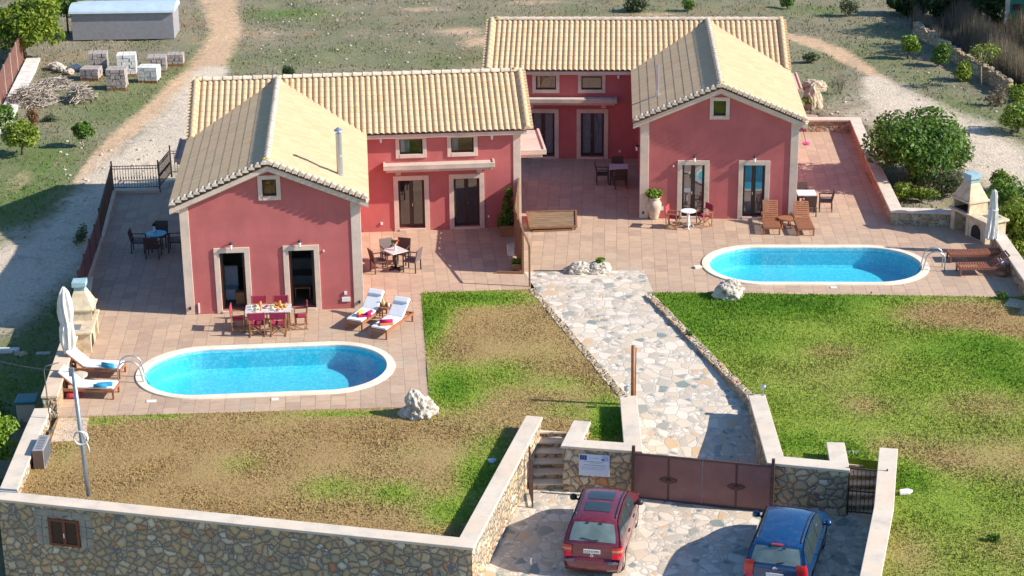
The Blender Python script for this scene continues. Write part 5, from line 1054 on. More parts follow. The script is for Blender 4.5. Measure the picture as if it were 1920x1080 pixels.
for i in range(4): v = V[i]; b = MB(); b.bar((v.x * .93, v.y * .9, 0), (v.x * .93, v.y * .9, v.z - .05), .08); b.build('leg', M['post'], t)
# planters by the screen
def trough(label, px, py, sx, sy, h):
    p = G(px, py); t = thing('planter_box', label, 'planter', (p.x, p.y, 0), .05, 'wooden planter boxes'); b = MB(); b.bx(-sx / 2, sx / 2, -sy / 2, -sy / 2 + .03, 0, h); b.bx(-sx / 2, sx / 2, sy / 2 - .03, sy / 2, 0, h); b.bx(-sx / 2, -sx / 2 + .03, -sy / 2 + .03, sy / 2 - .03, 0, h); b.bx(sx / 2 - .03, sx / 2, -sy / 2 + .03, sy / 2 - .03, 0, h); b.build('box_sides', M['post'], t); b = MB(); b.bx(-sx / 2 + .03, sx / 2 - .03, -sy / 2 + .03, sy / 2 - .03, .02, h - .06); b.build('soil', M['soot_and_shade'], t); return t
tr1 = trough('low wooden planter with a small bright plant at the foot of the reed screen', 969, 506, .42, .4, .3); tr2 = trough('wooden planter with a bushy climber against the near wing, behind the reed screen', 950, 440, .55, .5, .45)
p = G(958, 478); t = thing('stone_block', 'pale square block standing by the reed screen', 'block', (p.x, p.y, 0), .1); b = MB(); b.bx(-.14, .14, -.14, .14, 0, .42); b.build('block', M['concrete_white'], t, bevel=.02)
# wooden post and little spotlights on the gate walls
p = Vector((3.78, 56.05, 0)); t = thing('wooden_post', 'tall rust brown post standing beside the left gate wall', 'post', (p.x, p.y, ramp_z(p.y))); b = MB(); b.tube([(0, 0, -.2), (0, 0, 2.35)], .07, 10); b.build('shaft', M['bamboo'], t, True); b = MB(); b.tube([(.075, 0, 0), (.075, 0, 2.3)], .02, 6); b.build('conduit', M['darkwood'], t)
for i, (x, y, lb) in enumerate(((3.56, 55.75, 'small metal spotlight on the left gate wall by the post'), (7.85, 55.75, 'small metal spotlight on the right gate wall'))):
    t = thing('spotlight', lb, 'spotlight', (x, y, ZC), .5 - i, 'garden spotlights'); b = MB(); b.lathe([(.05, 0), (.05, .015), (.012, .02), (.012, .2)], 10); b.build('stand', M['steel'], t); b = MB(); b.lathe([(.03, -.10), (.07, -.06), (.085, .06), (.07, .07), (.02, .05)], 12, (0, 0, .28)); b.build('lamp_head', M['steel'], t, True)
# metal gates
GA, GB = Vector((3.52, 51.62, 0)), Vector((7.50, 50.62, 0)); d = (GB - GA); Lg = d.length; ga = math.atan2(d.y, d.x)
t = thing('driveway_gate', 'wide brown sheet metal double gate across the paved driveway', 'gate', (GA.x, GA.y, FLOOR), ga)
for k_, (x0, x1) in enumerate(((.06, Lg / 2 - .008), (Lg / 2 + .008, Lg - .06))):
    b = MB(); b.bx(x0, x1, -.012, .012, .08, 1.44); lf = b.build('gate_leaf', M['gate'], t)
    b = MB(); b.bx(x0, x1, -.03, .03, 1.442, 1.50); b.build('frame_bar', M['iron'], lf); b = MB(); b.bx(x0, x1, -.03, .03, .05, .078); b.build('frame_bar', M['iron'], lf)
    m_ = (x0 + x1) / 2; b = MB(); b.bx(m_ - .03, m_ + .03, -.022, -.0125, .08, 1.44); b.build('rib', M['gate_dark'], lf)
    b = MB(); V = [(m_ + .27 * math.cos(a), -.036, .72 + .10 * math.sin(a) * abs(math.sin(a)) ** .5) for a in np.linspace(0, 2 * math.pi, 25)[:-1]]; b.add(V + [(x, -.023, z) for x, y, z in V], [tuple(range(24))] + [(i, (i + 1) % 24, 24 + (i + 1) % 24, 24 + i) for i in range(24)]); e = b.build('boss', M['gate_dark'], lf)
    b = MB(); b.lathe([(.06, 0), (.05, .04), (.01, .06)], 12); b.v = [(m_ + x, -.036 - z, .72 + y) for x, y, z in b.v]; b.build('boss_knob', M['iron'], lf, True)
for x in (.0, Lg): b = MB(); b.bx(x - .045, x + .045, -.045, .045, 0, 1.72); b.build('gate_post', M['iron'], t)
b = MB(); b.bx(-.1, Lg + .1, -.02, .06, .002, .03); b.build('track', M['iron'], t)
def bar_gate(label, A, B, z, h, open_=0.0):
    A, B = Vector(A), Vector(B); d = B - A; L = d.length; t = thing('barred_gate', label, 'gate', (A.x, A.y, z), math.atan2(d.y, d.x) + open_, 'small barred side gates')
    b = MB()
    for x in (.0, L): b = MB(); b.bx(x - .025, x + .025, -.025, .025, 0, h + .05); b.build('stile', M['iron'], t)
    for zz in (.08, h * .5, h - .04): b = MB(); b.bx(.026, L - .026, -.015, .015, zz, zz + .04); b.build('rail', M['iron'], t)
    n = int(L / .11)
    for i in range(1, n): b = MB(); x = L * i / n; b.bx(x - .009, x + .009, -.0085, .0085, .1, h - .05); b.build('bar', M['iron'], t)
    return t
bar_gate('small brown barred gate closed across the right steps', (9.68, 50.45, 0), (10.72, 50.2, 0), FLOOR, 1.5); bar_gate('small brown barred gate standing open beside the left steps', (.46, 52.0, 0), (1.3, 51.7, 0), FLOOR, 1.5, -1.15)
# notice board
A, B = Vector((1.72, 52.38)), Vector((3.53, 52.02)); dv = (B - A).normalized(); nv = Vector((dv.y, -dv.x)); an = math.atan2(dv.y, dv.x)
def on_gatewall(px, py):
    r = ray(px, py); p0 = A + nv * .235; k = (p0.x * nv.x + p0.y * nv.y) / (r.x * nv.x + r.y * nv.y); P_ = Vector((0, 0, CAM_H)) + r * k; return (Vector((P_.x, P_.y)) - p0).dot(dv), P_.z
(sx0, sz1), (sx1, _), (_, sz0) = on_gatewall(1085.5, 850), on_gatewall(1143, 854), on_gatewall(1086, 890)
c = A + nv * .235 + dv * (sx0 + sx1) / 2; t = thing('notice_board', 'pale printed notice board with two small blue flags on the rubble gate wall', 'sign', (c.x, c.y, sz0), an); W2, H2 = (sx1 - sx0) / 2, sz1 - sz0
b = MB(); b.bx(-W2, W2, -.02, .01, 0, H2); b.build('board', M['paper_white'], t, bevel=.004)
b = MB(); b.bx(-W2 + .03, -W2 + .24, -.023, -.0202, H2 - .19, H2 - .04); fl = b.build('star_flag', M['flag_blue'], t)
for i in range(12): a = i * math.pi / 6; b = MB(); b.lathe([(.008, 0), (.008, .002)], 5); b.v = [(-W2 + .135 + .05 * math.cos(a) + x, -.0235 - z, H2 - .115 + .05 * math.sin(a) + y) for x, y, z in b.v]; b.build('star', M['star'], fl)
b = MB(); b.bx(W2 - .24, W2 - .03, -.023, -.0202, H2 - .19, H2 - .04); fl = b.build('striped_flag', M['flag_light'], t)
for i in range(4): b = MB(); b.bx(W2 - (.24 if i > 1 else .15), W2 - .03, -.0245, -.0232, H2 - .175 + i * .034, H2 - .161 + i * .034); b.build('stripe', M['white'], fl)
b = MB(); b.bx(W2 - .22, W2 - .205, -.0245, -.0232, H2 - .115, H2 - .04); b.build('stripe', M['white'], fl)
rr_ = random.Random(3)
for i, (x0, x1, z, h) in enumerate(((-.14, .12, .12, .014), (-.30, .30, .24, .018), (-.12, .22, .28, .014), (-.30, .34, .36, .022), (-.36, .36, .42, .01), (-.36, .30, .46, .01), (-.36, .2, .50, .01))):
    if H2 - z > .03: b = MB(); b.bx(x0 * W2 / .45, x1 * W2 / .45, -.0215, -.0202, H2 - z, H2 - z + h); b.build('text_line', M['ink'], t)
# lamp pole with cable coil, bent pipe, cabinet and shade box on the left front corner
P0 = G(166, 930, ZC); t = thing('utility_pole', 'leaning grey steel pole with a coil of cable on the front wall', 'pole', (P0.x, P0.y, ZC)); b = MB(); top = (-.12, .1, 3.75); b.tube([(0, 0, 0), (-.05, .04, 1.6), top], .062, 10); b.build('shaft', M['galv'], t, True)
b = MB(); b.bx(-.07, .07, -.05, .05, 0, .24); b.v = [(x + top[0] - .05, y + top[1], z + top[2] - .12) for x, y, z in b.v]; b.build('junction_box', M['galv'], t)
b = MB(); n = 44; b.tube([(-.03 + .19 * math.cos(i * .62) * (1 + .06 * math.sin(i * 2.1)), -.10 + .012 * math.sin(i * 1.3) - .003 * i * .3, 1.85 + .20 * math.sin(i * .62) * (1 + .05 * math.cos(i * 1.7))) for i in range(n)] + [(.15, -.12, 1.6), (.17, -.12, 1.42)], .026, 6); b.build('cable_coil', M['coil'], t, True)
Pt = Vector((P0.x + top[0], P0.y + top[1], ZC + top[2])); E_ = Pt + Vector((-9, 9.5, -1.4))
def cable(name, label, pts, r=.012): b = MB(); b.tube(pts, r, 6); o = b.build(name, M['cable'], None, True); return tag(o, label, 'cable')
cable('overhead_cable', 'thin grey cable sagging left from the top of the steel pole', [Pt.lerp(E_, f) + Vector((0, 0, -1.5 * 4 * f * (1 - f) * .35)) for f in np.linspace(0, 1, 14)])
fw0, fd, fn_ = front_frame((s0 + s1) / 2, zt + .1, .03); cable('wall_cable', 'short black cable running from the pole foot down the rubble wall to the shutter', [(P0.x, P0.y - .08, ZC + .02), (P0.x - .03, P0.y - .28, ZC - .02), Vector((P0.x - .18, P0.y - .34, ZC - .45)), (fw0.x + .25, fw0.y - .02, zt + .16), (fw0.x, fw0.y - .02, zt + .1)], .014)
p = G(96, 808, .03); t = thing('bent_pipe', 'thin bent grey pipe rising from the cream corner pad', 'pipe', (p.x, p.y, .03)); b = MB(); b.tube([(0, 0, 0), (-.06, .1, 2.0), (.0, .12, 2.12), (.4, .2, 2.2)], .018, 6); b.build('pipe', M['cable'], t, True); b = MB(); b.lathe([(.1, 0), (.1, .01), (.02, .015)], 10); b.build('foot_plate', M['cable'], t)
p = G(79, 868, 0); t = thing('metal_cabinet', 'low grey metal cabinet with slotted top against the left front wall', 'cabinet', (p.x, p.y + .1, 0), R(2)); b = MB(); b.bx(-.16, .16, -.55, .55, .0, .62); b.build('cabinet_body', M['grey_box'], t, bevel=.01); 
for i in range(8): b = MB(); b.bx(-.09, .11, -.44 + i * .115, -.40 + i * .115, .6205, .626); b.build('vent_slot', M['cable'], t)
b = MB(); b.bx(-.155, .155, -.565, -.552, .02, .60); b.build('end_panel', M['brown_box'], t); b = MB(); b.bx(.162, .172, -.5, .5, .06, .56); b.build('grille', M['cable'], t)
p = G(50, 747, -.5); t = thing('storage_box', 'beige storage box with a teal lid outside the left wall', 'box', (p.x, p.y, -1.45), R(4)); b = MB(); b.bx(-.31, .31, -.34, .34, 0, .88); b.build('box_body', M['beige'], t, bevel=.02); b = MB(); b.bx(-.35, .35, -.39, .39, .882, .98); b.build('lid', M['teal'], t, bevel=.03)
# litter on the lawns
p = G(923, 866, .02); t = thing('plastic_bag', 'small pale blue plastic bag in the shade of the front wall on the lawn', 'bag', (p.x, p.y, .02)); b = MB(); b.lathe([(.02, 0), (.13, .02), (.12, .07), (.03, .11)], 9, fn=lambda a, z: 1 + .2 * math.sin(3 * a)); b.build('bag_body', M['sheet_blue'], t)
p = G(1697, 925, .02); t = thing('flat_stone', 'flat white stone slab lying in the right lawn', 'stone', (p.x, p.y, .02), .3); b = MB(); b.prism([(-.22, -.1), (.05, -.14), (.24, -.02), (.15, .12), (-.12, .14)], 0, .09); b.build('slab', M['concrete_white'], t, bevel=.02)
# swing seat hanging by the farther house
p = VL(1, -.62, 5.31); p2 = VL(1, -1.0, 6.6); t = thing('swing_seat', 'small pink seat hanging on a rope beside the right wall of the farther house', 'swing', (p2.x, p2.y, 0), 0); b = MB(); b.lathe([(.02, 0), (.15, .02), (.17, .09), (.14, .09), (.02, .04)], 14, (0, 0, 1.25)); b.build('seat', M['pink'], t, True)
q = p - p2; b = MB(); b.tube([(0, 0, 1.3), (q.x * .9, q.y * .9, 2.5)], .012, 5); b.build('rope', M['black'], t); b = MB(); b.tube([(q.x * .9, q.y * .9, 2.5), (q.x * .9 - .55, q.y, 2.55)], .025, 6); b.build('bracket', M['iron'], t); b = MB(); b.lathe([(.02, -.16), (.07, -.12), (.08, 0), (.02, .05)], 10, (q.x * .9, q.y * .9, 2.45)); b.build('pulley', M['canvas_red'], t, True)
# ------------------------------------------------------------------ fence along the left terrace
def rail_panel(t, A, B, h, gap=.115, z=0):
    A, B = Vector(A), Vector(B); d = B - A; L = d.length; u = d / L
    for zz in (.1, h - .12, h): b = MB(); b.bar(A + Vector((0, 0, zz + z)), B + Vector((0, 0, zz + z)), .032, .028); b.build('rail', M['iron'], t)
    n = int(L / gap)
    for i in range(1, n): b = MB(); q = A + u * (L * i / n); b.bar(q + Vector((0, 0, .1 + z)), q + Vector((0, 0, h + .02 * math.sin(i) + z)), .018); q2 = q + Vector((0, 0, h * .5 + z)); b.bar(q2 - Vector((0, 0, .05)), q2 + Vector((0, 0, .05)), .04); b.build('bar', M['iron'], t)
K0, K1 = G(213, 362), G(300, 360); K2 = G(190, 450); K3 = Vector((-15.75, 66.0, 0))
slabs = MB(); wall_body(slabs, [K3, K2, K0], .26, -2, .14); wall_body(slabs, [K0, K1], .26, -1, .12); o = slabs.build('terrace_kerb', M['capw']); tag(o, kind='structure')
t = thing('iron_railing', 'brown iron railing closing the back of the shaded left terrace', 'fence', (0, 0, 0)); rail_panel(t, K0 + Vector((0, 0, .14)), K1 + Vector((0, 0, .14)), 1.05); 
for q in (K0, K1): b = MB(); b.bar(q, q + Vector((0, 0, 1.42)), .06); b.build('post', M['iron'], t)
t = thing('iron_railing', 'short brown iron railing stepping back behind the left corner of the near house', 'fence'); K4 = K1 + Vector((.15, 2.2, 0)); rail_panel(t, K1 + Vector((0, .1, .14)), K4 + Vector((0, 0, .14)), 1.1); rail_panel(t, K4 + Vector((.05, 0, .14)), K4 + Vector((1.7, .1, .14)), 1.05); b = MB(); b.bar(K4, K4 + Vector((0, 0, 1.45)), .06); b.build('post', M['iron'], t)
t = thing('iron_railing', 'dense brown iron railing along the rear left edge of the shaded terrace', 'fence'); rail_panel(t, K2 + Vector((0, .05, .14)), K0 + Vector((0, -.05, .14)), 1.12, .09); b = MB(); b.bar(K2, K2 + Vector((0, 0, 1.35)), .06); b.build('post', M['iron'], t)
t = thing('sheet_fence', 'solid brown sheeted fence along the left edge of the shaded terrace', 'fence'); d = (K2 - K3); n = 4
for i in range(n): b = MB(); a_, c_ = K3 + d * (i / n), K3 + d * ((i + 1) / n); b.bar(a_ + d.normalized() * .03 + Vector((0, 0, .66)), c_ - d.normalized() * .03 + Vector((0, 0, .66)), .03, .98); b.build('panel', M['gate'], t)
for i in range(n + 1): b = MB(); q = K3 + d * (i / n); b.bar(q, q + Vector((0, 0, 1.25)), .05); b.build('post', M['iron'], t)

# ------------------------------------------------------------------ foliage
def foliage(name, parent, mat, clumps, n, leaf, seed, shell=.55, up=.35, wf=.55):
    """many small leaf blades spread through ellipsoid clumps (c, (rx,ry,rz))"""
    rg = np.random.default_rng(seed); w = np.array([a[1][0] * a[1][1] + a[1][0] * a[1][2] for a in clumps]); w = w / w.sum(); idx = rg.choice(len(clumps), n, p=w)
    C_ = np.array([a[0] for a in clumps]); Rr = np.array([a[1] for a in clumps]); d = rg.normal(size=(n, 3)); d /= np.linalg.norm(d, axis=1)[:, None]
    r = shell + (1.05 - shell) * rg.random(n) ** .6; P = C_[idx] + d * Rr[idx] * r[:, None]
    k = P[:, 2] > .02; P, d, idx = P[k], d[k], idx[k]; n = len(P)
    nr = d * .7 + rg.normal(size=(n, 3)) * .6 + np.array([0, 0, up]); nr /= np.linalg.norm(nr, axis=1)[:, None]
    a = np.cross(nr, rg.normal(size=(n, 3))); a /= np.linalg.norm(a, axis=1)[:, None]; b = np.cross(nr, a); s = leaf * rg.uniform(.6, 1.35, n)[:, None]
    V = np.stack([P - a * s, P + b * s * wf + nr * s * .12, P + a * s, P - b * s * wf + nr * s * .12], 1).reshape(-1, 3)
    tone = np.clip(rg.normal(.5, .22, n) + rg.normal(0, .13, len(clumps))[idx], 0, 1)
    return np_mesh(name, V, np.arange(n * 4).reshape(-1, 4), mat, parent, dict(tone=np.repeat(tone, 4)))
def crown_clumps(c, r, n, seed, flat=1.0):
    rg = random.Random(seed); L = [(c, (r * .72, r * .72, r * .62 * flat))]
    for i in range(n):
        a = rg.uniform(0, 2 * math.pi); e = rg.uniform(-.6, 1.0); q = r * rg.uniform(.5, .82); rr = r * rg.uniform(.22, .42); L.append(((c[0] + q * math.cos(a) * math.cos(e), c[1] + q * math.sin(a) * math.cos(e), c[2] + q * math.sin(e) * flat), (rr, rr, rr * .85)))
    return L
def tree(name, label, px, py, h, r, mat, n=2500, leaf=.075, seed=1, bark='bark', cat='tree', group=None, z=None, stems=1, clumps=9, flat=1.0, pos=None, low=.0, tr=.07):
    p = pos or G(px, py); zz = gz(p.x, p.y) if z is None else z; t = thing(name, label, cat, (p.x, p.y, zz), 0, group); rg = random.Random(seed); c = (0, 0, h - r * flat * .95)
    b = MB()
    for i in range(stems):
        dx, dy = rg.uniform(-.15, .15) * r, rg.uniform(-.15, .15) * r; b.tube([(dx * .4, dy * .4, -.1), (dx, dy, c[2] * .5), (dx * 1.5, dy, c[2])], [tr, tr * .8, tr * .5], 7)
        for k in range(5):
            a = rg.uniform(0, 6.28); b.tube([(dx, dy, c[2] * .6), (r * .4 * math.cos(a), r * .4 * math.sin(a), c[2] + .1 * r), (r * .75 * math.cos(a), r * .75 * math.sin(a), c[2] + rg.uniform(-.1, .5) * r)], [tr * .5, tr * .35, tr * .12], 5)
    b.build('trunk', M[bark], t, True); foliage('crown', t, M[mat], crown_clumps(c, r, clumps, seed, flat), n, leaf, seed); return t
def bush(name, label, px, py, rx, ry, h, mat, n=900, leaf=.06, seed=1, z=None, cat='bush', clumps=7, pos=None, group=None, wf=.55):
    p = pos or G(px, py); zz = gz(p.x, p.y) if z is None else z; rg = random.Random(seed); L = []
    for i in range(clumps):
        a = rg.uniform(0, 6.28); q = rg.uniform(.0, .62); rr = rg.uniform(.34, .55); L.append(((rx * q * math.cos(a), ry * q * math.sin(a), h * rg.uniform(.28, .7)), (rx * rr, ry * rr, h * rr * .8)))
    t = thing(name, label, cat, (p.x, p.y, zz), 0, group); foliage('leaves', t, M[mat], L, n, leaf, seed, .35, wf=wf)
    b = MB()
    for k in range(5): a = rg.uniform(0, 6.28); b.tube([(0, 0, -.03), (rx * .3 * math.cos(a), ry * .3 * math.sin(a), h * .6)], [.02, .01], 5)
    b.build('stems', M['bark'], t); return t
def plant_part(parent, name, c, r, mat, n, leaf, seed, k=6, flat=.8):
    return foliage(name, parent, M[mat], crown_clumps(c, r, k, seed, flat), n, leaf, seed, .3)
# plants in pots and vases
plant_part(urn, 'succulent', (0, 0, 1.10), .36, 'leaf_lime', 500, .085, 5, 7, .6)
plant_part(vz1, 'leaves', (-.05, 0, .33), .12, 'leaf', 90, .05, 6, 3); plant_part(vz1, 'petals', (.10, 0, .38), .07, 'flower_red', 70, .03, 7, 3)
plant_part(vz2, 'leaves', (0, 0, .30), .10, 'leaf_dark', 80, .045, 8, 3)
plant_part(rkb, 'succulent', (.05, .05, .44), .19, 'leaf_lime', 160, .06, 9, 4, .8); plant_part(tr1, 'leaves', (0, 0, .38), .2, 'leaf_lime', 160, .06, 10, 4, .7)
foliage('climber', tr2, M['leaf'], [((0, 0, .7), (.34, .3, .4)), ((.05, .15, 1.2), (.26, .22, .4)), ((-.12, .0, .5), (.3, .25, .25)), ((.12, .25, 1.65), (.18, .15, .3))], 1300, .06, 12, .3)
plant_part(rk2, 'ivy', (-.35, -.1, .5), .35, 'leaf_yellow', 260, .06, 13, 4)
# trees
tree('shade_tree', 'big dense round tree behind the stone wall right of the farther house', 1716, 338, 2.75, 2.42, 'leaf', 13000, .105, 31, stems=3, clumps=30, flat=.56, z=.1, tr=.11)
bush('rosemary_bush', 'dark grey green bush in the walled bed below the big round tree', 1768, 368, 1.45, .8, 1.05, 'leaf_grey', 2300, .075, 32, z=.1, wf=.25); bush('geranium_bush', 'yellow green leafy plant at the corner of the walled bed', 1697, 374, .65, .7, .7, 'leaf_yellow', 700, .065, 33, z=.1); bush('green_bush', 'small green shrub between the big round tree and the rosemary', 1722, 355, .6, .5, .75, 'leaf', 500, .07, 34, z=.1)
tree('citrus_tree', 'yellow green citrus tree at the right edge beyond the far barbecue', None, None, 2.15, 1.35, 'leaf_yellow', 3600, .085, 35, z=-.9, clumps=14, flat=.75, pos=G(1918, 425, .2)); tree('citrus_tree', 'lower citrus bush behind the far parasol at the right edge', None, None, 1.75, .9, 'leaf', 1800, .08, 36, z=-.5, pos=G(1885, 378, .4)); bush('garden_shrub', 'light green shrub just behind the pyramid hood of the far barbecue', 1872, 358, .7, .6, .9, 'leaf_yellow', 700, .075, 37, z=.1); bush('garden_shrub', 'green shrub against the right picture edge, low by the capped wall', None, None, .6, .6, .9, 'leaf', 700, .075, 38, z=-.85, pos=G(1925, 500, -.4))
bush('garden_shrub', 'yellowish spreading shrub filling the bed between wall corner and rosemary', 1728, 380, .8, .5, .55, 'leaf_yellow', 700, .065, 133, z=.1); bush('garden_shrub', 'broad green shrub at the right edge level with the barbecue hood', None, None, 1.0, .9, 1.3, 'leaf', 1400, .08, 134, z=-.7, pos=G(1905, 372, -.2)); bush('garden_shrub', 'yellow green shrub against the outer side of the capped wall at right', None, None, .8, .9, 1.1, 'leaf_yellow', 1000, .075, 135, z=-.85, pos=G(1912, 462, -.3))
tree('young_tree', 'round lime green young tree by the old wall at upper right', 1703, 112, 1.55, .62, 'leaf_lime', 1100, .075, 40, clumps=8, flat=1.15); bush('garden_shrub', 'dark green feathery shrub at the foot of the old wall, upper right', 1765, 124, .75, .7, 1.3, 'leaf', 1000, .08, 41); bush('garden_shrub', 'mid green feathery shrub in front of the old wall, right of the darker one', 1803, 152, .8, .7, 1.25, 'leaf_yellow', 1000, .08, 42)
tree('sapling', 'thin pale stemmed sapling with few yellow leaves by the old wall', 1842, 165, 2.6, .85, 'leaf_yellow', 320, .075, 43, bark='bark_pale', clumps=7, flat=1.0, tr=.035); bush('dry_bush', 'half bare brownish bush below the old wall at right', 1868, 200, .7, .6, 1.0, 'leaf_dry', 500, .07, 44); bush('garden_shrub', 'yellowing shrub at the right picture edge below the old wall', 1905, 190, .9, .7, 1.1, 'leaf_yellow', 700, .075, 45); tree('citrus_tree', 'bright green leafy tree at the right picture edge above the gravel track', 1905, 250, 1.7, .95, 'leaf_lime', 1500, .08, 46, clumps=10)
bush('bare_bush', 'grey leafless bush between the rock stack and the gravel track', 1574, 178, .75, .6, 1.2, 'leaf_dry', 330, .09, 47, wf=.12)
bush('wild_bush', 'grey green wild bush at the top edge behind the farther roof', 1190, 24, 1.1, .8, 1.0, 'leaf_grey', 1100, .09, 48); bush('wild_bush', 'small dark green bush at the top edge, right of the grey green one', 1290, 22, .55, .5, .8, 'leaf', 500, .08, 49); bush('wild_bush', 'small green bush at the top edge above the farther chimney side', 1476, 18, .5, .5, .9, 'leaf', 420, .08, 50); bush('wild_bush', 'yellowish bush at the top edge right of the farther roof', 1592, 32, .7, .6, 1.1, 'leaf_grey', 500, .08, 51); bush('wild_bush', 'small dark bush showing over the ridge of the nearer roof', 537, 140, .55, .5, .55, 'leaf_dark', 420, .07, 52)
bush('wild_bush', 'straggly olive bush beside the orange track at upper right', 1520, 118, .6, .5, .6, 'leaf_grey', 350, .08, 53)
tree('citrus_tree', 'small round dark citrus tree on the grass left of the sandy track', 157, 273, 1.35, .58, 'leaf', 1100, .075, 55, bark='bark_pale', clumps=8, tr=.04); tree('lemon_tree', 'yellow green lemon tree at the left edge, larger than its round neighbour', 38, 288, 1.75, 1.0, 'leaf_yellow', 1900, .08, 56, clumps=11, flat=.85); tree('citrus_tree', 'dark green crown at the left edge behind the lemon tree', 4, 240, 1.5, .75, 'leaf', 1100, .08, 57); bush('dry_bush', 'rust coloured dry shrub right of the lemon tree', 60, 232, .45, .4, .9, 'leaf_red', 360, .065, 58); bush('weed_clump', 'yellow weed clump on the grass right of the rust shrub', 92, 225, .5, .4, .4, 'leaf_grey', 300, .06, 59)
tree('garden_tree', 'large yellow green tree filling the top left corner', 50, 108, 3.6, 2.3, 'leaf_yellow', 8000, .12, 60, clumps=22, flat=.8, stems=2, tr=.12); tree('garden_tree', 'darker part shaded tree left of the pale shed', 128, 62, 3.2, 1.4, 'leaf', 2200, .11, 61, clumps=10); bush('wild_bush', 'dark bush behind the pale blue shed roof', 265, -10, 2.2, .8, 1.4, 'leaf_dark', 1400, .11, 62)
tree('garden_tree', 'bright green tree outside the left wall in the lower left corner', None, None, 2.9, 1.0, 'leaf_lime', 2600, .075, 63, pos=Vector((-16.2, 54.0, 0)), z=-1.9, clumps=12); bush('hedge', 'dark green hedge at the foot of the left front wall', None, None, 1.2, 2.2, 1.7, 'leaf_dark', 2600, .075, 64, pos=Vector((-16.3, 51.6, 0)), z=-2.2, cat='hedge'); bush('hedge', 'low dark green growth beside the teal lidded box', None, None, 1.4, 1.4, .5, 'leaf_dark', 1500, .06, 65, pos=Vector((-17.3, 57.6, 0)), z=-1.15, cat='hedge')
bush('weed_clump', 'green weeds growing along the outside of the left fence', 150, 430, .35, .9, .6, 'leaf_grey', 400, .06, 66, z=-.5); bush('weed_clump', 'small green tuft on the dark right lawn', 1862, 1015, .22, .2, .2, 'leaf', 160, .05, 67, z=.01); bush('weed_clump', 'low weeds at the corner where the far terrace meets the dry grass', 1880, 560, .3, .3, .3, 'leaf', 160, .05, 68, z=.01)
bush('weed_clump', 'small green weed growing out of the kerb wall', 1295, 632, .2, .2, .25, 'leaf', 120, .045, 69, z=.0)
# dark trees at upper right whose shade falls across the old wall
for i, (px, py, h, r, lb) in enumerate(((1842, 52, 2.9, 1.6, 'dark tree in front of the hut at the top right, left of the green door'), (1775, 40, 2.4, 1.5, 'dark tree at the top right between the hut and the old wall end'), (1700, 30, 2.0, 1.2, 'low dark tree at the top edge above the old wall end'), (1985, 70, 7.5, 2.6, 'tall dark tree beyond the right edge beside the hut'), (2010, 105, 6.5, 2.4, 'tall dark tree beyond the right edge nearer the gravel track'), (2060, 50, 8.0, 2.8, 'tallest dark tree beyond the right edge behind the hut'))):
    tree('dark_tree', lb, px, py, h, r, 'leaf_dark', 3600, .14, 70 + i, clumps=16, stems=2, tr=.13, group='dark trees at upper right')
# dry reeds
rg = np.random.default_rng(90); n = 26000; A_, B_ = G(1690, 55), G(1925, 190); f = rg.random(n); o = rg.random(n) ** 1.2 * 8.0; dd = (B_ - A_); nn = Vector((-dd.y, dd.x, 0)).normalized(); nn = -nn if nn.x < 0 else nn
rx = A_.x + dd.x * f + nn.x * (o + .5); ry = A_.y + dd.y * f + nn.y * (o + .5); hh_ = rg.uniform(.6, 2.1, n) * (.7 + .3 * np.sin(rx * 2)); a = rg.uniform(0, 6.28, n); V = np.zeros((n, 3, 3)); rz_ = np.array([gz(p, q) for p, q in zip(rx, ry)])
V[:, 0] = np.stack([rx - .022 * np.cos(a), ry - .022 * np.sin(a), rz_ - .05], 1); V[:, 1] = np.stack([rx + .022 * np.cos(a), ry + .022 * np.sin(a), rz_ - .05], 1); V[:, 2] = np.stack([rx + rg.normal(0, .16, n), ry + rg.normal(0, .16, n), rz_ + hh_], 1)
tag(np_mesh('dry_reeds', V.reshape(-1, 3), np.arange(n * 3).reshape(-1, 3), M['shaded_reed'], None, dict(tone=np.repeat(rg.random(n), 3))), 'tall dry grey brown reeds behind the old wall at upper right', 'reeds', kind='stuff')
# old wall, rusty posts, hut
A_, B_, C_ = G(1716, 64), G(1800, 122), G(1893, 178); t = thing('old_wall', 'old grey rubble wall running down from the reeds at upper right', 'wall'); b = MB(); wall_body(b, [A_, B_, C_], .32, -.3, .60); b.build('masonry', M['stone2'], t); b = MB(); rr_ = random.Random(5)
for q0, q1 in ((A_, B_), (B_, C_)):
    n = int((q1 - q0).length / .4)
    for i in range(n):
        q = q0.lerp(q1, (i + .5) / n); h = rr_.uniform(.06, .2); b.box((q.x + rr_.uniform(-.05, .05), q.y, .602 + h / 2), (rr_.uniform(.3, .42), rr_.uniform(.25, .4), h), math.atan2((q1 - q0).y, (q1 - q0).x) + rr_.uniform(-.2, .2))
b.build('cap', M['stone2'], t, bevel=.03)
for px, py, h, lb in ((1791, 92, 1.9, 'rusty post standing tall behind the old wall'), (1843, 60, 1.5, 'thin grey post in the dry reeds left of the hut'), (1893, 150, 1.4, 'thin rusty post near the right edge of the reeds'), (1756, 74, 1.2, 'short rusty post by the upper end of the old wall')):
    p = G(px, py); t = thing('fence_post', lb, 'post', (p.x + .3, p.y, 0), .2, 'posts in the dry reeds'); b = MB(); b.bx(-.04, .04, -.04, .04, -.1, h); b.build('shaft', M['brick_red'] if 'rusty' in lb else M['concrete'], t); b = MB(); b.bx(-.05, .05, -.05, .05, h + .001, h + .03); b.build('post_cap', M['iron'], t)
p0, p1 = G(1881, 62), G(1932, 62); t = thing('garden_hut', 'small whitewashed hut with a green door in the top right corner', 'hut', (p0.x, p0.y, 0)); w = p1.x - p0.x
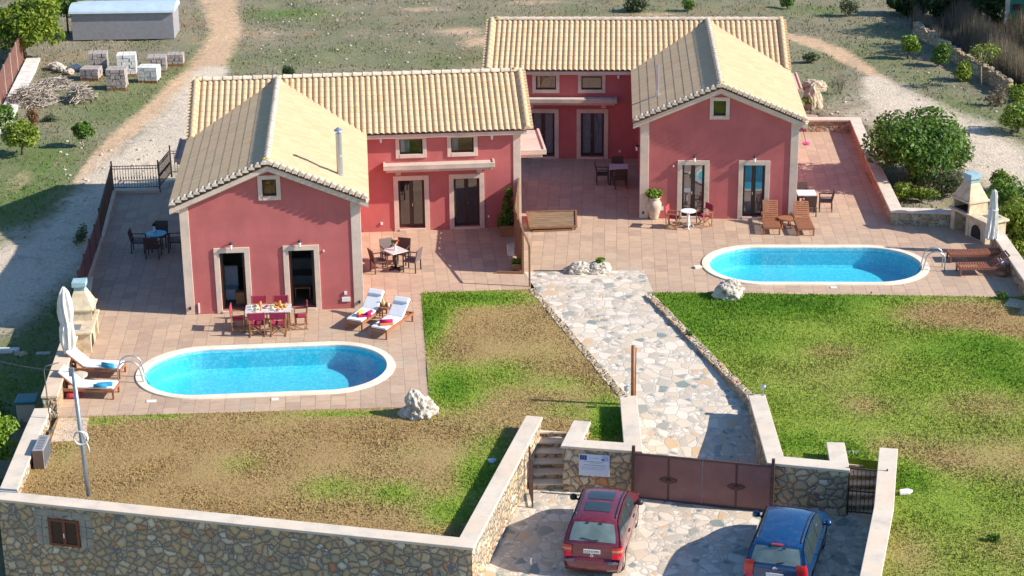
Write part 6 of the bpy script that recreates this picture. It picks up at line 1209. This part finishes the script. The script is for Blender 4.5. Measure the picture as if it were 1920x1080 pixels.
b = MB(); b.bx(0, .26, 0, .2, 0, 2.3); b.bx(1.1, w + 1, 0, .2, 0, 2.3); b.bx(.26, 1.1, 0, .2, 1.95, 2.3); b.bx(0, .2, .2, 3, 0, 2.3); b.bx(w + .8, w + 1, .2, 3, 0, 2.3); b.bx(.2, w + .8, 2.8, 3, 0, 2.3); b.build('wall', M['hut'], t); b = MB(); b.bx(-.1, w + 1.1, -.1, 3.1, 2.302, 2.42); b.build('roof', M['concrete'], t); b = MB(); b.bx(.27, 1.09, .06, .1, 0.02, 1.94); d_ = b.build('door', M['door_green'], t); b = MB(); b.bx(.42, .95, .045, .058, 1.3, 1.65); b.build('pane', M['black'], d_)
# brown panel fence and pale strip at left
A_, B_ = G(0, 200), G(44, 112); d = (B_ - A_); t = thing('panel_fence', 'rust brown panel fence along the left edge behind the lemon tree', 'fence'); n = 6; A_ = A_ - d * .5; d = d * 1.5
for i in range(n):
    a_, c_ = A_ + d * (i / n), A_ + d * ((i + 1) / n); u = d.normalized() * .03; b = MB(); b.bar(a_ + u + Vector((0, 0, .75)), c_ - u + Vector((0, 0, .75)), .04, 1.5); b.build('panel', M['brick_red'], t); b = MB(); b.bar(a_, a_ + Vector((0, 0, 1.55)), .055); b.build('post', M['concrete'], t)
b = MB(); wall_body(b, [A_ + Vector((.55, 0, 0)), A_ + d + Vector((.55, 0, 0))], .75, -.3, .10); tag(b.build('concrete_strip', M['concrete_white']), kind='structure')
# shed with curved pale roof
p = G(238, 66); t = thing('metal_shed', 'long shed with a pale blue curved sheet roof at the top left', 'shed', (p.x, p.y, 0), R(1)); L_ = 3.0; b = MB(); b.bx(-L_ + .1, L_ - .1, -1.1, 1.1, 0, 1.55); b.build('wall', M['grey_box'], t)
b = MB(); n = 12; V = []
for x in (-L_, L_): V += [(x, -1.25 * math.cos(math.pi * i / n), 1.552 + .42 * math.sin(math.pi * i / n)) for i in range(n + 1)]
b.add(V, [(i, i + 1, n + 2 + i, n + 1 + i) for i in range(n)] + [tuple(range(n + 1)), tuple(range(2 * n + 1, n, -1)), (0, n + 1, 2 * n + 1, n)]); b.build('roof', M['sheet_blue'], t)
# pallets of cut stone
def pallet(label, px, py, w, dpt, h, seed, mat='pallet_stone'):
    p = G(px, py); rg = random.Random(seed); t = thing('stone_pallet', label, 'pallet', (p.x, p.y, gz(p.x, p.y)), rg.uniform(-.12, .12), 'pallets of cut stone at left'); b = MB()
    for y in (-dpt / 2 + .06, 0, dpt / 2 - .06): b.box((0, y, .05), (w, .1, .1))
    for k in range(6): b.box((-w / 2 + .08 + (w - .16) * k / 5, 0, .115), (.12, dpt, .025))
    b.build('pallet', M['pine'], t); b = MB(); z = .13
    while z < h:
        hh = rg.uniform(.12, .2); nx_ = rg.choice((3, 4))
        for i in range(nx_):
            for j in range(2): b.box((-w / 2 + w * (i + .5) / nx_ + rg.uniform(-.015, .015), -dpt / 4 + j * dpt / 2 + rg.uniform(-.02, .02), z + hh / 2), (w / nx_ - .025, dpt / 2 - .03, hh - .015), rg.uniform(-.03, .03))
        z += hh
    b.build('stones', M[mat], t)
for i, (px, py, w, d_, h, lb) in enumerate(((172, 146, 1.0, .9, .55, 'low pallet of pinkish stone slabs nearest the brush heaps'), (221, 165, 1.0, .9, .95, 'front pallet of brown and white cut stone on the grass'), (281, 152, 1.05, .9, .75, 'white pallet of stone nearest the sandy track'), (186, 132, 1.0, .9, .95, 'pale stone pallet behind the low pinkish one'), (240, 138, 1.0, .9, 1.0, 'tall pale stone pallet in the middle of the second row'), (296, 130, 1.0, .9, .85, 'pale stone pallet behind the white one nearest the track'), (330, 118, .9, .8, .5, 'low far pallet at the right end of the rows'))): pallet(lb, px, py, w, d_, h, 100 + i, 'concrete_white' if i in (2, 4) else 'pallet_stone')
# brushwood heaps and rubble
def brush(label, px, py, rx, ry, h, n, seed):
    p = G(px, py); rg = random.Random(seed); t = thing('brushwood_heap', label, 'brushwood', (p.x, p.y, gz(p.x, p.y)), 0, 'brushwood heaps at left'); b = MB()
    for i in range(n):
        a = rg.uniform(0, 6.28); q = rg.random() ** .5; x, y = rx * q * math.cos(a), ry * q * math.sin(a); z = h * (1 - q * q) * rg.uniform(.3, 1.0); l = rg.uniform(.3, .8); th = rg.uniform(0, 6.28); e = rg.uniform(-.35, .5); dx, dy, dz = l * math.cos(th) * math.cos(e), l * math.sin(th) * math.cos(e), l * math.sin(e); r = rg.uniform(.008, .028); b.tube([(x - dx / 2, y - dy / 2, max(.02, z - dz / 2)), (x + rg.uniform(-.05, .05), y, z + .04), (x + dx / 2, y + dy / 2, max(.02, z + dz / 2))], [r, r, r * .5], 4)
    o = b.build('branches', M['bark_pale'], t); o['kind'] = 'stuff'; foliage('dead_leaves', t, M['leaf_dry'], [((0, 0, h * .2), (rx * .95, ry * .95, h * .7))], int(n * 1.1), .06, seed, .3); return t
brush('big heap of cut grey branches by the brown panel fence', 62, 190, 1.25, 1.2, .95, 520, 120); brush('smaller brushwood heap with a dark hollow, right of the big one', 152, 186, .75, .8, .8, 260, 121); brush('pale heap of twigs and prunings behind the big brushwood heap', 100, 160, 1.1, .9, .5, 300, 122)
for i, (px, py, s_, m_) in enumerate(((118, 133, .3, 'rock'), (130, 138, .26, 'food_orange'), (108, 128, .34, 'rock'), (142, 130, .3, 'concrete_white'), (96, 126, .24, 'terracotta'))): rock('rubble_stone', ['grey boulder in the rubble behind the brushwood', 'orange lump of broken tile in the rubble behind the brushwood', 'pale boulder at the left of the rubble behind the brushwood', 'white lump of concrete in the rubble by the stone pallets', 'tan stone in the rubble nearest the brown panel fence'][i], px, py, (s_, s_, s_ * .7), 30 + i, .4, mat='terracotta' if m_ == 'food_orange' else m_, cat='stone')
# kerb pieces outside the left wall
p = G(8, 668, -1.15); t = thing('concrete_block', 'long whitewashed concrete block lying outside the left wall', 'block', (p.x, p.y, -1.15), .0); b = MB(); b.bx(-.7, .55, -.12, .12, 0, .3); b.build('block', M['concrete_white'], t, bevel=.02)
p = G(82, 669, -1.1); t = thing('hollow_block', 'grey hollow concrete block lying by the left wall', 'block', (p.x, p.y, -1.15), .05); b = MB(); 
b.bx(-.25, .25, -.1, .1, .17, .21); b.bx(-.25, .25, -.1, .1, .0, .04)
for x in (-.23, 0, .23): b.bx(x - .02, x + .02, -.1, .1, .0401, .1699)
b.build('block', M['concrete'], t)
p = G(40, 672, -1.15); rkc = rock('weathered_rock', 'tan boulder between the white block and the hollow block outside the left wall', 40, 672, (.30, .26, .22), 12.1, .5, mat='rock_ochre'); rkc.location = (p.x, p.y, -1.2)
# scattered pale stones in the field and by the track
rg_ = random.Random(77)
b = MB(); 
for i in range(260):
    px, py = rg_.choice(((rg_.uniform(480, 900), rg_.uniform(5, 125)), (rg_.uniform(100, 330), rg_.uniform(260, 460)), (rg_.uniform(1530, 1900), rg_.uniform(120, 330)))); p = G(px, py)
    if in_prop(np.array([p.x]), np.array([p.y]))[0]: continue
    s_ = rg_.uniform(.03, .10); z = gz(p.x, p.y); b.lathe([(s_ * .7, -.02), (s_, s_ * .3), (s_ * .6, s_ * .7), (.005, s_ * .8)], 6, (p.x, p.y, z))
tag(b.build('gravel_stones', M['rock']), 'pale loose stones scattered over the field and tracks', 'stones', kind='stuff')

# ------------------------------------------------------------------ parked cars
def chaikin(P, it=2):
    for _ in range(it):
        Q = [P[0]]
        for a, b in zip(P[:-1], P[1:]): Q += [tuple(x * .75 + y * .25 for x, y in zip(a, b)), tuple(x * .25 + y * .75 for x, y in zip(a, b))]
        Q.append(P[-1]); P = Q
    return P
def car(label, loc, rz, paint, spec):
    t = thing('parked_car', label, 'car', loc, rz, 'cars parked in front of the gate'); prof = chaikin(spec['prof'], 2); L = spec['L']; belt, wb, wr, zr = spec['belt'], spec['wb'], spec['wr'], spec['zr']
    def X(y, z):
        w = wb - .05 * max(0, (.55 - z) / .35) ** 2
        if z > belt: f = (z - belt) / (zr - belt); w = wb - (wb - wr) * (.75 * f + .25 * f * f)
        elif z > .5: w = wb - .0 - .025 * ((z - .5) / (belt - .5)) ** 2 + 0
        if z > belt: w -= .025
        e = .55; k = 1.0
        if y < e: k = 1 - .13 * (1 - y / e) ** 2.4
        if y > L - .9: k = 1 - .22 * ((y - (L - .9)) / .9) ** 2.2
        return w * k
    ys = [p[0] for p in prof]; zs = [p[1] for p in prof]
    def ztop(y):
        best = None
        for (y0, z0), (y1, z1) in zip(prof[:-1], prof[1:]):
            if min(y0, y1) - 1e-9 <= y <= max(y0, y1) + 1e-9:
                z = max(z0, z1) if abs(y1 - y0) < 1e-6 else z0 + (z1 - z0) * (y - y0) / (y1 - y0); best = z if best is None else max(best, z)
        return best if best is not None else .3
    def top(i, f, off=0.0):
        """point on the upper skin: profile index i (float), cross fraction f in -1..1"""
        k = min(int(i), len(prof) - 2); q = i - k; y = prof[k][0] * (1 - q) + prof[k + 1][0] * q; z = prof[k][1] * (1 - q) + prof[k + 1][1] * q
        dy, dz = prof[k + 1][0] - prof[k][0], prof[k + 1][1] - prof[k][1]; l = math.hypot(dy, dz) or 1; ny_, nz_ = -dz / l, dy / l
        x = X(max(y, 0), z) * f; cr = .045 * f ** 4 + .02 * f * f
        return Vector((x, y - ny_ * cr * .9 + ny_ * off, z - nz_ * cr + nz_ * off))
    N = len(prof); b = MB(); FR = [-1, -.94, -.8, -.5, 0, .5, .8, .94, 1]; m = len(FR)
    b.add([top(i, f) for i in range(N) for f in FR], [(i * m + j, i * m + j + 1, (i + 1) * m + j + 1, (i + 1) * m + j) for i in range(N - 1) for j in range(m - 1)])
    # flanks with rounded shoulders
    yl = [min(ys) + (L - min(ys)) * k / 70 for k in range(71)]; K = 14
    arches = spec['wheels']; zlo = .22
    def low(y):
        for wy in arches:
            d = abs(y - wy)
            if d < .39: return max(zlo, .30 + math.sqrt(.39 ** 2 - d * d))
        return zlo
    for sx in (-1, 1):
        V = []
        for y in yl:
            zt = ztop(y) - .062; z0 = min(low(y), zt)
            for j in range(K + 1): z = z0 + (zt - z0) * j / K; V.append((sx * X(y, z), y, z))
        b.add(V, [(i * (K + 1) + j, (i + 1) * (K + 1) + j, (i + 1) * (K + 1) + j + 1, i * (K + 1) + j + 1) for i in range(70) for j in range(K)])
    body = b.build('body', M[paint], t, True)
    b = MB(); b.bx(-wb + .09, wb - .09, .25, L - .25, .14, .62); b.build('underbody', M['trim_black'], t)
    def patch(name, i0, i1, f0, f1, mat, off=.006, par=t, n=8, sm=True, taper=0.0):
        b = MB(); V = []
        for a in range(n + 1):
            i = i0 + (i1 - i0) * a / n
            for c in range(n + 1): q = f0 + (f1 - f0) * c / n; q *= 1 - taper * (1 - a / n); V.append(top(i, q, off))
        b.add(V, [(a * (n + 1) + c, a * (n + 1) + c + 1, (a + 1) * (n + 1) + c + 1, (a + 1) * (n + 1) + c) for a in range(n) for c in range(n)]); return b.build(name, M[mat], par, sm)
    def find(yz, lo=0, hi=None):
        hi = hi or N; return min(range(lo, hi), key=lambda k: (prof[k][0] - yz[0]) ** 2 + (prof[k][1] - yz[1]) ** 2)
    i_rb, i_rt, i_wt, i_wb = find(spec['rear_win'][0]), find(spec['rear_win'][1]), find(spec['wind'][0]), find(spec['wind'][1])
    patch('rear_window', i_rb, i_rt, -.84, .84, spec['rear_glass'], .008); patch('windscreen', i_wt, i_wb, -.9, .9, 'car_glass', .008)
    for a, c in spec.get('sunroof', []): patch('sunroof', find(a), find(c), -.60, .60, 'car_glass', .01)
    def side_patch(name, y0, y1, z0, z1f, mat, off=.006, sx=1, par=t, n=10):
        b = MB(); V = []
        for a in range(n + 1):
            y = y0 + (y1 - y0) * a / n; zt = min(z1f(y), ztop(y) - .09); zb = min(z0(y), zt)
            for c in range(7): z = zb + (zt - zb) * c / 6; V.append((sx * (X(y, z) + off), y, z))
        b.add(V, [(a * 7 + c, (a + 1) * 7 + c, (a + 1) * 7 + c + 1, a * 7 + c + 1) for a in range(n) for c in range(6)]); return b.build(name, M[mat], par, True)
    for sx in (-1, 1):
        for y0, y1 in spec['side_win']: side_patch('side_window', y0, y1, lambda y: belt + .05 + spec['rise'] * max(0, 1 - y / 1.2), lambda y: zr - .10, 'car_glass', .007, sx)
        for y0 in [w[1] + .025 for w in spec['side_win']]: side_patch('door_seam', y0, y0 + .016, lambda y: .34, lambda y: belt + .02, 'trim_black', .003, sx, n=1)
        side_patch('side_strip', .75, L - 1.0, lambda y: .52, lambda y: .58, 'trim_black' if paint == 'car_blue' else paint, .012, sx)
        # rear lamp: wraps from the tail onto the flank
        y0, y1, z0, z1 = spec['lamp']; b = MB(); V = []
        for a in range(9):
            z = z0 + (z1 - z0) * a / 8; yb = min(prof[k][0] for k in range(find((0, .3)), i_rt) if abs(prof[k][1] - z) < .12) if True else 0
            for k in range(4): f = .74 + .26 * k / 3; V.append((sx * (X(.02, z) + .012) * f, yb - .012 + .02 * f ** 4, z))
            for k in range(1, 5): y = yb + (y1 - yb) * k / 4; V.append((sx * (X(y, z) + .012), y, z))
        b.add(V, [(a * 8 + k, a * 8 + k + 1, (a + 1) * 8 + k + 1, (a + 1) * 8 + k) for a in range(8) for k in range(7)]); lp = b.build('rear_lamp', M['lamp_red'], t, True)
        if spec['amber']: b = MB(); z = z0 + .62 * (z1 - z0); q = [v for v in V if z0 + .45 * (z1 - z0) < v[2] < z0 + .85 * (z1 - z0)]; r_ = len(q) // 8; b.add([(x + sx * .004, y - .004, zz) for x, y, zz in q], [(a * 8 + k, a * 8 + k + 1, (a + 1) * 8 + k + 1, (a + 1) * 8 + k) for a in range(r_ - 1) for k in range(7)]); b.build('indicator', M['lamp_amber'], lp, True)
        # mirrors
        b = MB(); my = spec['mirror']; b.lathe([(.02, -.07), (.10, -.05), (.11, .02), (.07, .08), (.01, .09)], 12, (sx * (wb + .10), my, belt + .10)); b.bar((sx * (wb - .06), my, belt + .04), (sx * (wb + .06), my, belt + .06), .05, .04); b.build('wing_mirror', M['trim_black'] if paint == 'car_red' else M[paint], t, True)
        # roof bar
        b = MB(); ya, yb_ = spec['rail']; pts = [(sx * (X(y, ztop(y)) - .045), y, ztop(y) - .028) for y in np.linspace(ya, yb_, 9)]; b.tube(pts, .02, 6); b.build('roof_rail', M['trim_black'], t, True)
        for y in (spec['handles']): b = MB(); z = belt - .13; b.box((sx * (X(y, z) + .012), y, z), (.025, .17, .04)); b.build('door_handle', M['trim_black'] if paint == 'car_red' else M[paint], t)
        for wy in arches:
            b = MB(); n = 24; r = .31; x0, x1 = sx * (wb - .24), sx * (wb - .035)
            rr = [(x0, r - .03), (x0, r), (x1 - sx * .03, r), (x1, r - .03), (x1, r - .09)]
            V = [(x, wy + q * math.cos(2 * math.pi * k / n), r + q * math.sin(2 * math.pi * k / n)) for x, q in rr for k in range(n)]
            b.add(V, [(j * n + k, j * n + (k + 1) % n, (j + 1) * n + (k + 1) % n, (j + 1) * n + k) for j in range(4) for k in range(n)] + [tuple(range(n))]); w_ = b.build('wheel', M['tyre'], t)
            b = MB(); b.add([(x1 - sx * .012, wy + .22 * math.cos(2 * math.pi * k / n), r + .22 * math.sin(2 * math.pi * k / n)) for k in range(n)] + [(x1 + sx * .005, wy + .09 * math.cos(2 * math.pi * k / n), r + .09 * math.sin(2 * math.pi * k / n)) for k in range(n)], [(k, (k + 1) % n, n + (k + 1) % n, n + k) for k in range(n)] + [tuple(range(n, 2 * n))]); b.build('rim', M['chrome'], w_)
    # tail details
    ib0, ib1 = spec['strip']; patch('bumper_strip', find(ib0), find(ib1), -1, -.62, 'bumper_grey', .012, n=4); patch('bumper_strip', find(ib0), find(ib1), .62, 1, 'bumper_grey', .012, n=4)
    py_, pz_ = spec['plate']; b = MB(); b.box((0, py_ - .012, pz_), (.46, .02, .115)); pl = b.build('number_plate', M['white'], t)
    if spec['text']:
        cu = bpy.data.curves.new('plate', 'FONT'); cu.body = spec['text']; cu.size = .105; cu.align_x = 'CENTER'; cu.align_y = 'CENTER'; cu.extrude = .001; tmp = bpy.data.objects.new('tmp', cu); COL.objects.link(tmp); bpy.context.view_layer.update(); me = bpy.data.meshes.new_from_object(tmp.evaluated_get(bpy.context.evaluated_depsgraph_get())); bpy.data.objects.remove(tmp); me.materials.clear(); me.materials.append(M['black']); o = bpy.data.objects.new('plate_text', me); COL.objects.link(o); o.parent = pl; o.location = (0, py_ - .024, pz_); o.rotation_euler = (R(90), 0, 0)
    b = MB(); q0 = top(i_rb + .3, .03, .02); q1 = top(i_rb + 1.0, -.42 if paint == 'car_red' else .3, .02); q2 = top(i_rb + .5, .22, .02); b.bar(q0, q1, .022, .015); b.bar(q0, q2, .03, .015); b.build('rear_wiper', M['trim_black'], t)
    for x in (-.28, .28): b = MB(); q = top(i_rt - .2, x, .01); b.box(q, (.07, .05, .03)); b.build('hinge', M['trim_black'], t)
    b = MB(); ey, ez = spec['emblem']; n = 4 if paint == 'car_red' else 16; rr0, rr1 = (.055, .03)
    b.add([(rr0 * math.cos(2 * math.pi * k / n), ey - .012, ez + rr0 * 1.0 * math.sin(2 * math.pi * k / n)) for k in range(n)] + [(rr1 * math.cos(2 * math.pi * k / n), ey - .016, ez + rr1 * math.sin(2 * math.pi * k / n)) for k in range(n)], [(k, (k + 1) % n, n + (k + 1) % n, n + k) for k in range(n)]); 
    if n > 4: b.bar((-.07, ey - .014, ez - .01), (.07, ey - .014, ez + .012), .012, .012)
    b.build('emblem', M['chrome'], t)
    return t
red = dict(L=4.13, belt=.98, wb=.85, wr=.62, zr=1.60, rise=.06, rear_glass='car_glass_rear',
    prof=[(.12, .20), (.03, .30), (.0, .48), (.02, .58), (.09, .61), (.10, .66), (.11, .86), (.13, .98), (.17, 1.05), (.50, 1.50), (.60, 1.565), (1.0, 1.60), (1.8, 1.61), (2.3, 1.58), (2.7, 1.50), (3.25, 1.10), (3.4, 1.04), (3.8, .92), (4.03, .78), (4.12, .58), (4.12, .40), (4.03, .22)],
    rear_win=((.18, 1.06), (.50, 1.50)), wind=((2.72, 1.48), (3.25, 1.10)), sunroof=[((1.0, 1.6), (1.45, 1.6)), ((1.75, 1.61), (2.2, 1.59))], side_win=[(.42, .95), (1.0, 1.78), (1.84, 2.62)], lamp=(0, .30, .66, .96), amber=True, mirror=2.75, rail=(.75, 2.5), handles=(1.45, 2.35), wheels=(.72, 3.30), strip=((.0, .49), (.02, .59)), plate=(.115, .80), text='ZZH1995', emblem=(.105, .68))
blue = dict(L=4.45, belt=.98, wb=.90, wr=.66, zr=1.63, rise=.02, rear_glass='car_glass_rear',
    prof=[(.12, .20), (.03, .30), (.0, .50), (.03, .62), (.08, .66), (.09, .72), (.10, .92), (.12, 1.02), (.15, 1.08), (.36, 1.52), (.42, 1.59), (.8, 1.63), (1.8, 1.64), (2.4, 1.60), (2.8, 1.52), (3.5, 1.08), (3.7, 1.02), (4.1, .90), (4.35, .74), (4.44, .56), (4.44, .40), (4.35, .22)],
    rear_win=((.16, 1.09), (.36, 1.52)), wind=((2.82, 1.50), (3.5, 1.08)), side_win=[(.40, 1.02), (1.08, 1.92), (1.98, 2.78)], lamp=(0, .22, .72, 1.16), amber=False, mirror=2.95, rail=(.6, 2.6), handles=(1.55, 2.45), wheels=(.78, 3.48), strip=((.03, .62), (.08, .66)), plate=(.09, .80), text='', emblem=(.125, .985))
c1 = car('dark red parked people carrier with two dark sunroof panels, left of the blue car', (2.07, 46.72, FLOOR), R(-11.5), 'car_red', red)
c2 = car('shiny blue parked estate car with tall red tail lamps, right of the red car', (6.85, 45.30, FLOOR), R(-17), 'car_blue', blue)
b = MB(); V = [(-.12, .36, 1.57), (.12, .36, 1.57)]; b.box((0, .365, 1.575), (.30, .05, .035)); b.build('high_brake_light', M['lamp_red'], c2)
